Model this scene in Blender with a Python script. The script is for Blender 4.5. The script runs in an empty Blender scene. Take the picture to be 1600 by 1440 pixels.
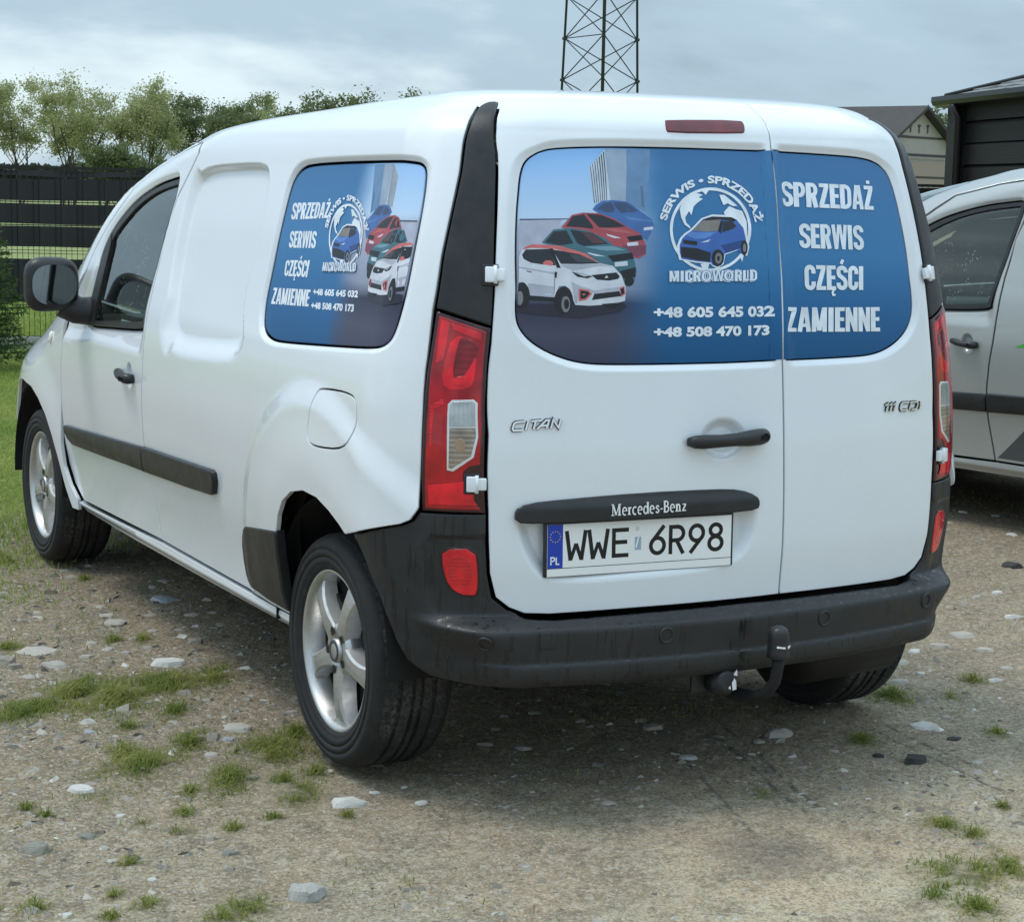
import bpy, bmesh, math, random
import numpy as np
from mathutils import Vector, Matrix, noise
from mathutils.geometry import delaunay_2d_cdt
R = math.radians
scene = bpy.context.scene
COL = scene.collection

# ------------------------------------------------------------------ camera
YAW, PIT, ROL = .4958, .1421, .0202
fw = np.array([math.sin(YAW)*math.cos(PIT), math.cos(YAW)*math.cos(PIT), -math.sin(PIT)])
rt = np.array([math.cos(YAW), -math.sin(YAW), 0.]); up = np.cross(rt, fw)
ca, sa = math.cos(ROL), math.sin(ROL)
r2 = rt*ca + up*sa; u2 = -rt*sa + up*ca
cam = bpy.data.cameras.new('camera'); camo = bpy.data.objects.new('camera', cam); COL.objects.link(camo)
m = Matrix.Identity(4)
for i in range(3):
    m[i][0], m[i][1], m[i][2] = r2[i], u2[i], -fw[i]
CAM = (-2.8024, -4.5719, 1.5469)
m.translation = CAM
camo.matrix_world = m
cam.sensor_width = 36; cam.lens = 2939.4*36/1600; cam.clip_start = .05; cam.clip_end = 8000
scene.camera = camo

# ------------------------------------------------------------------ sky and sun
w = bpy.data.worlds.new('World'); scene.world = w; w.use_nodes = True
nt = w.node_tree; nt.nodes.clear()
SUN_EL, SUN_AZ = 66, 300      # azimuth clockwise from +y
def nn(t, **kw):
    n = nt.nodes.new(t)
    for k, v in kw.items(): setattr(n, k, v)
    return n
wo = nn('ShaderNodeOutputWorld'); mixs = nn('ShaderNodeMixShader')
sky = nn('ShaderNodeTexSky', sky_type='NISHITA', sun_disc=False, sun_elevation=R(SUN_EL), sun_rotation=R(SUN_AZ))
b1 = nn('ShaderNodeBackground'); b1.inputs[1].default_value = .1
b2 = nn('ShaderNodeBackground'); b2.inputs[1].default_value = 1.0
tc = nn('ShaderNodeTexCoord'); sep = nn('ShaderNodeSeparateXYZ')
nt.links.new(tc.outputs['Generated'], sep.inputs[0])
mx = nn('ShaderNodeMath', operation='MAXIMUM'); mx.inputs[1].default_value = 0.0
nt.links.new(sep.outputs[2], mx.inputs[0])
ad = nn('ShaderNodeMath', operation='ADD'); ad.inputs[1].default_value = .30
nt.links.new(mx.outputs[0], ad.inputs[0])
dx = nn('ShaderNodeMath', operation='DIVIDE'); dy = nn('ShaderNodeMath', operation='DIVIDE')
nt.links.new(sep.outputs[0], dx.inputs[0]); nt.links.new(ad.outputs[0], dx.inputs[1])
nt.links.new(sep.outputs[1], dy.inputs[0]); nt.links.new(ad.outputs[0], dy.inputs[1])
cmb = nn('ShaderNodeCombineXYZ'); nt.links.new(dx.outputs[0], cmb.inputs[0]); nt.links.new(dy.outputs[0], cmb.inputs[1])
mp = nn('ShaderNodeMapping'); mp.inputs['Location'].default_value = (-4.193, .708, 0); mp.inputs['Rotation'].default_value = (0, 0, .5); mp.inputs['Scale'].default_value = (.75, 1.0, 1)
nt.links.new(cmb.outputs[0], mp.inputs[0])
n1 = nn('ShaderNodeTexNoise'); n1.inputs['Scale'].default_value = 1.25; n1.inputs['Detail'].default_value = 8; n1.inputs['Roughness'].default_value = .52; n1.inputs['Distortion'].default_value = .2
nt.links.new(mp.outputs[0], n1.inputs['Vector'])
rmp = nn('ShaderNodeValToRGB')
cr = rmp.color_ramp; cr.interpolation = 'EASE'
cr.elements[0].position = .36; cr.elements[0].color = (.25, .34, .42, 1)
cr.elements[1].position = .64; cr.elements[1].color = (.69, .82, .87, 1)
e = cr.elements.new(.50); e.color = (.38, .505, .60, 1)
nt.links.new(n1.outputs[0], rmp.inputs[0])
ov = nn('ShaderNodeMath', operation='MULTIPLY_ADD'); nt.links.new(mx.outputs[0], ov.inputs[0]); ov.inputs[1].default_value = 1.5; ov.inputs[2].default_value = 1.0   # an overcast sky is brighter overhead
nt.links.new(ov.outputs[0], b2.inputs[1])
nt.links.new(rmp.outputs[0], b2.inputs[0]); nt.links.new(sky.outputs[0], b1.inputs[0])
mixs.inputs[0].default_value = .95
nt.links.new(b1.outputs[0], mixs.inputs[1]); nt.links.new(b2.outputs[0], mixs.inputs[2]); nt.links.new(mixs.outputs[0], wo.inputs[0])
sl = bpy.data.lights.new('sun', 'SUN'); sl.energy = 1.5; sl.angle = R(18); sl.color = (1, .94, .86)
so = bpy.data.objects.new('sun', sl); COL.objects.link(so)
sd = Vector((math.sin(R(SUN_AZ))*math.cos(R(SUN_EL)), math.cos(R(SUN_AZ))*math.cos(R(SUN_EL)), math.sin(R(SUN_EL))))
so.rotation_euler = sd.to_track_quat('Z', 'Y').to_euler(); so.location = sd*30
vs = scene.view_settings; vs.view_transform = 'Standard'; vs.look = 'None'; vs.exposure = .15; vs.gamma = 1; vs.use_curve_mapping = False

# ------------------------------------------------------------------ object helpers
def tag(o, label=None, cat=None, group=None, kind=None):
    if label: o['label'] = label
    if cat: o['category'] = cat
    if group: o['group'] = group
    if kind: o['kind'] = kind
    return o
def empty(name, loc=(0, 0, 0), rz=0):
    o = bpy.data.objects.new(name, None); COL.objects.link(o); o.location = loc; o.rotation_euler = (0, 0, rz); o.empty_display_size = .2
    return o
def link(name, me, parent=None):
    o = bpy.data.objects.new(name, me); COL.objects.link(o)
    if parent is not None: o.parent = parent
    return o
def mesh_obj(name, verts, faces, mat, parent=None, smooth=True, normals=None, mats=None):
    me = bpy.data.meshes.new(name)
    me.from_pydata([tuple(v) for v in verts], [], [tuple(int(i) for i in f) for f in faces])
    if isinstance(mat, (list, tuple)):
        for x in mat: me.materials.append(x)
    else: me.materials.append(mat)
    if mats is not None: me.polygons.foreach_set('material_index', np.asarray(mats, dtype=np.int32))
    if smooth: me.polygons.foreach_set('use_smooth', np.ones(len(me.polygons), dtype=bool))
    me.update()
    if normals is not None: me.normals_split_custom_set_from_vertices([tuple(n) for n in normals])
    return link(name, me, parent)
class MB:
    """collects shapes for one mesh"""
    def __init__(s): s.v = []; s.f = []; s.sm = []
    def add(s, v, f, smooth=False):
        b = len(s.v); s.v += [tuple(x) for x in v]; s.f += [tuple(i+b for i in q) for q in f]; s.sm += [smooth]*len(f)
        return s
    def box(s, c, h, M=None, bev=0.):
        cx, cy, cz = c; hx, hy, hz = h
        if bev <= 0:
            v = [(cx+sx*hx, cy+sy*hy, cz+sz*hz) for sz in (-1, 1) for sy in (-1, 1) for sx in (-1, 1)]
            f = [(0, 2, 3, 1), (4, 5, 7, 6), (0, 1, 5, 4), (2, 6, 7, 3), (0, 4, 6, 2), (1, 3, 7, 5)]
        else:
            bm = bmesh.new(); bmesh.ops.create_cube(bm, size=2)
            for q in bm.verts: q.co = (cx+q.co.x*hx, cy+q.co.y*hy, cz+q.co.z*hz)
            bmesh.ops.bevel(bm, geom=bm.edges[:], offset=bev, segments=3, profile=.5, affect='EDGES')
            bm.verts.index_update()
            v = [tuple(q.co) for q in bm.verts]; f = [tuple(x.index for x in q.verts) for q in bm.faces]; bm.free()
        if M is not None: v = [M @ Vector(q) for q in v]
        return s.add(v, f, bev > 0)
    def tube(s, pts, rad, n=8, cap=True):
        pts = [Vector(p) for p in pts]; rad = rad if isinstance(rad, (list, tuple)) else [rad]*len(pts)
        v = []; f = []
        ref = None
        for i, p in enumerate(pts):
            t = (pts[min(i+1, len(pts)-1)]-pts[max(i-1, 0)]).normalized()
            if ref is None: ref = t.orthogonal().normalized()
            ref = (ref-t*ref.dot(t)).normalized(); b = t.cross(ref)
            for k in range(n):
                a = 2*math.pi*k/n; v.append(p+(ref*math.cos(a)+b*math.sin(a))*rad[i])
        for i in range(len(pts)-1):
            for k in range(n): f.append((i*n+k, i*n+(k+1) % n, (i+1)*n+(k+1) % n, (i+1)*n+k))
        if cap: f.append(tuple(range(n))[::-1]); f.append(tuple((len(pts)-1)*n+k for k in range(n)))
        return s.add(v, f, True)
    def lathe(s, prof, n=48, M=None, closed=False):
        """profile (axial, radius) turned about the local x axis"""
        v = []; f = []
        k = len(prof)
        for j in range(n):
            a = 2*math.pi*j/n
            for x, r in prof: v.append((x, r*math.cos(a), r*math.sin(a)))
        for j in range(n):
            for i in range(k if closed else k-1):
                f.append((j*k+i, j*k+(i+1) % k, ((j+1) % n)*k+(i+1) % k, ((j+1) % n)*k+i))
        if M is not None: v = [M @ Vector(q) for q in v]
        return s.add(v, f, True)
    def obj(s, name, mat, parent=None, auto=None):
        o = mesh_obj(name, s.v, s.f, mat, parent, smooth=False)
        o.data.polygons.foreach_set('use_smooth', np.array(s.sm, dtype=bool))
        if auto: o.data.set_sharp_from_angle(angle=R(auto))
        return o

# ------------------------------------------------------------------ materials
MATS = {}
def mat(name, col=(.5, .5, .5), rough=.5, metal=0., coat=0., spec=.5, trans=0., ior=1.45, coatr=.03):
    M = bpy.data.materials.new(name); M.use_nodes = True
    p = M.node_tree.nodes['Principled BSDF']
    p.inputs['Base Color'].default_value = (*col, 1); p.inputs['Roughness'].default_value = rough; p.inputs['Metallic'].default_value = metal
    p.inputs['Coat Weight'].default_value = coat; p.inputs['Coat Roughness'].default_value = coatr; p.inputs['Specular IOR Level'].default_value = spec
    p.inputs['Transmission Weight'].default_value = trans; p.inputs['IOR'].default_value = ior
    MATS[name] = M
    return M
class NB:
    """small node-building helper for one material"""
    def __init__(s, M): s.nt = M.node_tree; s.p = s.nt.nodes.get('Principled BSDF'); s.out = s.nt.nodes['Material Output']; s._tc = None
    def n(s, t, ins=None, **kw):
        q = s.nt.nodes.new(t)
        for k, v in kw.items(): setattr(q, k, v)
        for k, v in (ins or {}).items(): s.set(q.inputs[k], v)
        return q
    def set(s, inp, v):
        if isinstance(v, bpy.types.NodeSocket): s.nt.links.new(v, inp)
        else: inp.default_value = v
    def co(s, kind='Object'):
        if s._tc is None: s._tc = s.n('ShaderNodeTexCoord')
        return s._tc.outputs[kind]
    def pos(s): return s.n('ShaderNodeNewGeometry').outputs['Position']
    def noise(s, scale, detail=4, rough=.55, vec=None, dist=0.):
        q = s.n('ShaderNodeTexNoise', {'Scale': scale, 'Detail': detail, 'Roughness': rough, 'Distortion': dist}); s.set(q.inputs['Vector'], vec if vec is not None else s.co()); return q.outputs[0]
    def mapping(s, vec, scale=(1, 1, 1), loc=(0, 0, 0), rot=(0, 0, 0)):
        return s.n('ShaderNodeMapping', {'Vector': vec, 'Scale': scale, 'Location': loc, 'Rotation': rot}).outputs[0]
    def ramp(s, fac, stops, interp='LINEAR'):
        q = s.n('ShaderNodeValToRGB'); s.set(q.inputs[0], fac); cr = q.color_ramp; cr.interpolation = interp
        while len(cr.elements) < len(stops): cr.elements.new(.5)
        for e, (p, c) in zip(cr.elements, stops): e.position = p; e.color = (*c, 1) if isinstance(c, (tuple, list)) else (c, c, c, 1)
        return q.outputs[0]
    def mix(s, fac, a, b, mode='MIX'):
        q = s.n('ShaderNodeMix', data_type='RGBA', blend_type=mode); s.set(q.inputs[0], fac); 
        for i, v in ((6, a), (7, b)): s.set(q.inputs[i], v if isinstance(v, bpy.types.NodeSocket) else (*v, 1))
        return q.outputs[2]
    def math(s, op, a, b=0., clamp=False):
        q = s.n('ShaderNodeMath', operation=op, use_clamp=clamp); s.set(q.inputs[0], a); s.set(q.inputs[1], b); return q.outputs[0]
    def bump(s, h, strength=.3, dist=.01):
        q = s.n('ShaderNodeBump', {'Height': h, 'Strength': strength, 'Distance': dist}); s.set(s.p.inputs['Normal'], q.outputs[0]); return q
    def base(s, c): s.set(s.p.inputs['Base Color'], c)
    def rough(s, c): s.set(s.p.inputs['Roughness'], c)

TRACKS = [(.30, -.03, .05, -.98, .012), (.36, -.02, .11, -.95, .010), (.72, -.30, .66, -1.0, .010), (.78, -.30, .73, -.95, .012), (.10, -.2, -.16, -1.0, .010)]
DAMP = (-.189, -1.076, 0.)
def mk_materials():
    # car paint: white, faint road film towards no particular side, orange-peel-free clear coat
    for nm, c, metal in (('paint_white', (.755, .79, .835), 0.), ('paint_silver', (.40, .415, .41), .35)):
        M = mat(nm, c, .32, metal, 1., .5); b = NB(M)
        f = b.noise(3.2, 6, .65); f2 = b.noise(60, 3, .6)
        dirt = b.math('MULTIPLY', b.ramp(f, [(.45, 0.), (.75, 1.)]), b.ramp(f2, [(.35, .1), (.7, .55)]))
        b.base(b.mix(b.math('MULTIPLY', dirt, .22), c, (.50, .48, .44)))
        b.set(b.p.inputs['Coat Roughness'], b.ramp(f, [(.3, .02), (.8, .09)]))
    def plastic(nm, c, rough, amp=.35):
        M = mat(nm, c, rough); b = NB(M)
        f = b.noise(14, 6, .7); fine = b.noise(900, 2, .5)
        b.base(b.mix(b.ramp(f, [(.3, 0.), (.75, 1.)]), tuple(x*(1-amp) for x in c), tuple(x*(1+amp) for x in c)))
        b.rough(b.ramp(f, [(.3, rough-.12), (.7, rough+.1)])); b.bump(fine, .12, .0006)
        return M
    plastic('plastic_black', (.022, .023, .025), .42)
    plastic('plastic_trim', (.020, .021, .023), .42)
    plastic('plastic_dull', (.012, .012, .013), .7)
    # bumper: wet, streaked plastic
    M = mat('plastic_bumper', (.04, .041, .043), .45); b = NB(M)
    sv = b.mapping(b.co(), (34, 34, 2.2)); st = b.noise(1.6, 5, .6, sv)
    f = b.noise(9, 6, .7); fine = b.noise(700, 2, .5)
    wet = b.ramp(st, [(.54, 0.), (.60, 1.)])
    b.base(b.mix(b.math('MULTIPLY', wet, .45), b.mix(b.ramp(f, [(.3, 0.), (.7, 1.)]), (.016, .0165, .018), (.030, .0305, .032)), (.008, .008, .009)))
    b.rough(b.mix(wet, b.ramp(f, [(.3, .42), (.7, .6)]), (.2, .2, .2))); b.bump(fine, .15, .0008)
    # tyre rubber: dust on the tread, cleaner wall
    M = mat('rubber', (.018, .018, .019), .75); b = NB(M)
    f = b.noise(22, 7, .75); d = b.noise(70, 4, .7)
    b.base(b.mix(b.ramp(f, [(.5, 0.), (.8, .55)]), (.016, .016, .017), (.060, .056, .050))); b.bump(d, .25, .002)
    M = mat('rubber_tread', (.03, .029, .028), .9); b = NB(M)
    g = b.noise(85, 6, .8); g2 = b.noise(6, 3, .6)
    mud = b.math('MULTIPLY', b.ramp(g, [(.42, 0.), (.66, 1.)]), b.ramp(g2, [(.40, 0.), (.66, 1.)]))
    b.base(b.mix(mud, (.020, .020, .020), (.13, .122, .11))); b.bump(g, .5, .004)
    M = mat('rim_silver', (.52, .52, .52), .34, .75, .6); b = NB(M)
    f = b.noise(18, 6, .7); b.base(b.mix(b.ramp(f, [(.45, 0.), (.8, .6)]), (.56, .56, .56), (.30, .28, .25))); b.rough(b.ramp(f, [(.3, .28), (.75, .55)]))
    mat('chrome', (.80, .80, .81), .10, 1.); mat('badge_edge', (.035, .035, .038), .25, .8)
    mat('steel_dark', (.03, .028, .026), .6, .4)
    mat('dark_inside', (.006, .006, .006), .9)
    mat('liner', (.010, .010, .010), .85)
    mat('cabin_grey', (.045, .046, .048), .75)
    mat('seat_fabric', (.03, .031, .034), .9)
    mat('number_white', (.84, .85, .85), .3); mat('number_black', (.008, .008, .009), .35); mat('eu_blue', (.012, .05, .42), .35); mat('eu_yellow', (.75, .55, .04), .4); mat('seal_sticker', (.32, .42, .52), .3)
    mat('lettering_white', (.82, .84, .86), .4)
    # glass: see-through, tinted, with fresnel reflection and rain drops
    for nm, tint in (('glass', (.62, .72, .67)), ('glass_wind', (.70, .78, .74))):
        M = bpy.data.materials.new(nm); M.use_nodes = True; MATS[nm] = M
        t = M.node_tree; t.nodes.clear(); o = t.nodes.new('ShaderNodeOutputMaterial')
        b = NB.__new__(NB); b.nt = t; b._tc = None; b.p = None
        tr = b.n('ShaderNodeBsdfTransparent', {'Color': (*tint, 1)}); gl = b.n('ShaderNodeBsdfGlossy', {'Roughness': .01, 'Color': (.92, .97, .95, 1)})
        fr = b.n('ShaderNodeFresnel', {'IOR': 1.55}); mx_ = b.n('ShaderNodeMixShader'); 
        lw = b.math('MULTIPLY', fr.outputs[0], 1.6, True)
        t.links.new(lw, mx_.inputs[0]); t.links.new(tr.outputs[0], mx_.inputs[1]); t.links.new(gl.outputs[0], mx_.inputs[2])
        vo = b.n('ShaderNodeTexVoronoi', {'Scale': 75., 'Randomness': 1.}); t.links.new(b.co(), vo.inputs['Vector'])
        big = b.noise(9, 3, .6)
        drop = b.math('MULTIPLY', b.ramp(vo.outputs['Distance'], [(.10, 1.), (.2, 0.)]), b.ramp(big, [(.45, 0.), (.62, .75)]))
        df = b.n('ShaderNodeBsdfPrincipled', {'Base Color': (.7, .74, .72, 1), 'Roughness': .15}); m2 = b.n('ShaderNodeMixShader')
        t.links.new(drop, m2.inputs[0]); t.links.new(mx_.outputs[0], m2.inputs[1]); t.links.new(df.outputs[0], m2.inputs[2]); t.links.new(m2.outputs[0], o.inputs[0])
    mat('mirror', (.17, .19, .20), .03, 1.)
    # lamps
    def lens(nm, c, ribs=0., axis=2, amt=.25):
        M = mat(nm, c, .3, 0., 1., .15, coatr=.01); b = NB(M)
        f = b.noise(18, 3, .5)
        b.base(b.mix(b.ramp(f, [(.35, 0.), (.7, 1.)]), tuple(x*.72 for x in c), tuple(min(1, x*1.25) for x in c)))
        if ribs:
            sx = b.n('ShaderNodeSeparateXYZ'); b.nt.links.new(b.co(), sx.inputs[0])
            wv = b.math('SINE', b.math('MULTIPLY', sx.outputs[axis], ribs)); b.bump(wv, amt*.8, .0007)
        return M
    lens('lamp_red', (.38, .003, .009)); lens('lamp_red_bright', (.74, .008, .02)); lens('lamp_red_ribbed', (.60, .010, .02), 700, 2, .5); lens('lamp_red_deep', (.20, .004, .010), 420, 2, .5); lens('lamp_border', (.030, .003, .006)); lens('brake_red', (.13, .008, .018))
    lens('lamp_clear', (.42, .45, .47), 640, 0, .9); MATS['lamp_clear'].node_tree.nodes['Principled BSDF'].inputs['Metallic'].default_value = .7
    lens('lamp_amber', (.30, .25, .21), 520, 2, .9); MATS['lamp_amber'].node_tree.nodes['Principled BSDF'].inputs['Metallic'].default_value = .5
    mat('lamp_frame', (.70, .72, .74), .2, .4, 1.); mat('amber_bulb', (.34, .23, .15), .15, .1, 1.); mat('indicator', (.85, .80, .72), .15, 0., 1.)
    # print inks
    inks = dict(wallgrey=(.42, .44, .56), building=(.50, .58, .68), buildingshade=(.30, .38, .50), buildingfade=(.13, .24, .42), stripe=(.03, .04, .07), stripef=(.09, .17, .30), carblue=(.055, .14, .37), carblueb=(.09, .20, .45), glassf=(.045, .075, .16), glassp=(.022, .026, .036), glasshi=(.055, .066, .085), platep=(.60, .64, .74),
        carred=(.40, .075, .095), carredd=(.20, .055, .10), carredhi=(.50, .13, .14), darkp=(.013, .014, .02), lightp=(.62, .66, .74), carteal=(.055, .15, .20), tealhi=(.16, .31, .38), wiper=(.10, .05, .06), shade=(.022, .022, .04), carwhite=(.62, .65, .73), carwhited=(.42, .44, .53), coral=(.60, .15, .15), greyp=(.20, .20, .22),
        white=(.74, .80, .88), ring=(.74, .80, .88), logoblue=(.045, .13, .42), logobluehi=(.10, .24, .60), logoblued=(.022, .06, .22), glassbr=(.22, .20, .19), inkblue=(.05, .17, .38))
    for k, c in inks.items():
        M = mat('ink_'+k, c, .35); b = NB(M)
        f = b.noise(26, 3, .5); b.base(b.mix(b.ramp(f, [(.3, 0.), (.7, 1.)]), tuple(x*.88 for x in c), tuple(min(1, x*1.1) for x in c)))
    # printed film grounds: sky to the blue field to the dark floor, along the film
    def film(nm, axis, sgn, a0, a1, floor_hi, floor_lo):
        M = mat(nm, (.1, .2, .4), .38, 0., 0., .3); b = NB(M)
        sx = b.n('ShaderNodeSeparateXYZ'); b.nt.links.new(b.co(), sx.inputs[0])
        X = b.math('MULTIPLY', sx.outputs[axis], sgn); Z = sx.outputs[2]
        wob = b.math('MULTIPLY', b.math('SUBTRACT', b.noise(5, 3, .5), .5), .10)
        t = b.n('ShaderNodeMapRange', {'Value': b.math('ADD', X, wob), 'From Min': a0, 'From Max': a1}, interpolation_type='SMOOTHSTEP').outputs[0]
        field = b.ramp(b.n('ShaderNodeMapRange', {'Value': Z, 'From Min': 1.13, 'From Max': 1.67}).outputs[0], [(0., (.008, .085, .22)), (.22, (.018, .125, .31)), (.5, (.045, .19, .41)), (1., (.050, .165, .36))])
        pic = b.ramp(b.n('ShaderNodeMapRange', {'Value': b.math('ADD', Z, b.math('MULTIPLY', wob, .2)), 'From Min': 1.13, 'From Max': 1.67}).outputs[0], [(0., (.045, .052, .095)), (.14, (.072, .074, .12)), (floor_lo, (.038, .041, .075)), (floor_hi, (.28, .31, .42)), (.62, (.42, .46, .58)), (.66, (.50, .66, .86)), (.95, (.27, .50, .86))])
        b.base(b.mix(t, pic, field))
        return M
    film('film_rear', 0, 1., -.40, -.20, .34, .27)
    film('film_side', 1, 1., -.14, .02, .34, .27)
    # vegetation, timber, masonry
    def leaf(nm, c1, c2, sc, tr=.42):
        M = mat(nm, c1, .65); b = NB(M); f = b.noise(sc, 3, .6); 
        g = b.n('ShaderNodeNewGeometry').outputs['Random Per Island']
        c = b.mix(b.ramp(f, [(.35, 0.), (.65, 1.)]), c1, c2)
        b.base(b.mix(b.math('MULTIPLY', g, .5), c, tuple(x*.55 for x in c1)))
        t_ = b.n('ShaderNodeBsdfTranslucent'); b.set(t_.inputs[0], c); mxs = b.n('ShaderNodeMixShader'); mxs.inputs[0].default_value = tr; b.nt.links.new(b.p.outputs[0], mxs.inputs[1]); b.nt.links.new(t_.outputs[0], mxs.inputs[2]); b.nt.links.new(mxs.outputs[0], b.out.inputs[0])
        return M
    leaf('leaf_tree', (.30, .34, .14), (.46, .47, .24), .9); leaf('leaf_dense', (.13, .17, .07), (.21, .25, .11), .8); leaf('leaf_spruce', (.055, .105, .035), (.13, .20, .055), 6); leaf('leaf_far', (.045, .060, .038), (.065, .080, .048), .2)
    leaf('grass_near', (.17, .23, .04), (.38, .37, .11), 5); leaf('grass_meadow', (.24, .34, .07), (.42, .48, .13), 1.2)
    M = mat('bark', (.075, .062, .050), .9); b = NB(M); b.base(b.mix(b.noise(6, 5, .7), (.045, .038, .030), (.115, .098, .080)))
    M = mat('timber_black', (.017, .015, .014), .62); b = NB(M); v = b.mapping(b.co(), (2, 2, 40)); f = b.noise(3, 6, .7, v); b.base(b.mix(f, (.005, .0045, .0045), (.018, .016, .015))); b.bump(f, .5, .006)
    M = mat('shingle', (.16, .17, .18), .8); b = NB(M); f = b.noise(9, 5, .7); b.base(b.mix(f, (.10, .105, .115), (.24, .25, .265)))
    mat('gutter_black', (.012, .012, .013), .35)
    M = mat('render_wall', (.5, .46, .41), .9); b = NB(M); b.base(b.mix(b.noise(1.2, 6, .7), (.33, .295, .285), (.43, .39, .375)))
    mat('house_trim', (.06, .055, .055), .7); mat('house_base', (.36, .28, .245), .9); M = mat('house_roof', (.05, .045, .045), .8); b = NB(M); b.base(b.mix(b.noise(4, 4, .7), (.035, .032, .033), (.075, .068, .066)))
    mat('window_dark', (.03, .032, .035), .1)
    M = mat('screen_pvc', (.012, .012, .014), .45); b = NB(M); f = b.noise(3, 5, .6); b.base(b.mix(f, (.007, .007, .009), (.022, .022, .025)))
    mat('fence_wire', (.02, .024, .022), .5, .3)
    M = mat('concrete', (.30, .295, .28), .9); b = NB(M); f = b.noise(14, 6, .7); b.base(b.mix(f, (.20, .195, .185), (.38, .37, .35))); b.bump(f, .4, .01)
    mat('mast_steel', (.045, .055, .055), .55, .4)
    def stone(nm, c, c2, sc=18):
        M = mat(nm, c, .85); b = NB(M); f = b.noise(sc, 8, .75); g = b.noise(sc*9, 3, .6); b.base(b.mix(b.ramp(f, [(.35, 0.), (.65, 1.)]), c, c2)); b.bump(b.math('ADD', f, b.math('MULTIPLY', g, .3)), .8, .006)
    stone('stone_pale', (.38, .35, .30), (.62, .58, .52)); stone('stone_white', (.60, .58, .54), (.80, .78, .74)); stone('stone_blue', (.33, .36, .385), (.52, .545, .57)); stone('stone_brown', (.26, .235, .19), (.45, .41, .35)); stone('stone_green', (.22, .215, .18), (.36, .345, .30)); stone('clod_dark', (.035, .033, .033), (.085, .08, .078)); stone('stone_crusted', (.20, .185, .16), (.74, .72, .68), 26)
    # ground
    M = mat('ground', (.3, .28, .24), .95); b = NB(M); P_ = b.pos()
    n0 = b.noise(.55, 5, .6, P_); n1_ = b.noise(2.3, 6, .65, P_); n2_ = b.noise(16, 6, .7, P_); n3_ = b.noise(140, 4, .7, P_); n4_ = b.noise(480, 2, .6, P_)
    sand = b.mix(b.ramp(n1_, [(.35, 0.), (.65, 1.)]), (0.654, 0.483, 0.303), (0.675, 0.623, 0.425))
    sand = b.mix(b.ramp(n2_, [(.40, 0.), (.72, .55)]), sand, (0.488, 0.361, 0.241))
    sand = b.mix(b.ramp(n3_, [(.48, 0.), (.66, .9)]), sand, (0.27, 0.194, 0.128))
    sand = b.mix(b.ramp(n3_, [(.30, .8), (.43, 0.)]), sand, (0.687, 0.634, 0.56))
    sand = b.mix(b.ramp(n4_, [(.52, 0.), (.70, .6)]), sand, (0.284, 0.212, 0.136))
    sep_ = b.n('ShaderNodeSeparateXYZ'); b.nt.links.new(P_, sep_.inputs[0])
    # earthy, mossy soil from the van outwards; sandy strip in front of it
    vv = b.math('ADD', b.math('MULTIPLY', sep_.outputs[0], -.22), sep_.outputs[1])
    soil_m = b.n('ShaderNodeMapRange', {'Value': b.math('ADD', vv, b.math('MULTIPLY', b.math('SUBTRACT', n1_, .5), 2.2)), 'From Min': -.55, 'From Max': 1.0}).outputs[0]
    soil = b.mix(b.ramp(n2_, [(.35, 0.), (.65, 1.)]), (0.3, 0.211, 0.121), (0.496, 0.356, 0.214))
    soil = b.mix(b.ramp(n3_, [(.5, 0.), (.7, .7)]), soil, (0.171, 0.125, 0.0733)); soil = b.mix(b.ramp(n3_, [(.31, .75), (.42, 0.)]), soil, (0.674, 0.622, 0.419))
    moss = b.math('MULTIPLY', b.ramp(b.noise(1.3, 5, .7, P_), [(.47, 0.), (.62, 1.)]), b.ramp(b.noise(30, 4, .7, P_), [(.38, 0.), (.62, .8)]))
    soil = b.mix(moss, soil, (0.274, 0.23, 0.0792))
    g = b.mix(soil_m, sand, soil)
    crust = b.noise(5.5, 7, .72, P_)
    g = b.mix(b.ramp(crust, [(.50, 0.), (.60, .55)]), g, (0.202, 0.162, 0.111)); g = b.mix(b.ramp(crust, [(.36, .4), (.46, 0.)]), g, (0.636, 0.519, 0.371))
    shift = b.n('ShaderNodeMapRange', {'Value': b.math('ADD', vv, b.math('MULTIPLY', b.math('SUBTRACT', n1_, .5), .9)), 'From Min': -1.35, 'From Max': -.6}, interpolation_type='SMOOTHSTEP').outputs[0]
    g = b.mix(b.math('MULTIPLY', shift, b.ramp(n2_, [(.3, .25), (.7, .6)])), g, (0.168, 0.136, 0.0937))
    damp = b.math('MULTIPLY', b.ramp(b.noise(.95, 7, .66, P_), [(.47, 0.), (.60, .72)]), b.ramp(n2_, [(.30, .45), (.62, 1.)]))
    g = b.mix(damp, g, (0.276, 0.204, 0.14))
    # grass field: left of and beyond the yard
    uu = b.math('ADD', b.math('MULTIPLY', sep_.outputs[0], .88), b.math('MULTIPLY', sep_.outputs[1], -.476))
    v2_ = b.math('ADD', b.math('MULTIPLY', sep_.outputs[0], .476), b.math('MULTIPLY', sep_.outputs[1], .88))
    far = b.n('ShaderNodeMapRange', {'Value': b.math('ADD', v2_, b.math('MULTIPLY', b.math('SUBTRACT', n1_, .5), 1.5)), 'From Min': 10.2, 'From Max': 11.2}).outputs[0]
    left = b.math('MULTIPLY', b.n('ShaderNodeMapRange', {'Value': b.math('ADD', uu, b.math('MULTIPLY', b.math('SUBTRACT', n1_, .5), 1.6)), 'From Min': -1.55, 'From Max': -2.35}).outputs[0], b.n('ShaderNodeMapRange', {'Value': b.math('ADD', v2_, b.math('MULTIPLY', b.math('SUBTRACT', n1_, .5), 4.)), 'From Min': 6.2, 'From Max': 8.6}).outputs[0])
    gm = b.math('MAXIMUM', far, left, True)
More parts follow.
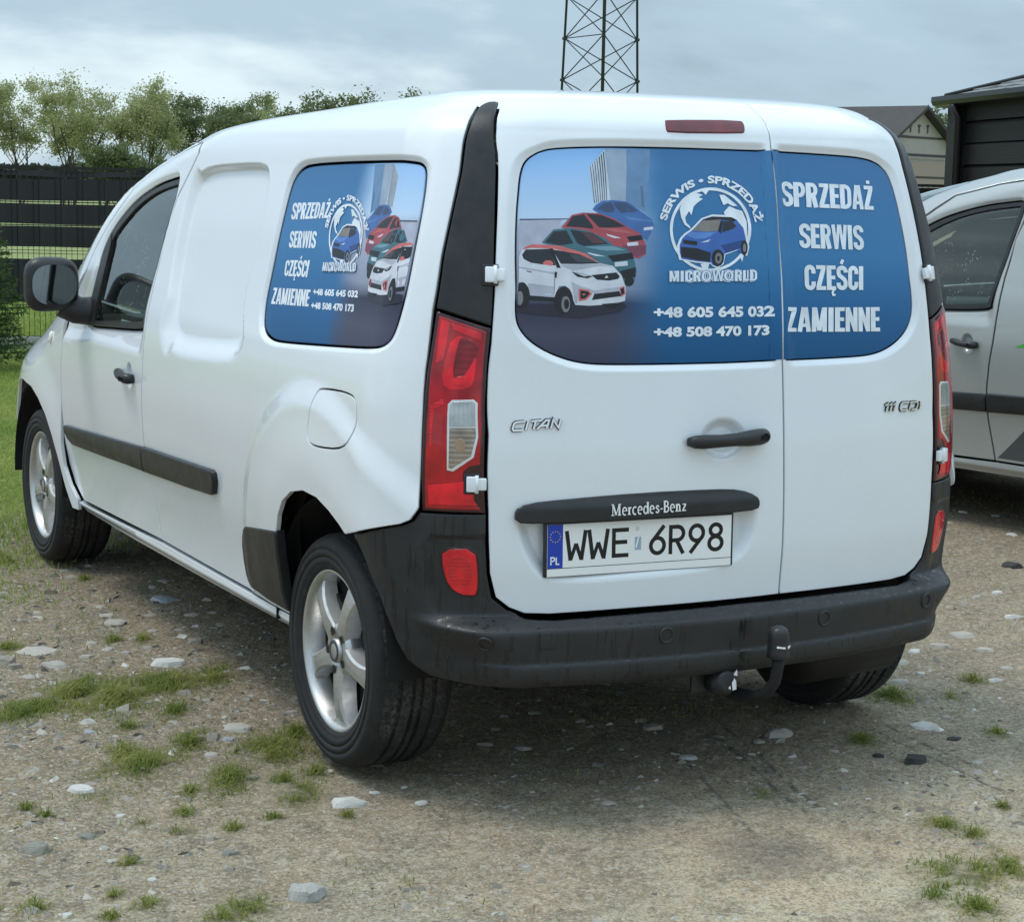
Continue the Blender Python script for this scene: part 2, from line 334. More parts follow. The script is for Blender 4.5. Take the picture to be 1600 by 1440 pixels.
    gr = b.mix(b.noise(.35, 5, .7, P_), (.19, .235, .08), (.33, .365, .14)); gr = b.mix(b.ramp(n2_, [(.4, 0.), (.7, .5)]), gr, (.07, .085, .025))
    # single grains and small lumps, each its own tone
    for sc_, amt, lo, hi in ((190., .62, (.10, .092, .075), (.66, .60, .50)), (62., .40, (.12, .11, .088), (.62, .56, .46))):
        vo = b.n('ShaderNodeTexVoronoi', {'Scale': sc_}); b.nt.links.new(P_, vo.inputs['Vector']); sr = b.n('ShaderNodeSeparateColor'); b.nt.links.new(vo.outputs['Color'], sr.inputs[0])
        g = b.mix(b.math('MULTIPLY', b.ramp(sr.outputs[0], [(.0, 1.), (.28, 0.)]), amt*.9), g, lo); g = b.mix(b.math('MULTIPLY', b.ramp(sr.outputs[1], [(.72, 0.), (1., 1.)]), amt), g, hi)
    # old tyre marks and a damp spot
    def line(ax, ay, bx, by, wd):
        L = math.hypot(bx-ax, by-ay); dx_, dy_ = (bx-ax)/L, (by-ay)/L
        X_ = b.math('SUBTRACT', sep_.outputs[0], ax); Y_ = b.math('SUBTRACT', sep_.outputs[1], ay)
        al = b.math('ADD', b.math('MULTIPLY', X_, dx_), b.math('MULTIPLY', Y_, dy_)); ac = b.math('ADD', b.math('MULTIPLY', X_, -dy_), b.math('MULTIPLY', Y_, dx_))
        ac = b.math('ABSOLUTE', b.math('ADD', ac, b.math('MULTIPLY', b.math('SUBTRACT', n2_, .5), .03)))
        m_ = b.ramp(b.math('DIVIDE', ac, wd), [(.3, 1.), (1., 0.)])
        en = b.math('MULTIPLY', b.ramp(b.math('DIVIDE', al, L), [(0., 0.), (.12, 1.), (.85, 1.), (1., 0.)]), b.ramp(n2_, [(.40, 0.), (.55, .8)]))
        return b.math('MULTIPLY', m_, en)
    for q_ in TRACKS: g = b.mix(line(*q_), g, (.085, .077, .062))
    dd = b.n('ShaderNodeVectorMath', operation='DISTANCE'); b.nt.links.new(P_, dd.inputs[0]); dd.inputs[1].default_value = DAMP
    g = b.mix(b.ramp(b.math('ADD', dd.outputs['Value'], b.math('MULTIPLY', b.math('SUBTRACT', n2_, .5), .25)), [(.06, .62), (.19, 0.)]), g, (.12, .108, .095))
    at = b.n('ShaderNodeAttribute', attribute_name='turf').outputs['Fac']
    tm = b.math('MULTIPLY', at, b.ramp(n2_, [(.35, .25), (.6, 1.)]), True)
    g = b.mix(tm, g, b.mix(n3_, (.075, .080, .025), (.20, .20, .075)))
    n5_ = b.noise(75, 5, .75, P_)
    g = b.mix(b.ramp(n5_, [(.53, 0.), (.66, .6)]), g, (.10, .09, .07)); g = b.mix(b.ramp(n5_, [(.34, .5), (.45, 0.)]), g, (.60, .55, .45))
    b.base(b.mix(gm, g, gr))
    h = b.math('ADD', b.math('MULTIPLY', n3_, .6), b.math('ADD', b.math('MULTIPLY', n2_, 1.2), b.math('MULTIPLY', n4_, .25))); b.bump(h, .9, .016)
    mat('gravel_chip', (.32, .30, .265), .9); b = NB(MATS['gravel_chip']); g = b.n('ShaderNodeNewGeometry').outputs['Random Per Island']; b.base(b.ramp(g, [(0., (.10, .09, .075)), (.55, (.24, .22, .185)), (.93, (.38, .355, .31)), (1., (.58, .56, .52))]))
    mat('decal_grey', (.075, .078, .082), .4); mat('decal_green', (.05, .36, .05), .4)
mk_materials()
G = MATS

# ------------------------------------------------------------------ van body surface: girth s (from the rear centre, left negative) and height z
WZ = [(0.15, 0.86), (0.3, 0.87), (0.45, 0.885), (0.6, 0.907), (0.75, 0.925), (0.9, 0.934), (1, 0.932), (1.1, 0.922), (1.2, 0.902), (1.3, 0.88), (1.4, 0.859), (1.5, 0.835), (1.6, 0.81), (1.66, 0.795), (1.695, 0.78), (1.725, 0.757), (1.75, 0.726), (1.77, 0.69), (1.79, 0.65), (1.804, 0.595), (1.814, 0.46), (1.82, 0.27)]
YR = [(0.15, -0.655), (0.525, -0.657), (0.66, -0.665), (0.9, -0.658), (1, -0.65), (1.1, -0.642), (1.2, -0.634), (1.3, -0.623), (1.4, -0.606), (1.5, -0.584), (1.6, -0.556), (1.66, -0.535), (1.695, -0.522), (1.725, -0.503), (1.75, -0.479), (1.77, -0.453), (1.79, -0.42), (1.804, -0.36), (1.814, -0.25), (1.82, -0.1)]
YF = [(0.15, 3.85), (0.3, 4), (0.5, 4.05), (0.7, 3.91), (0.8, 3.81), (0.9, 3.61), (1, 3.37), (1.06, 3.25), (1.1, 3.2), (1.15, 3.15), (1.2, 3.11), (1.3, 3), (1.4, 2.87), (1.5, 2.7), (1.6, 2.39), (1.66, 2.12), (1.695, 1.97), (1.725, 1.85), (1.75, 1.6), (1.77, 1.2), (1.79, 0.8), (1.804, 0.4), (1.814, 0.2), (1.82, 0.1)]

FW_, FY_, FS_ = .50, .8, .85
RY_, RX_, KB_ = .18, .25, .2
SA, SB = .66, .92
def pchip(t):
    x = np.array([a for a, b in t], float); y = np.array([b for a, b in t], float)
    h = np.diff(x); d = np.diff(y)/h; m_ = np.zeros_like(y)
    for i in range(1, len(x)-1):
        if d[i-1]*d[i] > 0:
            w1 = 2*h[i]+h[i-1]; w2 = h[i]+2*h[i-1]; m_[i] = (w1+w2)/(w1/d[i-1]+w2/d[i])
    m_[0], m_[-1] = d[0], d[-1]
    def f(z):
        z = np.clip(np.asarray(z, float), x[0], x[-1]); i = np.clip(np.searchsorted(x, z)-1, 0, len(x)-2)
        u = (z-x[i])/h[i]
        return y[i]*(1+2*u)*(1-u)**2+m_[i]*h[i]*u*(1-u)**2+y[i+1]*u*u*(3-2*u)+m_[i+1]*h[i]*u*u*(u-1)
    return f
fW, fR, fF = pchip(WZ), pchip(YR), pchip(YF)
def kt(y): return 1-.012*((y-1.2)/1.9)**2
def P(s, z):
    s = np.asarray(s, float); z = np.asarray(z, float); s, z = np.broadcast_arrays(s, z); sg = np.where(s < 0, -1., 1.); a = np.abs(s)
    W = fW(z); yr = fR(z); yf = fF(z)
    Wr = W*kt(yr+RY_); xc = Wr-RX_; ye = yr+KB_*Wr*Wr+RY_
    th = np.clip((a-SA)/(SB-SA), 0, 1)*np.pi/2
    xr = np.where(a < SA, a*np.maximum(xc, 0)/SA, xc+RX_*np.sin(th))
    yrr = yr+KB_*xr*xr+np.where(a < SA, 0, RY_*(1-np.cos(th)))
    ys = a-SB+ye; yfe = yf-.12*W*W-FY_
    xs = W*(kt(ys)-kt(ye)+kt(yr+RY_))
    t2 = np.clip((ys-yfe)/FS_, 0, 1)*np.pi/2; xf = W*(kt(yfe)-kt(ye)+kt(yr+RY_))-FW_
    x2 = np.where(ys > yfe+FS_, np.maximum(xf-(ys-yfe-FS_), 0), xf+FW_*np.cos(t2))
    y2 = yf-.12*x2*x2-np.where(ys > yfe+FS_, 0, FY_*(1-np.sin(t2)))
    x = np.where(a < SB, xr, np.where(ys < yfe, xs, x2)); y = np.where(a < SB, yrr, np.where(ys < yfe, ys, y2))
    return np.stack([sg*x, y, z], -1)
def s_centre(z):
    W = fW(z); yr = fR(z); yf = fF(z); Wr = W*kt(yr+RY_); ye = yr+KB_*Wr*Wr+RY_; yfe = yf-.12*W*W-FY_
    return SB+(yfe-ye)+FS_+W*(kt(yfe)-kt(ye)+kt(yr+RY_))-FW_
EPS = 8e-4
def unit(n): return n/np.maximum(np.linalg.norm(n, axis=-1, keepdims=True), 1e-12)
def N0(s, z): return unit(np.cross(P(s+EPS, z)-P(s-EPS, z), P(s, z+EPS)-P(s, z-EPS)))
def surf(s, z, dfun=None, off=0.):
    p = P(s, z); n = N0(s, z)
    d = off+(dfun(s, z) if dfun else 0.)
    return p+n*np.asarray(d)[..., None] if np.ndim(d) else p+n*d
def surfN(s, z, dfun=None):
    if dfun is None: return N0(s, z)
    e = 2e-3
    return unit(np.cross(surf(s+e, z, dfun)-surf(s-e, z, dfun), surf(s, z+e, dfun)-surf(s, z-e, dfun)))
def frame(s, z, off=0., dfun=None):
    """matrix with x along the girth, y up the surface, z outwards"""
    s = np.float64(s); z = np.float64(z); p = surf(s, z, dfun, off); n = surfN(s, z, dfun)
    t = P(s+EPS, z)-P(s-EPS, z); t = unit(t-n*np.dot(t, n)); u = np.cross(n, t)
    M = Matrix.Identity(4)
    for i in range(3): M[i][0], M[i][1], M[i][2], M[i][3] = t[i], u[i], n[i], p[i]
    return M

# ------------------------------------------------------------------ polygon tools
def ss(a, b, x): t = np.clip((x-a)/(b-a), 0, 1); return t*t*(3-2*t)
def area2(p): p = np.asarray(p); q = np.roll(p, -1, 0); return float((p[:, 0]*q[:, 1]-q[:, 0]*p[:, 1]).sum())
def ccw(p): p = np.asarray(p, float); return p if area2(p) > 0 else p[::-1].copy()
def chaikin(p, n=2):
    p = np.asarray(p, float)
    for _ in range(n):
        q = np.roll(p, -1, 0); p = np.stack([.75*p+.25*q, .25*p+.75*q], 1).reshape(-1, 2)
    return p
def resample(p, h):
    out = []
    for a, b in zip(p, np.roll(p, -1, 0)):
        L = np.linalg.norm(b-a)
        if L < 1e-6: continue
        k = max(1, int(math.ceil(L/h)))
        for i in range(k): out.append(a+(b-a)*i/k)
    return np.array(out)
def inset(p, d):
    """CCW polygon moved inwards by d (outwards when negative)"""
    e = np.roll(p, -1, 0)-p; e = e/np.maximum(np.linalg.norm(e, axis=1, keepdims=True), 1e-9)
    n = np.stack([-e[:, 1], e[:, 0]], 1); n0 = np.roll(n, 1, 0); m_ = n+n0
    k = 1/np.maximum(.35, (m_*m_).sum(1)/2)
    return p+m_*(k*d)[:, None]
def inpoly(q, p):
    x, y = q[:, 0], q[:, 1]; r = np.zeros(len(q), bool)
    for (ax, ay), (bx, by) in zip(p, np.roll(p, -1, 0)):
        c = (ay > y) != (by > y)
        if c.any(): r ^= c & (x < (bx-ax)*(y-ay)/((by-ay) if by != ay else 1e-12)+ax)
    return r
def pdist(x, y, p):
    d = np.full(np.shape(x), 1e9)
    for (ax, ay), (bx, by) in zip(p, np.roll(p, -1, 0)):
        vx, vy = bx-ax, by-ay; L = vx*vx+vy*vy
        t = np.clip(((x-ax)*vx+(y-ay)*vy)/max(L, 1e-12), 0, 1)
        d = np.minimum(d, (x-ax-t*vx)**2+(y-ay-t*vy)**2)
    return np.sqrt(d)
def sdf(x, y, p):
    x = np.asarray(x, float); y = np.asarray(y, float)
    ins = inpoly(np.stack([np.ravel(x), np.ravel(y)], 1), p).reshape(np.shape(x))
    return np.where(ins, -1, 1)*pdist(x, y, p)
def clip_convex(p, c):
    out = [tuple(q) for q in p]
    c = ccw(c)
    for a, b in zip(c, np.roll(c, -1, 0)):
        src = out; out = []
        f = lambda q: (b[0]-a[0])*(q[1]-a[1])-(b[1]-a[1])*(q[0]-a[0])
        for i in range(len(src)):
            p0, p1 = src[i-1], src[i]; f0, f1 = f(p0), f(p1)
            if f1 >= 0:
                if f0 < 0: t = f0/(f0-f1); out.append((p0[0]+t*(p1[0]-p0[0]), p0[1]+t*(p1[1]-p0[1])))
                out.append(p1)
            elif f0 >= 0: t = f0/(f0-f1); out.append((p0[0]+t*(p1[0]-p0[0]), p0[1]+t*(p1[1]-p0[1])))
        if len(out) < 3: return None
    return np.array(out)
def mir(p): return [(-a, b) for a, b in p]
def tri2d(loops, h, extra=None):
    """constrained triangulation of loops[0] minus the others, with a grid of inner points"""
    o = loops[0]; lo = o.min(0); hi = o.max(0)
    gx = np.arange(lo[0]+h*.5, hi[0], h); gy = np.arange(lo[1]+h*.43, hi[1], h*.866)
    X, Y = np.meshgrid(gx, gy); X = X+((np.arange(len(gy)) % 2)*h*.5)[:, None]
    q = np.stack([X.ravel(), Y.ravel()], 1)
    if len(q):
        keep = inpoly(q, o)
        for l in loops[1:]: keep &= ~inpoly(q, l)
        q = q[keep]
        if len(q):
            d = np.full(len(q), 1e9)
            for l in loops: d = np.minimum(d, pdist(q[:, 0], q[:, 1], l))
            q = q[d > h*.45]
    if extra is not None and len(extra):
        e_ = extra[inpoly(extra, o)]
        for l in loops[1:]: e_ = e_[~inpoly(e_, l)]
        if len(e_):
            d = np.full(len(e_), 1e9)
            for l in loops: d = np.minimum(d, pdist(e_[:, 0], e_[:, 1], l))
            e_ = e_[d > .003]
            if len(q):
                keep = np.ones(len(q), bool)
                for i0 in range(0, len(e_), 400): keep &= (((q[:, None]-e_[None, i0:i0+400])**2).sum(-1) > (h*.42)**2).all(1)
                q = q[keep]
            q = np.concatenate([q, e_]) if len(q) else e_
    pts = [tuple(a) for l in loops for a in l]+[tuple(a) for a in q]
    ed = []; b = 0
    for l in loops:
        n = len(l); ed += [(b+i, b+(i+1) % n) for i in range(n)]; b += n
    v, _, f, ov, _, _ = delaunay_2d_cdt([Vector(a) for a in pts], ed, [], 0, 1e-7)
    V = np.array([tuple(a) for a in v]); F = np.array([t for t in f if len(t) == 3], int)
    c = V[F].mean(1); keep = inpoly(c, o)
    for l in loops[1:]: keep &= ~inpoly(c, l)
    F = F[keep]
    A = V[F]; ar = (A[:, 1, 0]-A[:, 0, 0])*(A[:, 2, 1]-A[:, 0, 1])-(A[:, 1, 1]-A[:, 0, 1])*(A[:, 2, 0]-A[:, 0, 0])
    F[ar < 0] = F[ar < 0][:, ::-1]; F = F[np.abs(ar) > 1e-10]
    return V, F
def panel(name, poly, material, parent, dfun=None, holes=(), h=.03, hb=None, thick=.014, gap=.0025, rnd=.002, off=0., mirror=False, flange=True, near=(), rows=()):
    """a sheet-metal or moulded piece lying on the body: rounded edge all round, turned-in flange"""
    hb = hb or h*.6
    if mirror:
        poly = mir(poly); holes = [mir(q) for q in holes]
        if dfun: d0 = dfun; dfun = lambda s, z: d0(-np.asarray(s), z)
    base = [ccw(poly)]+[ccw(q)[::-1] for q in holes]
    rings = [resample(np.asarray(l, float), hb) for l in base]
    ins = [inset(l, gap+rnd) for l in rings]; edge = [inset(l, gap) for l in rings]
    ex = []
    for pl, offs in near:
        pl = ccw(mir(pl) if mirror else pl)
        for o_ in offs: ex.append(resample(inset(resample(pl, .02), -o_), .010))
    for z_ in rows: xs_ = np.arange(-.95, .95, .012); ex.append(np.stack([xs_, np.full_like(xs_, z_)], 1))
    V2, F = tri2d(ins, h, np.concatenate(ex) if ex else None)
    V = [surf(V2[:, 0], V2[:, 1], dfun, off)]; Nn = [surfN(V2[:, 0], V2[:, 1], dfun)]; faces = [F]; n0 = len(V2)
    if flange:
        # index of ring points inside V2 (order is kept by the triangulation for input points)
        b = 0; base_i = len(V2)
        for l, e_ in zip(ins, edge):
            k = len(l); ids = np.arange(b, b+k); b += k
            p0 = V2[ids]
            n = surfN(p0[:, 0], p0[:, 1], dfun); pe = surf(e_[:, 0], e_[:, 1], dfun, off); ps = surf(p0[:, 0], p0[:, 1], dfun, off)
            out = unit(pe-ps)
            r1 = pe-n*rnd; r2_ = pe-n*thick
            V += [r1, r1, r2_]; Nn += [unit(n+out*1.2), out, out]
            i1 = np.arange(base_i, base_i+k); i1b = i1+k; i2 = i1+2*k; base_i += 3*k
            j = np.roll(np.arange(k), -1)
            faces.append(np.stack([ids, i1, i1[j]], 1)); faces.append(np.stack([ids, i1[j], ids[j]], 1))
            faces.append(np.stack([i1b, i2, i2[j]], 1)); faces.append(np.stack([i1b, i2[j], i1b[j]], 1))
    V = np.concatenate(V); Nn = np.concatenate(Nn); F = np.concatenate(faces)
    return mesh_obj(name, V, F, material, parent, True, Nn)
def sheet(name, polys, materials, parent, off, dfun=None, h=.016, step=2.2e-5, clip=None, holes=None):
    """flat print: each polygon a thin sheet of its own colour, stacked; one mesh"""
    V = []; F = []; MI = []; Nn = []; mats = []; b = 0
    for i, (mname, p) in enumerate(zip(materials, polys)):
        ring = None
        if mname == 'ring': p, ring = p
        p = ccw(p)
        if clip is not None:
            if ring is None:
                p = clip_convex(p, clip)
                if p is None: continue
        loops = [resample(p, h)]
        if ring is not None: loops.append(resample(ccw(ring)[::-1], h))
        try: v2, f = tri2d(loops, h*1.3)
        except Exception: continue
        if not len(f): continue
        V.append(surf(v2[:, 0], v2[:, 1], dfun, off+step*i)); Nn.append(surfN(v2[:, 0], v2[:, 1], dfun)); F.append(f+b); b += len(v2)
        M = G['ink_'+mname]
        if M not in mats: mats.append(M)
        MI += [mats.index(M)]*len(f)
    return mesh_obj(name, np.concatenate(V), np.concatenate(F), mats, parent, True, np.concatenate(Nn), MI)
_glyph = {}
def text_mesh(t, bold=0.):
    """unit text: x 0..1 over its width, y 0..1 over the cap height"""
    if (t, bold) in _glyph: return _glyph[(t, bold)]
    def mk(tt):
        cu = bpy.data.curves.new('text', 'FONT'); cu.body = tt; cu.offset = bold; cu.resolution_u = 3; cu.fill_mode = 'FRONT'
        o = bpy.data.objects.new('text', cu); COL.objects.link(o)
        dg = bpy.context.evaluated_depsgraph_get(); dg.update()
        me = bpy.data.meshes.new_from_object(o.evaluated_get(dg))
        v = np.array([q.co[:] for q in me.vertices]); f = [tuple(q.vertices) for q in me.polygons]
        bpy.data.objects.remove(o); bpy.data.curves.remove(cu); bpy.data.meshes.remove(me)
        return v, f
    v, f = mk(t); hv, _ = mk('E')
    y0, y1 = hv[:, 1].min(), hv[:, 1].max()
    x0, x1 = v[:, 0].min(), v[:, 0].max()
    v = np.stack([(v[:, 0]-x0)/(x1-x0), (v[:, 1]-y0)/(y1-y0)], 1)
    _glyph[(t, bold)] = (v, f)
    return v, f
BLOCK = {}
def _block():
    t, b, c = .20, .165, .175
    A = lambda cx, cy, rx, ry, a0, a1, n=9: [(cx+rx*math.cos(R(a)), cy+ry*math.sin(R(a))) for a in np.linspace(a0, a1, n)]
    S_ = [(.40, .72), (.395, .80)]+A(.235, .775, .155, .142, 20, 180, 9)+[(.085, .70), (.12, .60), (.235, .515), (.34, .43), (.392, .32)]+A(.237, .23, .157, .147, 0, -180, 10)[1:]+[(.078, .30)]
    BLOCK.update({
     'S': (.475, [(S_, c)]), 'P': (.465, [([(.10, 0), (.10, 1)], t), ([(.10, .925), (.22, .925)]+A(.24, .70, .135, .225, 80, -80, 9)+[(.22, .475), (.10, .475)], .16)]),
     'R': (.485, [([(.10, 0), (.10, 1)], t), ([(.10, .925), (.22, .925)]+A(.245, .715, .135, .21, 80, -80, 9)+[(.22, .505), (.10, .505)], .16), ([(.27, .50), (.385, 0)], .19)]),
     'Z': (.435, [([(.02, .922), (.41, .922)], .156), ([(.315, .86), (.105, .14)], .19), ([(.01, .078), (.42, .078)], .156)]),
     'E': (.40, [([(.10, 0), (.10, 1)], t), ([(.10, .922), (.385, .922)], .156), ([(.10, .51), (.36, .51)], .15), ([(.10, .078), (.39, .078)], .156)]),
     'D': (.485, [([(.10, 0), (.10, 1)], t), ([(.10, .925), (.20, .925)]+A(.20, .72, .19, .205, 80, 0, 6)+A(.20, .28, .19, .205, 0, -80, 6)+[(.20, .075), (.10, .075)], .165)]),
     'A': (.50, [([(.085, 0), (.215, 1)], .165), ([(.415, 0), (.285, 1)], .165), ([(.14, .27), (.36, .27)], .14), ([(.19, .94), (.31, .94)], .12)]),
     'W': (.70, [([(.07, 1), (.185, 0)], .155), ([(.20, .02), (.325, 1)], .13), ([(.375, 1), (.50, .02)], .13), ([(.63, 1), (.515, 0)], .155)]),
     'I': (.25, [([(.115, 0), (.115, 1)], t)]), 'C': (.455, [([(.375, .66), (.375, .76)]+A(.235, .765, .14, .155, 0, 180, 9)+A(.235, .235, .14, .155, 180, 360, 9)+[(.375, .34)], c)]),
     'M': (.60, [([(.09, 0), (.09, 1)], .17), ([(.13, .98), (.28, .05)], .14), ([(.30, .05), (.45, .98)], .14), ([(.49, 0), (.49, 1)], .17)]), 'N': (.50, [([(.09, 0), (.09, 1)], .175), ([(.10, .96), (.39, .04)], .16), ([(.40, 0), (.40, 1)], .175)])})
    BLOCK['O'] = (.60, [(A(.27, .5, .215, .415, 0, 360, 25)[:-1]+[(.485, .5), (.484, .54)], .165)]); BLOCK['L'] = (.42, [([(.10, 1), (.10, .0)], t), ([(.05, .08), (.40, .08)], .16)])
    BLOCK['\u017b'] = (BLOCK['Z'][0], BLOCK['Z'][1]+[([(.215, 1.08), (.215, 1.22)], .15)])
    BLOCK['\u0118'] = (BLOCK['E'][0], BLOCK['E'][1]+[([(.30, .02), (.235, -.10), (.26, -.20), (.36, -.20)], .085)])
    BLOCK['\u015a'] = (BLOCK['S'][0], BLOCK['S'][1]+[([(.20, 1.07), (.29, 1.25)], .13)])
_block()
def block_mesh(t, grow=0.):
    V = []; F = []; L = []; x = 0.; x1 = 0.
    for ch in t:
        w_, st = BLOCK[ch]
        for i, (p, pw) in enumerate(st):
            Lr, Rr = ribbon(p, pw+grow); b = len(V); n = len(Lr)
            V += [(a[0]+x, a[1]) for a in Lr]+[(a[0]+x, a[1]) for a in Rr]; L += [i*.00006]*(2*n)
            F += [(b+j, b+n+j, b+n+j+1, b+j+1) for j in range(n-1)]
        x1 = x+w_-.03; x += w_+.02
    V = np.array(V); lo = V[:, 0].min(); V[:, 0] = (V[:, 0]-lo)/(V[:, 0].max()-lo)
    return V, F, np.array(L)
def block_on(name, items, material, parent, off, grow=0., dfun=None):
    for t, q in items:
        v, F, L = block_mesh(t, grow); TL, TR, BR, BL = [np.array(a) for a in q]; u, w_ = v[:, :1], v[:, 1:]
        sz = (BL*(1-u)+BR*u)*(1-w_)+(TL*(1-u)+TR*u)*w_
        mesh_obj(name, P(sz[:, 0], sz[:, 1])+N0(sz[:, 0], sz[:, 1])*(off+L+(dfun(sz[:, 0], sz[:, 1]) if dfun else 0.))[:, None], F, material, parent, False)
def text_on(name, items, material, parent, off, dfun=None, bold=0., thick=0.):
    """items: (text, quad TL TR BR BL in s,z)"""
    V = []; F = []; b = 0
    for t, q in items:
        v, f = text_mesh(t, bold); TL, TR, BR, BL = [np.array(a) for a in q]
        u, w_ = v[:, :1], v[:, 1:]
        sz = (BL*(1-u)+BR*u)*(1-w_)+(TL*(1-u)+TR*u)*w_
        V.append(surf(sz[:, 0], sz[:, 1], dfun, off)); F += [tuple(i+b for i in q_) for q_ in f]; b += len(v)
    return mesh_obj(name, np.concatenate(V), F, material, parent, False)
def text_arc(name, t, arcs, material, parent, off, dfun=None, bold=0.):
    v, f = text_mesh(t, bold); lo, hi = np.array(arcs[0]), np.array(arcs[1])
    k = np.linspace(0, 1, len(lo))
    def at(a, u): return np.stack([np.interp(u, k, a[:, 0]), np.interp(u, k, a[:, 1])], 1)
    A, B = at(lo, v[:, 0]), at(hi, v[:, 0]); sz = A+(B-A)*v[:, 1:]
    return mesh_obj(name, surf(sz[:, 0], sz[:, 1], dfun, off), f, material, parent, False)
def ribbon(pts, w, closed=False):
    """outline polygons (quads) for a pen stroke of width w"""
    p = np.asarray(pts, float); n = len(p); L = []; Rr = []
    for i in range(n):
        a = p[i-1] if (closed or i > 0) else p[i]; c = p[(i+1) % n] if (closed or i < n-1) else p[i]
        d0 = p[i]-a; d1 = c-p[i]; d0 = d0/max(np.linalg.norm(d0), 1e-9) if np.linalg.norm(d0) > 0 else None; d1 = d1/max(np.linalg.norm(d1), 1e-9) if np.linalg.norm(d1) > 0 else None
        if d0 is None: d0 = d1
        if d1 is None: d1 = d0
        n0 = np.array([-d0[1], d0[0]]); n1 = np.array([-d1[1], d1[0]]); m_ = n0+n1; m_ /= max(np.linalg.norm(m_), 1e-6); k = min(1/max(m_.dot(n0), .4), 2.)
        L.append(p[i]+m_*w/2*k); Rr.append(p[i]-m_*w/2*k)
    return L, Rr
def arcp(cx, cy, rx, ry, a0, a1, n=14): return [(cx+rx*math.cos(R(a)), cy+ry*math.sin(R(a))) for a in np.linspace(a0, a1, n)]
def strokes(items, M, dz=0., thick=0., lift=.00008):
    """items: (points, width, closed) in a local plane given by matrix M; returns MB"""
    mb = MB()
    for i, it in enumerate(items):
        pts, w_, cl = it; Lr, Rr = ribbon(pts, w_, cl); n = len(Lr); z = dz+thick+i*lift
        v = [M @ Vector((a[0], a[1], z)) for a in Lr]+[M @ Vector((a[0], a[1], z)) for a in Rr]
        f = [(j, n+j, n+(j+1) % n, (j+1) % n) for j in range(n if cl else n-1)]
        if thick:
            v += [M @ Vector((a[0], a[1], dz)) for a in Lr]+[M @ Vector((a[0], a[1], dz)) for a in Rr]
            f += [(2*n+j, j, (j+1) % n, 2*n+(j+1) % n) for j in range(n if cl else n-1)]+[(n+j, 3*n+j, 3*n+(j+1) % n, n+(j+1) % n) for j in range(n if cl else n-1)]
            if not cl: f += [(0, 2*n, 3*n, n), (n-1, 2*n-1, 4*n-1, 3*n-1)]
        mb.add(v, f)
    return mb

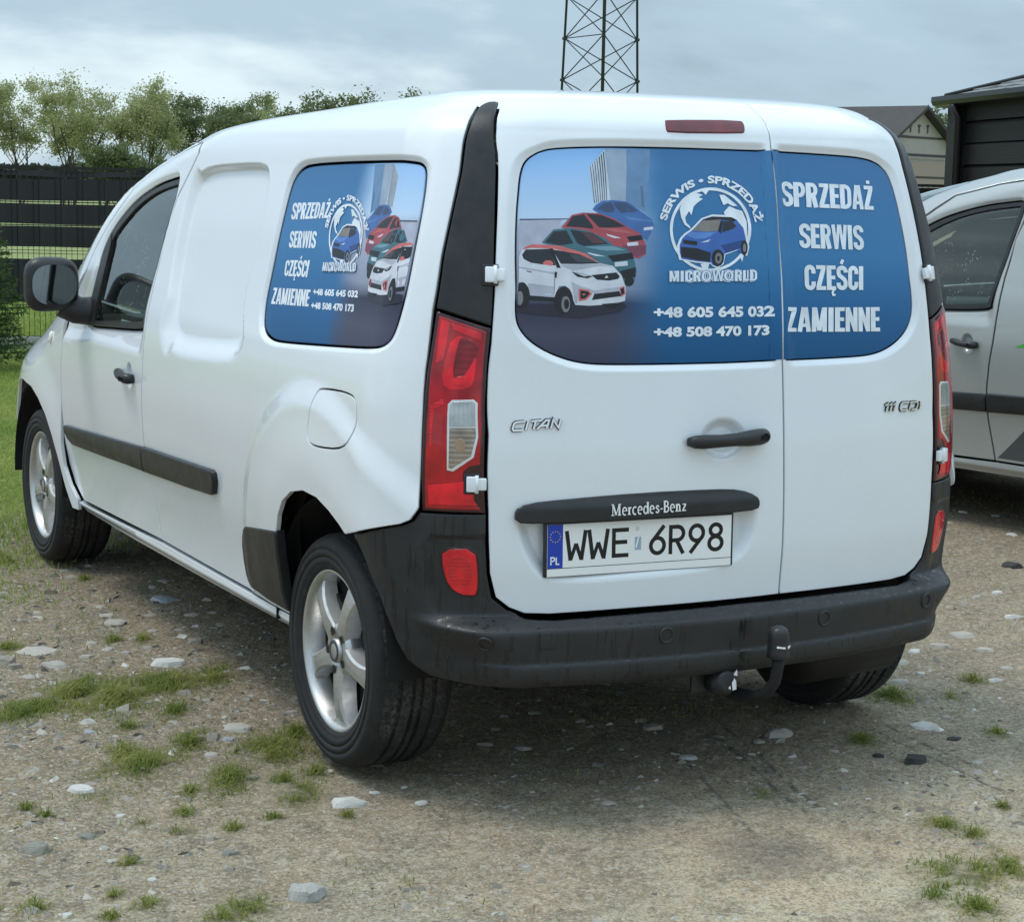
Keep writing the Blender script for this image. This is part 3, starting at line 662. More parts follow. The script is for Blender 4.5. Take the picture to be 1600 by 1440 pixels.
# ------------------------------------------------------------------ print, stone and grass outlines
D_rear_cars=[['backdrop',[['wallgrey',[(-0.68,1.481),(-0.556,1.484),(-0.575,1.459),(-0.604,1.421),(-0.659,1.414),(-0.669,1.37)]],['building',[(-0.487,1.614),(-0.437,1.659),(-0.417,1.533),(-0.466,1.525)]],['buildingshade',[(-0.437,1.663),(-0.364,1.664),(-0.369,1.531),(-0.417,1.533)]],['buildingfade',[(-0.364,1.664),(-0.282,1.666),(-0.307,1.508),(-0.369,1.531)]],['stripe',[(-0.484,1.617),(-0.482,1.618),(-0.464,1.526),(-0.466,1.526)]],['stripe',[(-0.477,1.623),(-0.475,1.624),(-0.458,1.527),(-0.46,1.527)]],['stripe',[(-0.47,1.628),(-0.468,1.63),(-0.452,1.529),(-0.454,1.528)]],['stripe',[(-0.463,1.634),(-0.461,1.636),(-0.445,1.53),(-0.447,1.53)]],['stripe',[(-0.456,1.64),(-0.453,1.642),(-0.439,1.532),(-0.441,1.531)]],['stripe',[(-0.449,1.646),(-0.446,1.648),(-0.433,1.533),(-0.435,1.532)]],['stripe',[(-0.442,1.652),(-0.439,1.654),(-0.427,1.534),(-0.429,1.534)]],['stripe',[(-0.68,1.484),(-0.533,1.487),(-0.533,1.485),(-0.68,1.481)]],['stripef',[(-0.322,1.571),(-0.314,1.571),(-0.309,1.517),(-0.319,1.519)]]]],['blue',[['carblue',[(-0.47,1.51),(-0.461,1.521),(-0.441,1.532),(-0.409,1.534),(-0.366,1.531),(-0.345,1.522),(-0.323,1.508),(-0.288,1.489),(-0.28,1.475),(-0.29,1.453),(-0.301,1.436),(-0.322,1.449),(-0.359,1.467),(-0.402,1.488),(-0.449,1.5)]],['glassf',[(-0.409,1.529),(-0.366,1.528),(-0.328,1.507),(-0.382,1.502),(-0.398,1.515)]],['glassf',[(-0.458,1.511),(-0.435,1.527),(-0.413,1.529),(-0.403,1.513),(-0.408,1.503),(-0.429,1.504)]],['carblueb',[(-0.376,1.495),(-0.291,1.486),(-0.285,1.481),(-0.355,1.486)]],['platep',[(-0.312,1.467),(-0.283,1.47),(-0.282,1.463),(-0.311,1.46)]]]],['red',[['carred',[(-0.558,1.465),(-0.53,1.496),(-0.496,1.502),(-0.449,1.501),(-0.402,1.488),(-0.359,1.467),(-0.322,1.453),(-0.306,1.428),(-0.303,1.402),(-0.326,1.39),(-0.362,1.402),(-0.403,1.423),(-0.425,1.439),(-0.481,1.458),(-0.532,1.461)]],['glassp',[(-0.545,1.467),(-0.529,1.492),(-0.495,1.498),(-0.468,1.472),(-0.464,1.462),(-0.507,1.466)]],['glassp',[(-0.488,1.499),(-0.444,1.497),(-0.407,1.486),(-0.367,1.469),(-0.411,1.466),(-0.447,1.466)]],['carredd',[(-0.378,1.423),(-0.303,1.424),(-0.305,1.402),(-0.331,1.394),(-0.362,1.406)]],['darkp',[(-0.364,1.444),(-0.32,1.449),(-0.312,1.437),(-0.353,1.432)]],['lightp',[(-0.426,1.451),(-0.379,1.441),(-0.399,1.44),(-0.42,1.446)]],['platep',[(-0.362,1.429),(-0.328,1.432),(-0.327,1.423),(-0.36,1.421)]],['carredhi',[(-0.447,1.464),(-0.38,1.463),(-0.338,1.451),(-0.4,1.456)]]]],['teal',[['carteal',[(-0.608,1.427),(-0.58,1.459),(-0.532,1.464),(-0.481,1.458),(-0.425,1.439),(-0.403,1.423),(-0.362,1.415),(-0.338,1.387),(-0.331,1.36),(-0.336,1.335),(-0.358,1.322),(-0.379,1.339),(-0.4,1.372),(-0.44,1.381),(-0.481,1.401),(-0.555,1.417)]],['glassp',[(-0.598,1.428),(-0.579,1.454),(-0.542,1.458),(-0.518,1.426),(-0.556,1.421)]],['glassp',[(-0.532,1.46),(-0.466,1.452),(-0.416,1.426),(-0.488,1.42),(-0.508,1.427)]],['wiper',[(-0.499,1.455),(-0.466,1.451),(-0.424,1.427),(-0.464,1.428)]],['tealhi',[(-0.488,1.418),(-0.403,1.421),(-0.365,1.411),(-0.423,1.409)]],['darkp',[(-0.417,1.397),(-0.346,1.405),(-0.339,1.39),(-0.401,1.382)]],['lightp',[(-0.477,1.405),(-0.422,1.395),(-0.451,1.396),(-0.471,1.401)]],['platep',[(-0.396,1.381),(-0.358,1.384),(-0.357,1.373),(-0.394,1.37)]],['darkp',[(-0.38,1.359),(-0.333,1.369),(-0.333,1.345),(-0.369,1.341)]],['darkp',[(-0.337,1.335),(-0.339,1.328),(-0.344,1.324),(-0.351,1.322),(-0.358,1.324),(-0.363,1.328),(-0.365,1.335),(-0.364,1.341),(-0.359,1.346),(-0.352,1.347),(-0.345,1.346),(-0.34,1.341)]]]],['shadow',[['shade',[(-0.658,1.271),(-0.552,1.278),(-0.497,1.276),(-0.365,1.282),(-0.354,1.272),(-0.373,1.259),(-0.479,1.243),(-0.615,1.253),(-0.656,1.259)]]]],['white',[['carwhite',[(-0.666,1.37),(-0.662,1.399),(-0.659,1.414),(-0.637,1.42),(-0.556,1.418),(-0.481,1.401),(-0.44,1.378),(-0.4,1.372),(-0.374,1.349),(-0.36,1.318),(-0.36,1.286),(-0.394,1.278),(-0.459,1.274),(-0.497,1.276),(-0.512,1.301),(-0.528,1.322),(-0.547,1.322),(-0.556,1.294),(-0.623,1.298),(-0.636,1.321),(-0.653,1.331),(-0.662,1.328)]],['carwhited',[(-0.632,1.329),(-0.56,1.321),(-0.556,1.294),(-0.623,1.298)]],['carwhited',[(-0.665,1.37),(-0.647,1.367),(-0.562,1.355),(-0.562,1.35),(-0.646,1.362),(-0.664,1.365)]],['darkp',[(-0.563,1.355),(-0.561,1.355),(-0.557,1.303),(-0.558,1.303)]],['carwhited',[(-0.55,1.373),(-0.493,1.375),(-0.438,1.377),(-0.4,1.37),(-0.44,1.371),(-0.516,1.359),(-0.457,1.349),(-0.501,1.355)]],['carwhited',[(-0.515,1.334),(-0.493,1.322),(-0.492,1.278),(-0.498,1.28)]],['coral',[(-0.66,1.409),(-0.652,1.416),(-0.632,1.423),(-0.556,1.42),(-0.481,1.402),(-0.444,1.381),(-0.48,1.392),(-0.569,1.412),(-0.636,1.414)]],['glassp',[(-0.657,1.397),(-0.649,1.41),(-0.583,1.412),(-0.562,1.372),(-0.597,1.374),(-0.63,1.378),(-0.651,1.387)]],['glassp',[(-0.576,1.411),(-0.5,1.4),(-0.438,1.378),(-0.493,1.376),(-0.548,1.376)]],['glasshi',[(-0.529,1.401),(-0.485,1.395),(-0.448,1.38),(-0.503,1.381)]],['darkp',[(-0.584,1.413),(-0.575,1.413),(-0.547,1.366),(-0.558,1.366)]],['coral',[(-0.599,1.377),(-0.591,1.384),(-0.577,1.384),(-0.569,1.378),(-0.571,1.371),(-0.595,1.374)]],['darkp',[(-0.639,1.359),(-0.625,1.356),(-0.625,1.354),(-0.639,1.357)]],['darkp',[(-0.562,1.357),(-0.556,1.356),(-0.556,1.341),(-0.56,1.343)]],['darkp',[(-0.628,1.299),(-0.552,1.294),(-0.551,1.284),(-0.621,1.287)]],['darkp',[(-0.504,1.286),(-0.504,1.275),(-0.506,1.266),(-0.511,1.258),(-0.517,1.253),(-0.524,1.251),(-0.532,1.253),(-0.54,1.258),(-0.547,1.266),(-0.552,1.275),(-0.555,1.286),(-0.555,1.297),(-0.553,1.307),(-0.548,1.314),(-0.542,1.319),(-0.534,1.321),(-0.526,1.32),(-0.518,1.315),(-0.512,1.307),(-0.507,1.297)]],['greyp',[(-0.511,1.278),(-0.511,1.269),(-0.513,1.262),(-0.517,1.258),(-0.523,1.258),(-0.528,1.262),(-0.532,1.269),(-0.535,1.278),(-0.535,1.287),(-0.533,1.294),(-0.528,1.297),(-0.523,1.297),(-0.518,1.294),(-0.513,1.287)]],['darkp',[(-0.514,1.278),(-0.514,1.272),(-0.516,1.267),(-0.519,1.265),(-0.523,1.267),(-0.526,1.272),(-0.528,1.278),(-0.528,1.284),(-0.526,1.289),(-0.523,1.29),(-0.519,1.289),(-0.516,1.284)]],['darkp',[(-0.621,1.298),(-0.621,1.288),(-0.622,1.279),(-0.625,1.272),(-0.63,1.268),(-0.636,1.266),(-0.643,1.267),(-0.649,1.272),(-0.655,1.279),(-0.659,1.288),(-0.661,1.298),(-0.662,1.308),(-0.661,1.317),(-0.658,1.324),(-0.653,1.329),(-0.647,1.331),(-0.64,1.329),(-0.634,1.324),(-0.628,1.317),(-0.624,1.308)]],['greyp',[(-0.638,1.292),(-0.637,1.284),(-0.639,1.278),(-0.641,1.275),(-0.645,1.275),(-0.65,1.278),(-0.653,1.284),(-0.655,1.292),(-0.656,1.299),(-0.654,1.306),(-0.651,1.309),(-0.647,1.309),(-0.643,1.306),(-0.64,1.3)]],['darkp',[(-0.516,1.357),(-0.456,1.346),(-0.471,1.341),(-0.499,1.345)]],['lightp',[(-0.508,1.355),(-0.467,1.347),(-0.481,1.346)]],['darkp',[(-0.46,1.349),(-0.39,1.356),(-0.379,1.346),(-0.384,1.34),(-0.408,1.336),(-0.444,1.338)]],['lightp',[(-0.423,1.342),(-0.417,1.349),(-0.412,1.343)]],['platep',[(-0.437,1.327),(-0.393,1.33),(-0.391,1.317),(-0.435,1.315)]],['carwhited',[(-0.503,1.326),(-0.445,1.311),(-0.368,1.322),(-0.361,1.312),(-0.444,1.303),(-0.493,1.318)]],['darkp',[(-0.448,1.303),(-0.379,1.31),(-0.37,1.298),(-0.453,1.288)]],['coral',[(-0.493,1.316),(-0.465,1.313),(-0.454,1.303),(-0.469,1.288),(-0.489,1.285)]],['darkp',[(-0.488,1.312),(-0.467,1.309),(-0.46,1.303),(-0.472,1.292),(-0.485,1.29)]],['coral',[(-0.379,1.317),(-0.365,1.323),(-0.361,1.303),(-0.371,1.296)]],['darkp',[(-0.376,1.315),(-0.366,1.319),(-0.364,1.304),(-0.371,1.3)]],['darkp',[(-0.427,1.278),(-0.37,1.282),(-0.383,1.27),(-0.402,1.27)]]]]]
D_rear_logo=[['ring',[[(0.045,1.465),(0.042,1.451),(0.036,1.438),(0.028,1.424),(0.019,1.412),(0.007,1.4),(-0.006,1.39),(-0.02,1.381),(-0.036,1.373),(-0.052,1.367),(-0.069,1.362),(-0.086,1.36),(-0.103,1.359),(-0.12,1.36),(-0.137,1.362),(-0.153,1.367),(-0.168,1.373),(-0.181,1.38),(-0.194,1.389),(-0.205,1.4),(-0.214,1.411),(-0.221,1.423),(-0.226,1.436),(-0.229,1.45),(-0.23,1.463),(-0.229,1.477),(-0.225,1.49),(-0.219,1.503),(-0.21,1.516),(-0.2,1.527),(-0.187,1.538),(-0.173,1.547),(-0.157,1.555),(-0.14,1.561),(-0.122,1.566),(-0.103,1.569),(-0.084,1.57),(-0.066,1.57),(-0.047,1.567),(-0.03,1.563),(-0.014,1.557),(0.001,1.55),(0.014,1.541),(0.025,1.53),(0.034,1.519),(0.04,1.506),(0.044,1.493),(0.046,1.479)],[(0.034,1.465),(0.031,1.452),(0.026,1.44),(0.019,1.427),(0.01,1.416),(-0,1.405),(-0.012,1.395),(-0.026,1.386),(-0.04,1.379),(-0.055,1.374),(-0.071,1.369),(-0.087,1.367),(-0.103,1.366),(-0.119,1.367),(-0.134,1.369),(-0.149,1.373),(-0.163,1.379),(-0.176,1.386),(-0.187,1.395),(-0.197,1.404),(-0.206,1.415),(-0.212,1.426),(-0.217,1.438),(-0.22,1.451),(-0.221,1.463),(-0.219,1.476),(-0.216,1.489),(-0.21,1.501),(-0.202,1.512),(-0.192,1.523),(-0.181,1.533),(-0.168,1.541),(-0.153,1.549),(-0.137,1.555),(-0.12,1.559),(-0.103,1.562),(-0.086,1.563),(-0.068,1.562),(-0.051,1.56),(-0.035,1.556),(-0.02,1.551),(-0.006,1.544),(0.006,1.535),(0.016,1.526),(0.024,1.515),(0.03,1.503),(0.034,1.491),(0.035,1.478)]]],['white',[(-0.196,1.514),(-0.183,1.537),(-0.161,1.551),(-0.146,1.557),(-0.129,1.554),(-0.114,1.551),(-0.13,1.545),(-0.115,1.541),(-0.137,1.53),(-0.149,1.521),(-0.158,1.499),(-0.165,1.51),(-0.179,1.493),(-0.176,1.48),(-0.167,1.474),(-0.16,1.464),(-0.181,1.475),(-0.192,1.493)]],['white',[(-0.116,1.561),(-0.092,1.563),(-0.104,1.551)]],['white',[(-0.056,1.552),(-0.038,1.552),(-0.016,1.538),(0.005,1.525),(-0.012,1.524),(-0.03,1.531),(-0.045,1.526),(-0.052,1.541)]],['white',[(-0.046,1.509),(-0.025,1.524),(-0.001,1.516),(0.02,1.512),(0.031,1.486),(0.029,1.451),(0.018,1.46),(0.009,1.482),(-0.011,1.494),(-0.028,1.499),(-0.043,1.498)]],['white',[(-0.135,1.378),(-0.105,1.381),(-0.114,1.36),(-0.124,1.356),(-0.13,1.367)]],['white',[(-0.003,1.397),(0.011,1.402),(0.003,1.383)]],['white',[(-0.208,1.424),(-0.198,1.442),(-0.183,1.454),(-0.164,1.463),(-0.126,1.492),(-0.088,1.502),(-0.018,1.501),(0.002,1.495),(0.025,1.472),(0.029,1.444),(0.032,1.421),(0.022,1.398),(0.005,1.402),(-0.003,1.414),(-0.052,1.401),(-0.06,1.377),(-0.08,1.366),(-0.096,1.372),(-0.102,1.378),(-0.15,1.381),(-0.202,1.388),(-0.207,1.406)]],['logoblue',[(-0.2,1.424),(-0.191,1.441),(-0.176,1.452),(-0.159,1.461),(-0.123,1.488),(-0.088,1.497),(-0.022,1.496),(-0.004,1.49),(0.017,1.469),(0.022,1.443),(0.024,1.421),(0.015,1.4),(-0.001,1.404),(-0.008,1.414),(-0.054,1.403),(-0.062,1.38),(-0.08,1.37),(-0.096,1.375),(-0.101,1.381),(-0.146,1.384),(-0.195,1.39),(-0.2,1.407)]],['logobluehi',[(-0.179,1.45),(-0.159,1.458),(-0.114,1.456),(-0.077,1.458),(-0.115,1.442),(-0.149,1.44)]],['darkp',[(-0.123,1.489),(-0.088,1.497),(-0.022,1.496),(-0.005,1.49),(-0.011,1.485),(-0.056,1.489),(-0.112,1.487)]],['glassbr',[(-0.158,1.462),(-0.121,1.486),(-0.058,1.49),(-0.072,1.461),(-0.114,1.458)]],['glassp',[(-0.058,1.457),(-0.052,1.485),(-0.019,1.486),(-0.007,1.473),(-0.02,1.466)]],['darkp',[(-0.072,1.461),(-0.06,1.487),(-0.052,1.487),(-0.062,1.453)]],['darkp',[(-0.189,1.438),(-0.143,1.434),(-0.144,1.424),(-0.187,1.428)]],['lightp',[(-0.133,1.431),(-0.098,1.44),(-0.107,1.433)]],['darkp',[(-0.196,1.42),(-0.145,1.417),(-0.1,1.406),(-0.104,1.383),(-0.146,1.387),(-0.195,1.395)]],['logoblued',[(-0.065,1.425),(0.012,1.438),(0.013,1.421),(-0.05,1.406),(-0.057,1.416)]],['darkp',[(-0.057,1.393),(-0.059,1.385),(-0.063,1.379),(-0.069,1.374),(-0.076,1.372),(-0.083,1.372),(-0.089,1.374),(-0.094,1.379),(-0.097,1.385),(-0.098,1.393),(-0.096,1.4),(-0.093,1.406),(-0.087,1.411),(-0.08,1.414),(-0.073,1.414),(-0.066,1.411),(-0.061,1.407),(-0.058,1.4)]],['greyp',[(-0.064,1.392),(-0.066,1.385),(-0.071,1.38),(-0.077,1.378),(-0.082,1.38),(-0.086,1.385),(-0.087,1.392),(-0.085,1.399),(-0.08,1.404),(-0.075,1.406),(-0.069,1.404),(-0.065,1.399)]],['darkp',[(-0.071,1.392),(-0.072,1.388),(-0.075,1.385),(-0.078,1.385),(-0.08,1.388),(-0.081,1.392),(-0.079,1.396),(-0.077,1.398),(-0.074,1.398),(-0.071,1.396)]],['darkp',[(0.026,1.419),(0.024,1.411),(0.02,1.404),(0.015,1.4),(0.009,1.4),(0.005,1.404),(0.002,1.411),(0.002,1.419),(0.004,1.427),(0.008,1.434),(0.014,1.437),(0.019,1.437),(0.023,1.434),(0.026,1.427)]],['greyp',[(0.02,1.418),(0.019,1.412),(0.015,1.408),(0.012,1.408),(0.009,1.412),(0.009,1.418),(0.011,1.425),(0.014,1.429),(0.018,1.429),(0.02,1.425)]]]
D_rear_text=[['SPRZEDAŻ',[(0.179,1.59),(0.582,1.584),(0.558,1.52),(0.166,1.526)]],['SERWIS',[(0.225,1.482),(0.491,1.478),(0.475,1.413),(0.214,1.419)]],['CZĘŚCI',[(0.223,1.375),(0.458,1.37),(0.443,1.307),(0.216,1.31)]],['ZAMIENNE',[(0.142,1.266),(0.502,1.26),(0.491,1.195),(0.135,1.203)]]]
D_rear_phone=[['+48 605 645 032',[(-0.277,1.27),(0.097,1.27),(0.095,1.243),(-0.275,1.244)]],['+48 508 470 173',[(-0.273,1.22),(0.081,1.221),(0.08,1.195),(-0.272,1.196)]]]
D_rear_micro=[(-0.233,1.36),(0.051,1.362),(0.048,1.335),(-0.233,1.333)]
D_rear_arc=[[(-0.24,1.485),(-0.229,1.51),(-0.21,1.534),(-0.184,1.553),(-0.153,1.568),(-0.117,1.577),(-0.08,1.581),(-0.044,1.578),(-0.01,1.568),(0.019,1.554),(0.041,1.534),(0.055,1.51),(0.061,1.484)],[(-0.264,1.488),(-0.251,1.518),(-0.229,1.545),(-0.199,1.568),(-0.162,1.585),(-0.12,1.596),(-0.077,1.6),(-0.033,1.597),(0.006,1.586),(0.04,1.569),(0.066,1.546),(0.082,1.518),(0.088,1.487)]]
D_side_cars=[['backdrop',[['wallgrey',[(-0.837,1.472),(-0.887,1.471),(-0.877,1.45),(-0.863,1.418),(-0.843,1.414),(-0.835,1.377)]],['building',[(-0.939,1.582),(-0.976,1.62),(-0.987,1.51),(-0.948,1.504)]],['buildingshade',[(-0.976,1.623),(-1.03,1.623),(-1.025,1.507),(-0.987,1.51)]],['buildingfade',[(-1.03,1.623),(-1.09,1.624),(-1.072,1.486),(-1.025,1.507)]],['stripe',[(-0.941,1.584),(-0.943,1.586),(-0.95,1.505),(-0.948,1.505)]],['stripe',[(-0.947,1.589),(-0.949,1.591),(-0.955,1.506),(-0.953,1.506)]],['stripe',[(-0.952,1.594),(-0.954,1.596),(-0.96,1.507),(-0.958,1.507)]],['stripe',[(-0.957,1.599),(-0.959,1.601),(-0.965,1.508),(-0.963,1.508)]],['stripe',[(-0.963,1.604),(-0.965,1.605),(-0.97,1.509),(-0.968,1.509)]],['stripe',[(-0.968,1.609),(-0.97,1.61),(-0.975,1.511),(-0.973,1.51)]],['stripe',[(-0.973,1.614),(-0.975,1.615),(-0.98,1.512),(-0.978,1.511)]],['stripe',[(-0.837,1.475),(-0.899,1.474),(-0.899,1.471),(-0.837,1.472)]],['stripef',[(-1.063,1.541),(-1.07,1.541),(-1.071,1.493),(-1.064,1.495)]]]],['blue',[['carblue',[(-0.944,1.492),(-0.952,1.501),(-0.969,1.51),(-0.994,1.511),(-1.027,1.508),(-1.043,1.499),(-1.059,1.486),(-1.086,1.469),(-1.091,1.455),(-1.081,1.437),(-1.071,1.422),(-1.055,1.434),(-1.027,1.451),(-0.995,1.471),(-0.959,1.482)]],['glassf',[(-0.993,1.507),(-1.027,1.505),(-1.055,1.485),(-1.013,1.482),(-1.001,1.494)]],['glassf',[(-0.953,1.492),(-0.973,1.505),(-0.99,1.506),(-0.997,1.493),(-0.992,1.483),(-0.975,1.486)]],['carblueb',[(-1.016,1.476),(-1.084,1.466),(-1.087,1.461),(-1.033,1.468)]],['platep',[(-1.065,1.45),(-1.089,1.451),(-1.089,1.445),(-1.065,1.444)]]]],['red',[['carred',[(-0.885,1.455),(-0.901,1.481),(-0.922,1.486),(-0.959,1.483),(-0.995,1.471),(-1.027,1.451),(-1.055,1.438),(-1.066,1.415),(-1.067,1.393),(-1.047,1.383),(-1.018,1.395),(-0.986,1.414),(-0.971,1.429),(-0.927,1.447),(-0.897,1.451)]],['glassp',[(-0.891,1.457),(-0.902,1.477),(-0.922,1.482),(-0.94,1.459),(-0.942,1.45),(-0.912,1.454)]],['glassp',[(-0.928,1.483),(-0.963,1.479),(-0.991,1.469),(-1.021,1.453),(-0.985,1.452),(-0.956,1.453)]],['carredd',[(-1.007,1.413),(-1.068,1.411),(-1.065,1.393),(-1.043,1.386),(-1.018,1.398)]],['darkp',[(-1.021,1.431),(-1.057,1.434),(-1.062,1.423),(-1.028,1.421)]],['lightp',[(-0.972,1.439),(-1.008,1.429),(-0.991,1.429),(-0.975,1.435)]],['platep',[(-1.021,1.418),(-1.049,1.419),(-1.049,1.412),(-1.021,1.411)]],['carredhi',[(-0.956,1.451),(-1.01,1.448),(-1.042,1.436),(-0.993,1.443)]]]],['teal',[['carteal',[(-0.861,1.424),(-0.875,1.45),(-0.897,1.454),(-0.927,1.447),(-0.971,1.429),(-0.986,1.414),(-1.019,1.406),(-1.036,1.381),(-1.041,1.357),(-1.034,1.335),(-1.015,1.325),(-0.999,1.34),(-0.983,1.37),(-0.951,1.379),(-0.919,1.398),(-0.882,1.414)]],['glassp',[(-0.866,1.425),(-0.875,1.447),(-0.892,1.449),(-0.901,1.421),(-0.882,1.418)]],['glassp',[(-0.897,1.451),(-0.939,1.442),(-0.976,1.417),(-0.919,1.414),(-0.906,1.421)]],['wiper',[(-0.916,1.445),(-0.939,1.44),(-0.97,1.418),(-0.937,1.421)]],['tealhi',[(-0.919,1.413),(-0.986,1.412),(-1.016,1.403),(-0.969,1.403)]],['darkp',[(-0.972,1.393),(-1.032,1.396),(-1.036,1.384),(-0.984,1.378)]],['lightp',[(-0.924,1.402),(-0.968,1.391),(-0.943,1.393),(-0.927,1.398)]],['platep',[(-0.988,1.378),(-1.019,1.378),(-1.02,1.369),(-0.988,1.368)]],['darkp',[(-1,1.358),(-1.04,1.364),(-1.038,1.344),(-1.007,1.342)]],['darkp',[(-1.033,1.335),(-1.031,1.33),(-1.027,1.326),(-1.021,1.325),(-1.015,1.326),(-1.011,1.331),(-1.01,1.336),(-1.012,1.342),(-1.016,1.346),(-1.022,1.347),(-1.028,1.345),(-1.032,1.341)]]]],['shadow',[['shade',[(-0.833,1.292),(-0.872,1.295),(-0.898,1.291),(-1.003,1.291),(-1.01,1.281),(-0.992,1.271),(-0.904,1.263),(-0.846,1.275),(-0.833,1.281)]]]],['white',[['carwhite',[(-0.836,1.377),(-0.841,1.402),(-0.843,1.414),(-0.851,1.419),(-0.882,1.415),(-0.919,1.398),(-0.951,1.377),(-0.983,1.37),(-1.003,1.349),(-1.013,1.321),(-1.009,1.294),(-0.978,1.288),(-0.921,1.288),(-0.898,1.291),(-0.893,1.313),(-0.887,1.331),(-0.879,1.332),(-0.872,1.309),(-0.847,1.314),(-0.845,1.334),(-0.84,1.343),(-0.836,1.341)]],['carwhited',[(-0.846,1.341),(-0.873,1.332),(-0.872,1.309),(-0.847,1.314)]],['carwhited',[(-0.837,1.376),(-0.844,1.374),(-0.874,1.361),(-0.874,1.356),(-0.844,1.369),(-0.837,1.372)]],['darkp',[(-0.874,1.361),(-0.875,1.361),(-0.873,1.316),(-0.872,1.316)]],['carwhited',[(-0.881,1.376),(-0.911,1.376),(-0.953,1.376),(-0.983,1.369),(-0.95,1.371),(-0.896,1.363),(-0.933,1.352),(-0.904,1.359)]],['carwhited',[(-0.894,1.342),(-0.906,1.33),(-0.901,1.293),(-0.898,1.295)]],['coral',[(-0.842,1.409),(-0.845,1.416),(-0.853,1.421),(-0.882,1.417),(-0.919,1.399),(-0.948,1.38),(-0.919,1.39),(-0.875,1.41),(-0.851,1.414)]],['glassp',[(-0.842,1.4),(-0.846,1.411),(-0.87,1.41),(-0.875,1.376),(-0.862,1.379),(-0.85,1.383),(-0.844,1.391)]],['glassp',[(-0.872,1.409),(-0.908,1.398),(-0.953,1.377),(-0.911,1.377),(-0.882,1.378)]],['glasshi',[(-0.892,1.399),(-0.918,1.393),(-0.945,1.378),(-0.905,1.382)]],['darkp',[(-0.87,1.411),(-0.873,1.411),(-0.881,1.37),(-0.877,1.371)]],['coral',[(-0.861,1.381),(-0.864,1.386),(-0.87,1.386),(-0.873,1.38),(-0.872,1.375),(-0.862,1.378)]],['darkp',[(-0.846,1.366),(-0.851,1.364),(-0.851,1.362),(-0.846,1.364)]],['darkp',[(-0.874,1.363),(-0.877,1.362),(-0.876,1.349),(-0.874,1.351)]],['darkp',[(-0.846,1.315),(-0.874,1.309),(-0.874,1.3),(-0.847,1.304)]],['darkp',[(-0.896,1.3),(-0.894,1.291),(-0.892,1.283),(-0.889,1.276),(-0.885,1.272),(-0.881,1.271),(-0.878,1.273),(-0.875,1.277),(-0.873,1.284),(-0.872,1.293),(-0.872,1.302),(-0.873,1.311),(-0.875,1.319),(-0.877,1.326),(-0.881,1.33),(-0.884,1.331),(-0.888,1.33),(-0.891,1.325),(-0.894,1.318),(-0.896,1.31)]],['greyp',[(-0.891,1.293),(-0.89,1.286),(-0.888,1.28),(-0.885,1.277),(-0.883,1.277),(-0.881,1.281),(-0.88,1.287),(-0.88,1.294),(-0.881,1.302),(-0.883,1.308),(-0.885,1.311),(-0.887,1.311),(-0.89,1.307),(-0.891,1.301)]],['darkp',[(-0.89,1.294),(-0.889,1.288),(-0.887,1.284),(-0.885,1.283),(-0.884,1.285),(-0.883,1.289),(-0.883,1.294),(-0.884,1.299),(-0.885,1.303),(-0.887,1.305),(-0.888,1.303),(-0.889,1.299)]],['darkp',[(-0.848,1.314),(-0.847,1.305),(-0.846,1.298),(-0.844,1.292),(-0.842,1.288),(-0.84,1.287),(-0.838,1.288),(-0.836,1.292),(-0.835,1.299),(-0.834,1.306),(-0.834,1.315),(-0.835,1.323),(-0.836,1.331),(-0.838,1.337),(-0.839,1.341),(-0.842,1.342),(-0.844,1.341),(-0.846,1.337),(-0.847,1.33),(-0.848,1.323)]],['greyp',[(-0.842,1.309),(-0.841,1.303),(-0.84,1.297),(-0.839,1.295),(-0.838,1.295),(-0.837,1.298),(-0.836,1.303),(-0.836,1.309),(-0.837,1.316),(-0.837,1.321),(-0.839,1.324),(-0.84,1.324),(-0.841,1.321),(-0.842,1.316)]],['darkp',[(-0.896,1.361),(-0.934,1.35),(-0.921,1.346),(-0.904,1.351)]],['lightp',[(-0.9,1.359),(-0.925,1.351),(-0.916,1.351)]],['darkp',[(-0.931,1.353),(-0.991,1.355),(-0.999,1.347),(-0.995,1.341),(-0.974,1.339),(-0.943,1.342)]],['lightp',[(-0.962,1.345),(-0.967,1.351),(-0.971,1.345)]],['platep',[(-0.948,1.333),(-0.986,1.333),(-0.986,1.322),(-0.948,1.322)]],['carwhited',[(-0.901,1.334),(-0.94,1.32),(-1.006,1.325),(-1.011,1.316),(-0.939,1.312),(-0.906,1.327)]],['darkp',[(-0.936,1.312),(-0.996,1.315),(-1.001,1.304),(-0.929,1.3)]],['coral',[(-0.905,1.326),(-0.923,1.322),(-0.93,1.313),(-0.918,1.3),(-0.904,1.299)]],['darkp',[(-0.908,1.322),(-0.92,1.319),(-0.925,1.313),(-0.917,1.304),(-0.907,1.303)]],['coral',[(-0.996,1.322),(-1.009,1.326),(-1.01,1.309),(-1,1.303)]],['darkp',[(-0.999,1.32),(-1.007,1.322),(-1.008,1.31),(-1.001,1.307)]],['darkp',[(-0.949,1.29),(-0.999,1.291),(-0.985,1.281),(-0.969,1.282)]]]]]
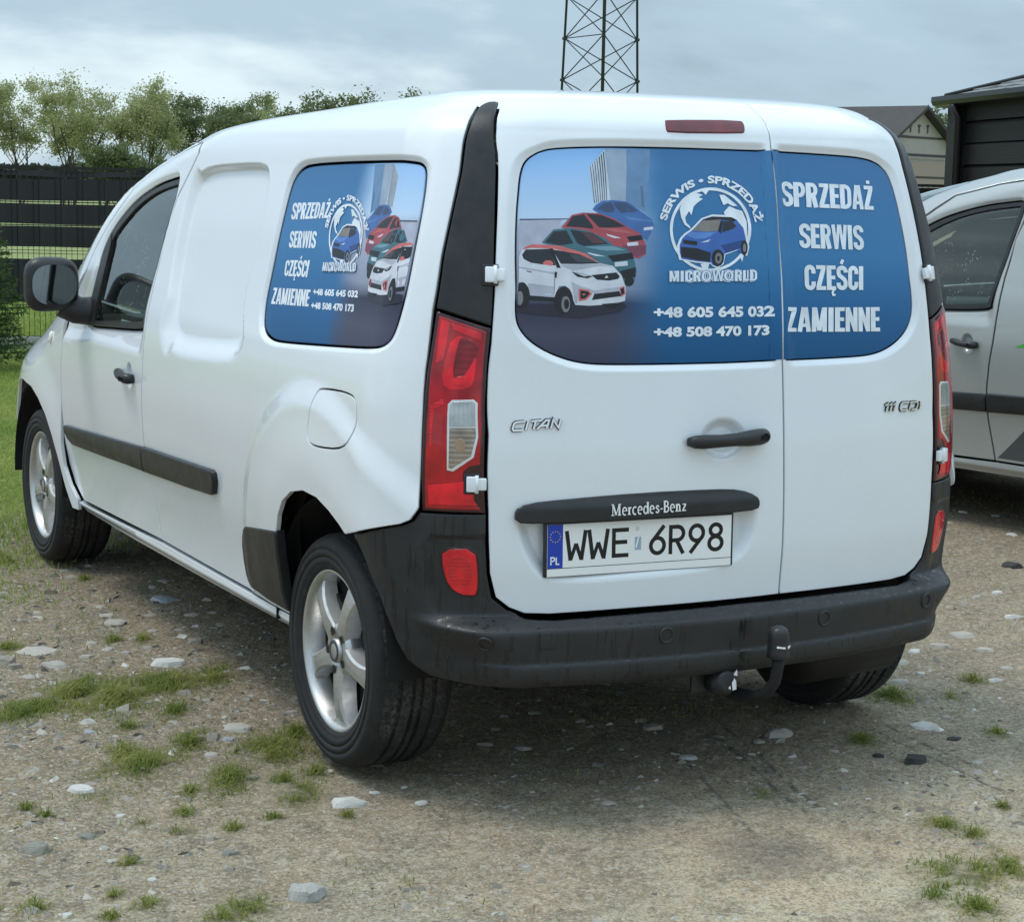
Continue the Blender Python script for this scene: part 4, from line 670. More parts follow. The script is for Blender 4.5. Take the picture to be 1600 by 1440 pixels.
D_side_logo=[['ring',[[(-1.094,1.431),(-1.092,1.42),(-1.093,1.41),(-1.095,1.4),(-1.099,1.391),(-1.104,1.382),(-1.112,1.374),(-1.121,1.366),(-1.131,1.36),(-1.142,1.355),(-1.155,1.351),(-1.168,1.348),(-1.182,1.347),(-1.196,1.347),(-1.21,1.349),(-1.224,1.352),(-1.238,1.356),(-1.251,1.361),(-1.264,1.368),(-1.275,1.375),(-1.285,1.384),(-1.293,1.393),(-1.301,1.403),(-1.306,1.414),(-1.31,1.425),(-1.312,1.435),(-1.312,1.446),(-1.309,1.456),(-1.306,1.466),(-1.3,1.475),(-1.292,1.484),(-1.283,1.491),(-1.272,1.497),(-1.26,1.502),(-1.248,1.506),(-1.234,1.508),(-1.22,1.509),(-1.206,1.509),(-1.191,1.507),(-1.177,1.503),(-1.163,1.499),(-1.151,1.493),(-1.138,1.487),(-1.127,1.479),(-1.118,1.47),(-1.109,1.461),(-1.103,1.451),(-1.097,1.441)],[(-1.101,1.431),(-1.1,1.421),(-1.1,1.411),(-1.102,1.402),(-1.106,1.393),(-1.111,1.385),(-1.118,1.377),(-1.126,1.371),(-1.136,1.365),(-1.146,1.36),(-1.158,1.356),(-1.17,1.354),(-1.183,1.353),(-1.196,1.353),(-1.209,1.354),(-1.223,1.357),(-1.235,1.361),(-1.247,1.366),(-1.259,1.372),(-1.269,1.379),(-1.279,1.387),(-1.287,1.396),(-1.293,1.405),(-1.298,1.415),(-1.302,1.425),(-1.303,1.435),(-1.303,1.445),(-1.302,1.454),(-1.298,1.463),(-1.292,1.472),(-1.285,1.48),(-1.277,1.487),(-1.267,1.492),(-1.256,1.497),(-1.244,1.5),(-1.232,1.503),(-1.219,1.503),(-1.205,1.503),(-1.192,1.501),(-1.179,1.498),(-1.166,1.494),(-1.154,1.489),(-1.143,1.483),(-1.133,1.475),(-1.124,1.467),(-1.116,1.459),(-1.109,1.45),(-1.105,1.44)]]],['white',[(-1.293,1.465),(-1.288,1.483),(-1.274,1.494),(-1.264,1.499),(-1.249,1.497),(-1.237,1.494),(-1.247,1.489),(-1.235,1.486),(-1.249,1.477),(-1.257,1.471),(-1.258,1.454),(-1.266,1.462),(-1.274,1.448),(-1.268,1.439),(-1.259,1.434),(-1.251,1.426),(-1.271,1.434),(-1.285,1.448)]],['white',[(-1.241,1.502),(-1.223,1.504),(-1.229,1.495)]],['white',[(-1.193,1.495),(-1.18,1.495),(-1.16,1.484),(-1.14,1.475),(-1.153,1.474),(-1.167,1.479),(-1.178,1.476),(-1.187,1.487)]],['white',[(-1.173,1.462),(-1.161,1.474),(-1.142,1.468),(-1.126,1.465),(-1.11,1.446),(-1.102,1.42),(-1.112,1.426),(-1.125,1.442),(-1.143,1.452),(-1.157,1.455),(-1.168,1.454)]],['white',[(-1.212,1.361),(-1.188,1.364),(-1.191,1.348),(-1.199,1.344),(-1.206,1.352)]],['white',[(-1.111,1.379),(-1.102,1.383),(-1.103,1.369)]],['white',[(-1.283,1.394),(-1.278,1.409),(-1.267,1.418),(-1.254,1.426),(-1.23,1.449),(-1.203,1.457),(-1.15,1.457),(-1.133,1.452),(-1.11,1.435),(-1.099,1.415),(-1.091,1.398),(-1.093,1.381),(-1.106,1.383),(-1.115,1.391),(-1.15,1.381),(-1.151,1.362),(-1.165,1.353),(-1.179,1.357),(-1.185,1.362),(-1.225,1.363),(-1.271,1.366),(-1.279,1.38)]],['logoblue',[(-1.276,1.395),(-1.271,1.408),(-1.262,1.417),(-1.249,1.424),(-1.227,1.446),(-1.202,1.453),(-1.152,1.453),(-1.136,1.449),(-1.115,1.433),(-1.104,1.414),(-1.097,1.398),(-1.099,1.382),(-1.111,1.384),(-1.119,1.392),(-1.152,1.382),(-1.153,1.365),(-1.166,1.356),(-1.179,1.36),(-1.184,1.364),(-1.222,1.365),(-1.265,1.368),(-1.272,1.381)]],['logobluehi',[(-1.264,1.415),(-1.249,1.422),(-1.212,1.421),(-1.183,1.424),(-1.209,1.41),(-1.236,1.408)]],['darkp',[(-1.227,1.446),(-1.202,1.453),(-1.152,1.453),(-1.137,1.449),(-1.14,1.445),(-1.175,1.447),(-1.218,1.445)]],['glassbr',[(-1.249,1.425),(-1.225,1.444),(-1.177,1.448),(-1.18,1.426),(-1.212,1.423)]],['glassp',[(-1.168,1.423),(-1.171,1.444),(-1.146,1.445),(-1.134,1.436),(-1.142,1.43)]],['darkp',[(-1.18,1.426),(-1.178,1.446),(-1.171,1.445),(-1.17,1.42)]],['darkp',[(-1.269,1.406),(-1.23,1.404),(-1.229,1.396),(-1.265,1.398)]],['lightp',[(-1.221,1.402),(-1.195,1.409),(-1.201,1.403)]],['darkp',[(-1.271,1.392),(-1.228,1.391),(-1.188,1.384),(-1.187,1.365),(-1.223,1.367),(-1.265,1.372)]],['logoblued',[(-1.165,1.399),(-1.11,1.41),(-1.105,1.397),(-1.149,1.384),(-1.157,1.392)]],['darkp',[(-1.152,1.374),(-1.152,1.369),(-1.154,1.364),(-1.157,1.36),(-1.162,1.358),(-1.168,1.358),(-1.173,1.359),(-1.178,1.363),(-1.182,1.368),(-1.184,1.373),(-1.185,1.379),(-1.183,1.384),(-1.179,1.388),(-1.174,1.39),(-1.169,1.39),(-1.163,1.388),(-1.158,1.385),(-1.154,1.38)]],['greyp',[(-1.157,1.374),(-1.157,1.368),(-1.16,1.364),(-1.164,1.362),(-1.169,1.364),(-1.173,1.367),(-1.175,1.373),(-1.175,1.378),(-1.173,1.382),(-1.169,1.384),(-1.164,1.383),(-1.16,1.379)]],['darkp',[(-1.162,1.373),(-1.162,1.37),(-1.164,1.368),(-1.167,1.368),(-1.169,1.37),(-1.17,1.373),(-1.17,1.376),(-1.169,1.378),(-1.166,1.378),(-1.164,1.376)]],['darkp',[(-1.095,1.396),(-1.095,1.39),(-1.096,1.385),(-1.099,1.382),(-1.103,1.382),(-1.107,1.384),(-1.11,1.389),(-1.112,1.395),(-1.113,1.402),(-1.112,1.407),(-1.109,1.41),(-1.105,1.41),(-1.101,1.407),(-1.097,1.402)]],['greyp',[(-1.099,1.396),(-1.099,1.391),(-1.1,1.388),(-1.103,1.387),(-1.106,1.39),(-1.108,1.395),(-1.108,1.4),(-1.106,1.403),(-1.104,1.403),(-1.101,1.401)]]]
D_side_text=[['SPRZEDAŻ',[(-1.603,1.506),(-1.335,1.512),(-1.34,1.47),(-1.6,1.459)]],['SERWIS',[(-1.586,1.428),(-1.396,1.433),(-1.39,1.387),(-1.582,1.382)]],['CZĘŚCI',[(-1.586,1.347),(-1.414,1.354),(-1.416,1.308),(-1.582,1.304)]],['ZAMIENNE',[(-1.642,1.268),(-1.374,1.277),(-1.368,1.232),(-1.637,1.223)]]]
D_side_phone=[['+48 605 645 032',[(-1.36,1.281),(-1.067,1.291),(-1.064,1.274),(-1.353,1.264)]],['+48 508 470 173',[(-1.354,1.245),(-1.077,1.256),(-1.071,1.237),(-1.349,1.228)]]]
D_side_micro=[(-1.314,1.352),(-1.102,1.359),(-1.098,1.338),(-1.314,1.329)]
D_side_arc=[[(-1.323,1.442),(-1.32,1.462),(-1.31,1.48),(-1.293,1.496),(-1.272,1.507),(-1.247,1.515),(-1.22,1.517),(-1.191,1.515),(-1.164,1.508),(-1.139,1.496),(-1.117,1.482),(-1.1,1.464),(-1.088,1.445)],[(-1.345,1.444),(-1.341,1.468),(-1.329,1.489),(-1.309,1.507),(-1.284,1.521),(-1.255,1.529),(-1.223,1.532),(-1.19,1.529),(-1.158,1.521),(-1.129,1.508),(-1.104,1.49),(-1.084,1.47),(-1.07,1.447)]]
D_stones=[[-0.645,2.15,0.126,0.029,'b'],[-0.91,1.89,0.092,0.018,'p'],[-0.903,2.009,0.066,0.014,'p'],[-0.625,1.881,0.056,0.014,'p'],[-1.267,1.575,0.142,0.022,'p'],[-1.399,1.454,0.071,0.063,'r'],[-1.39,1.377,0.05,0.033,'r'],[-1.264,1.358,0.092,0.029,'p'],[-1.041,1.507,0.052,0.022,'p'],[-0.749,1.472,0.053,0.035,'r'],[-0.921,1.226,0.118,0.063,'w'],[-0.923,1.468,0.044,0.017,'p'],[-1.375,0.569,0.037,0.016,'b'],[-0.979,0.433,0.089,0.028,'p'],[-1.12,0.377,0.044,0.026,'r'],[-1.078,0.364,0.051,0.029,'r'],[-1.037,0.337,0.044,0.029,'b'],[-1.13,0.225,0.043,0.014,'p'],[-1.534,0.063,0.07,0.023,'w'],[-1.312,-0.12,0.02,0.02,'r'],[-1.504,-0.167,0.026,0.012,'w'],[-1.1,-0.017,0.041,0.021,'g'],[-0.772,0.534,0.05,0.023,'p'],[-1.29,-0.858,0.086,0.051,'k'],[-1.564,-0.615,0.023,0.013,'w'],[-1.609,-0.457,0.03,0.015,'w'],[-1.752,-0.313,0.085,0.036,'g'],[-1.347,-0.532,0.042,0.03,'g'],[-1.794,-0.752,0.025,0.011,'w'],[-0.949,-0.299,0.089,0.04,'w'],[-0.772,-0.366,0.036,0.023,'w'],[-0.392,0.006,0.048,0.012,'p'],[-0.304,-0.049,0.053,0.019,'p'],[0.128,-0.059,0.069,0.024,'p'],[0.068,-0.337,0.05,0.011,'w'],[0.433,-0.267,0.1,0.046,'p'],[0.871,-0.382,0.082,0.026,'w'],[0.294,-0.745,0.029,0.021,'r'],[0.559,-0.562,0.034,0.02,'d'],[0.628,-0.64,0.08,0.038,'d'],[1.152,0.06,0.061,0.03,'p'],[1.483,-0.026,0.054,0.022,'w'],[0.873,-0.516,0.051,0.013,'d'],[3.421,1.975,0.055,0.02,'w'],[2.867,1.375,0.092,0.042,'d'],[-0.886,0.277,0.029,0.015,'p'],[-0.969,0.57,0.021,0.011,'w'],[-0.812,0.765,0.025,0.012,'p'],[-0.712,0.665,0.025,0.012,'p'],[-0.799,0.974,0.025,0.012,'p'],[-0.969,0.732,0.031,0.013,'p'],[-0.883,-0.018,0.022,0.014,'w'],[-1.619,-0.277,0.05,0.014,'g'],[-1.6,-0.361,0.026,0.011,'p'],[-1.156,2.516,0.039,0.014,'p'],[-0.841,2.726,0.051,0.016,'p'],[-0.712,2.927,0.042,0.013,'p'],[-1.129,2.12,0.037,0.013,'p'],[-0.536,2.489,0.051,0.014,'p'],[-0.755,1.96,0.047,0.011,'p'],[-0.921,1.637,0.036,0.013,'p'],[-1.07,1.62,0.044,0.014,'p'],[-1.009,1.435,0.035,0.012,'p'],[-1.371,1.262,0.049,0.015,'p'],[-1.14,1.435,0.047,0.014,'p'],[-0.586,1.684,0.046,0.013,'p'],[-0.549,1.871,0.038,0.011,'p'],[-0.738,1.685,0.036,0.013,'p'],[-0.821,1.721,0.041,0.013,'p'],[-0.842,-0.225,0.031,0.009,'w'],[-0.755,-0.225,0.02,0.01,'w'],[-0.102,0.236,0.043,0.012,'p'],[-0.336,-0.578,0.038,0.012,'p'],[-0.762,-0.905,0.016,0.007,'w'],[-0.623,-1.322,0.017,0.007,'w'],[-0.373,0.315,0.029,0.016,'p'],[-0.025,0.102,0.036,0.013,'p'],[-0.291,0.133,0.035,0.008,'p'],[0.065,-0.342,0.049,0.01,'w'],[0.471,-0.476,0.031,0.012,'p'],[0.958,-0.094,0.022,0.011,'w'],[-0.532,-1.367,0.015,0.01,'w'],[0.3,-0.839,0.016,0.007,'w'],[0.153,-0.741,0.024,0.008,'p'],[0.146,-0.798,0.024,0.009,'p'],[0.191,-0.406,0.021,0.009,'p'],[0.255,-0.211,0.04,0.011,'g'],[0.778,-0.719,0.037,0.008,'p'],[0.425,-0.799,0.019,0.008,'p'],[0.331,-0.306,0.038,0.009,'p'],[0.765,-0.055,0.034,0.01,'p'],[1.012,-0.323,0.033,0.013,'p'],[1.074,-0.532,0.02,0.007,'w'],[-0.62,-1.322,0.019,0.008,'p'],[0.237,-0.404,0.025,0.01,'p'],[3.62,2.536,0.044,0.02,'w'],[3.714,2.407,0.049,0.016,'p'],[3.382,2.359,0.038,0.015,'p'],[3.221,1.948,0.036,0.013,'p'],[1.818,0.513,0.097,0.032,'p'],[1.621,0.407,0.081,0.027,'p'],[2.181,0.639,0.072,0.034,'w'],[1.737,0.306,0.076,0.027,'p'],[1.338,0.282,0.078,0.03,'p'],[1.493,0.392,0.045,0.02,'w'],[1.616,0.064,0.047,0.017,'p'],[2.428,0.993,0.046,0.018,'w'],[1.316,0.15,0.03,0.013,'w'],[2.312,0.977,0.041,0.015,'p']]
D_n_main=45
D_grass=[[-1.515,0.867,0.076,0.156],[-1.419,0.917,0.07,0.146],[-1.293,1.006,0.111,0.198],[-1.207,0.886,0.126,0.208],[-1.02,0.985,0.121,0.157],[-0.844,1.029,0.074,0.13],[-1.089,0.676,0.046,0.099],[-1.324,0.222,0.098,0.129],[-1.347,0.337,0.043,0.097],[-1.149,0.354,0.058,0.126],[-0.966,0.19,0.108,0.171],[-0.842,0.327,0.044,0.104],[-1.162,-0.001,0.061,0.144],[-1.03,-0.181,0.053,0.117],[-1.033,-0.06,0.034,0.055],[-1.513,0.007,0.049,0.055],[-1.478,0.18,0.034,0.05],[-1.353,-0.201,0.027,0.04],[-1.399,-0.328,0.034,0.03],[-1.429,-0.859,0.059,0.075],[-1.5,-0.907,0.039,0.036],[-1.623,-0.767,0.031,0.042],[-1.845,-0.679,0.035,0.03],[-1.666,-0.68,0.02,0.023],[-1.341,1.678,0.044,0.092],[-0.987,1.645,0.031,0.076],[-0.898,1.607,0.031,0.076],[-0.808,2.658,0.031,0.076],[-0.922,-0.012,0.038,0.069],[-1.289,-0.061,0.024,0.042],[-1.163,-0.322,0.021,0.02],[-1.7,-0.018,0.018,0.02],[-1.475,-0.241,0.025,0.023],[-1.279,-0.363,0.025,0.027],[-0.986,-0.382,0.018,0.02],[-1.67,-0.087,0.019,0.018],[-1.003,3.165,0.064,0.168],[-1.717,-0.804,0.016,0.02],[-1.912,-0.639,0.011,0.03],[-1.579,-0.499,0.03,0.02],[-1.261,0.574,0.037,0.053],[-1.408,0.612,0.03,0.026],[0.333,-1.093,0.05,0.048],[0.364,-1.171,0.033,0.042],[0.153,-1.376,0.108,0.097],[0.043,-1.418,0.04,0.043],[0.024,-1.557,0.049,0.075],[0.268,-1.398,0.031,0.084],[0.997,-0.083,0.069,0.094],[0.62,-0.413,0.045,0.057],[1.038,-0.516,0.033,0.039],[0.063,-0.69,0.032,0.037],[-0.017,-1.465,0.035,0.035],[0.574,-1.045,0.016,0.026],[0.346,-1.277,0.021,0.029],[1.414,-0.002,0.043,0.059],[1.187,-0.154,0.028,0.049]]

# ------------------------------------------------------------------ outlines on the body (metres: girth, height)
DF = [(-3.60, 1.135), (-3.64, 1.062), (-3.70, .993), (-3.755, .85), (-3.79, .75), (-3.82, .65), (-3.845, .55), (-3.845, .465), (-3.80, .395), (-3.70, .342)]
DR = [(-2.721, .358), (-2.737, .47), (-2.748, .584), (-2.749, .693), (-2.73, .803), (-2.705, .912), (-2.69, .995), (-2.681, 1.069), (-2.672, 1.215), (-2.641, 1.397), (-2.588, 1.507), (-2.5, 1.593), (-2.401, 1.688)]
DT = [(-2.671, 1.650), (-2.932, 1.594), (-3.072, 1.527), (-3.19, 1.463), (-3.311, 1.388), (-3.412, 1.310), (-3.472, 1.232)]
DOOR = DF+DR+DT
DWIN = chaikin([(-3.412, 1.034), (-3.10, 1.050), (-2.728, 1.069), (-2.733, 1.10), (-2.70, 1.25), (-2.657, 1.404), (-2.612, 1.53), (-2.612, 1.572), (-2.66, 1.569), (-2.847, 1.546), (-3.016, 1.503), (-3.137, 1.453), (-3.257, 1.386), (-3.33, 1.322), (-3.372, 1.25), (-3.386, 1.16), (-3.40, 1.06)], 2)
SWIN = chaikin([(-1.50, 1.610), (-1.575, 1.600), (-1.622, 1.568), (-1.640, 1.52), (-1.657, 1.422), (-1.676, 1.252), (-1.664, 1.185), (-1.640, 1.148), (-1.58, 1.130), (-1.50, 1.128), (-1.169, 1.145), (-.905, 1.160), (-.868, 1.170), (-.853, 1.20), (-.846, 1.298), (-.840, 1.475), (-.840, 1.575), (-.846, 1.608), (-.872, 1.616), (-.988, 1.617), (-1.274, 1.615)], 2)
RWL = [(.143, 1.667), (-.198, 1.667), (-.432, 1.665), (-.60, 1.658), (-.645, 1.648), (-.668, 1.635), (-.679, 1.605), (-.678, 1.54), (-.675, 1.478), (-.666, 1.38), (-.656, 1.292), (-.648, 1.250), (-.636, 1.222), (-.604, 1.190), (-.556, 1.163), (-.500, 1.143), (-.455, 1.134), (-.40, 1.130), (-.256, 1.129), (-.057, 1.129), (.098, 1.131), (.106, 1.25), (.120, 1.443), (.132, 1.56)]
RWR = [(.160, 1.667), (.51, 1.662), (.60, 1.656), (.645, 1.645), (.666, 1.630), (.674, 1.60), (.673, 1.54), (.666, 1.426), (.655, 1.312), (.648, 1.262), (.634, 1.228), (.605, 1.195), (.560, 1.167), (.505, 1.146), (.455, 1.136), (.40, 1.132), (.25, 1.131), (.124, 1.131), (.130, 1.25), (.142, 1.443), (.152, 1.56)]
def smooth_open(p, n=2):
    p = [np.array(a, float) for a in p]
    for _ in range(n):
        q = [p[0]]
        for a, b in zip(p[:-1], p[1:]): q += [.75*a+.25*b, .25*a+.75*b]
        p = q+[p[-1]]
    return [tuple(a) for a in p]
RWL = [RWL[0]]+smooth_open(RWL[1:20])+RWL[20:]
RWR = smooth_open(RWR[:18])+RWR[18:]
SEAM = [(.126, .516), (.122, .65), (.118, .80), (.115, .903), (.115, 1.135), (.118, 1.266), (.131, 1.45), (.146, 1.57), (.160, 1.66), (.180, 1.735), (.200, 1.79)]
LEDGE = [(-.31, .514), (-.56, .510), (-.625, .514), (-.662, .530), (-.682, .558), (-.688, .62), (-.681, .772), (-.676, .96), (-.686, 1.176), (-.700, 1.361), (-.711, 1.514), (-.720, 1.638), (-.731, 1.70), (-.741, 1.738), (-.750, 1.757), (-.752, 1.764), (-.735, 1.767), (-.66, 1.775), (-.55, 1.784), (-.336, 1.795), (0, 1.799)]
ARCH = [(-1.527, .36), (-1.524, .43), (-1.513, .52), (-1.497, .600), (-1.468, .652), (-1.42, .698), (-1.349, .733), (-1.26, .750), (-1.167, .745), (-1.09, .722), (-1.035, .698), (-1.0, .678)]
BTOP = [(-.93, .695), (-.86, .718), (-.815, .733), (-.797, .745), (-.785, .768)]
LAMPL = [(-.780, .78), (-.774, .893), (-.771, 1.018), (-.774, 1.142), (-.781, 1.261)]
TRIML = [(-.781, 1.39), (-.777, 1.497), (-.7725, 1.59), (-.7715, 1.65), (-.773, 1.70), (-.7775, 1.738), (-.783, 1.760)]
ROOFB = [(-.790, 1.770), (-.81, 1.776), (-1.1, 1.778), (-1.5, 1.775), (-2.0, 1.742), (-2.40, 1.690)]
SIDE = [(-2.715, .358), (-1.527, .352)]+ARCH+BTOP+LAMPL+TRIML+ROOFB+DR[::-1][1:]
FARCH = [(-3.80, .30), (-3.86, .38), (-3.905, .47), (-3.95, .57), (-4.01, .645), (-4.09, .70), (-4.18, .735), (-4.29, .748), (-4.40, .735), (-4.48, .70), (-4.55, .645), (-4.61, .57), (-4.655, .47), (-4.70, .36), (-4.71, .30)]
FENDER = [(-3.612, 1.135)]+DF[1:-1]+[(-3.74, .345), (-3.74, .30)]+FARCH+[(-4.95, .30), (-4.95, .60), (-4.95, .90), (-4.7, .985), (-4.2, 1.072), (-3.9, 1.108)]
SILL = [(-3.735, .338), (-3.735, .292), (-3.1, .288), (-2.36, .292), (-1.495, .300), (-1.515, .350), (-2.715, .354), (-3.70, .338)]
RECESS = chaikin([(-2.34, 1.592), (-1.99, 1.600), (-1.84, 1.598), (-1.800, 1.575), (-1.795, 1.50), (-1.815, 1.40), (-1.84, 1.29), (-1.825, 1.16), (-1.83, 1.12), (-1.90, 1.105), (-2.30, 1.085), (-2.40, 1.098), (-2.435, 1.15), (-2.47, 1.30), (-2.455, 1.47), (-2.42, 1.56)], 2)
FUEL = chaikin([(-1.155, 1.031), (-.975, 1.035), (-.945, 1.010), (-.946, .950), (-.985, .897), (-1.17, .882), (-1.215, .895), (-1.215, .940), (-1.19, 1.02)], 2)
PLREC = chaikin([(-.625, .775), (-.622, .70), (-.600, .635), (-.560, .590), (-.20, .598), (-.03, .612), (.018, .660), (.030, .715), (.030, .775)], 2)
BUMPER_H = [(-1.0, .678)]+BTOP+[(-.782, .766), (-.683, .767), (-.687, .70), (-.6905, .62), (-.6865, .556), (-.665, .526), (-.627, .510), (-.56, .506), (-.30, .510)]
BUMP_ARCH = [(-.745, .335), (-.800, .350), (-.838, .385), (-.856, .43), (-.868, .48), (-.888, .545), (-.925, .615), (-.965, .655)]
BUMPER = BUMPER_H+[(0, .512)]+mir(BUMPER_H)[::-1]+mir(BUMP_ARCH)[::-1]+[(.5, .335), (0, .335), (-.5, .335)]+BUMP_ARCH
HANDC, RHC = (-2.86, .905), (-.072, .936)

ARC_ = [(-1.23+.60*math.cos(a), .34+.60/.92*math.sin(a)) for a in np.linspace(0, 2*math.pi, 60)[:-1]]
CUP_ = [(RHC[0]+.063*math.cos(a), RHC[1]+.052*math.sin(a)) for a in np.linspace(0, 2*math.pi, 40)[:-1]]
CUPD_ = [(HANDC[0]+.01+.034*math.cos(a), HANDC[1]+.045*math.sin(a)) for a in np.linspace(0, 2*math.pi, 30)[:-1]]
def d_side(s, z):
    s = np.asarray(s, float); z = np.asarray(z, float); d = np.zeros(np.broadcast(s, z).shape)
    # pressed-in field where a window could go, wide ramp below and in front
    k = sdf(s, z, RECESS); wd = .017+.060*ss(1.20, 1.08, z)+.05*ss(-2.38, -2.46, s)
    d = d-.024*(1-ss(0, 1, np.clip(k/wd, 0, 1)))
    # bulge over the wheel arch
    r = np.hypot(s+1.23, (z-.34)*.92); d = d+(.017*ss(.655, .575, r)+.011*ss(.575, .42, r))*ss(.28, .45, z)
    # edge of the window opening turns in
    k = sdf(s, z, SWIN); d = d-.012*ss(.019, .0, k)
    d = d-.006*ss(.62, .40, z)
    return d
def d_door(s, z):
    s = np.asarray(s, float); z = np.asarray(z, float)
    lo = 1.012-.025*ss(-3.25, -3.62, s)
    d = -.016*ss(lo-.035, lo+.035, z)*ss(-2.690, -2.76, s)*ss(1.26, 1.10, z)
    k = np.hypot((s-HANDC[0]-.01)/.035, (z-HANDC[1])/.046); d = d-.014*ss(1., .55, k)
    d = d-.010*ss(.022, 0, sdf(s, z, DWIN))-.006*ss(.62, .40, z)
    return d
def d_fender(s, z):
    r = np.hypot(np.asarray(s)+4.30, (np.asarray(z)-.33)); return .022*ss(.66, .42, r)
def rise(s, z):      # towards the meeting line of the doors the panes come flush with the skin
    sm = np.interp(z, [b for a, b in SEAM], [a for a, b in SEAM]); return ss(.050, .014, np.abs(np.asarray(s, float)-sm))
def d_print(s, z): return .0118*rise(s, z)
def d_rear(s, z):
    s = np.asarray(s, float); z = np.asarray(z, float); d = np.zeros(np.broadcast(s, z).shape)
    for win in (RWL, RWR):
        k = sdf(s, z, np.array(win)); d = d-.012*ss(.020, 0, k)*(1-rise(s, z))
    # no turned-in edge along the meeting line of the doors
    k = sdf(s, z, PLREC); d = d-.028*(1-ss(-.035, .006, k))
    k = np.hypot((s-RHC[0])/.066, (z-RHC[1])/.053); d = d-.018*ss(1.02, .6, k)
    d = d+.004*ss(1.775, 1.735, z)*ss(1.69, 1.72, z)
    return d
def d_pane(s, z):   # film lies in the opening and rides up at the meeting line of the doors
    return -.0125+d_print(s, z)
Zp = [.33, .342, .358, .382, .396, .404, .420, .455, .476, .486, .493, .500, .512, .66, .78]
Pc = [.036, .058, .072, .077, .076, .070, .071, .074, .075, .073, .064, .043, .012, .008, .004]
Po = [-.004, .002, .006, .010, .011, .012, .013, .014, .015, .015, .015, .015, .014, .009, .004]
fPc, fPo = pchip(list(zip(Zp, Pc))), pchip(list(zip(Zp, Po)))
FOGR = chaikin([(-.62, .716), (-.764, .712), (-.783, .697), (-.789, .60), (-.780, .50), (-.75, .43), (-.62, .43)], 1)
def d_bump(s, z):
    a = np.abs(np.asarray(s, float)); z = np.asarray(z, float)
    edge = .775+.03*ss(.68, .60, z)-.06*ss(.52, .40, z)
    t = ss(edge+.025, edge-.035-.06*ss(.60, .50, z), a)
    return fPo(z)*(1-t)+fPc(z)*t-.007*(1-ss(-.008, .004, sdf(-a, z, FOGR)))*ss(.47, .53, z)

def wgrid(zs, sedge, nw, dz=0., wmax=1.):
    W_ = np.linspace(-wmax, wmax, nw); V = []
    for z, se in zip(zs, sedge):
        sc = float(s_centre(z)); V.append(P(np.where(W_ < 0, -1, 1)*(sc-np.abs(W_)*(sc-se)), z))
    V = np.array(V); k = len(zs)
    F = [(i*nw+j, (i+1)*nw+j, (i+1)*nw+j+1, i*nw+j+1) for i in range(k-1) for j in range(nw-1)]
    return V.reshape(-1, 3), F

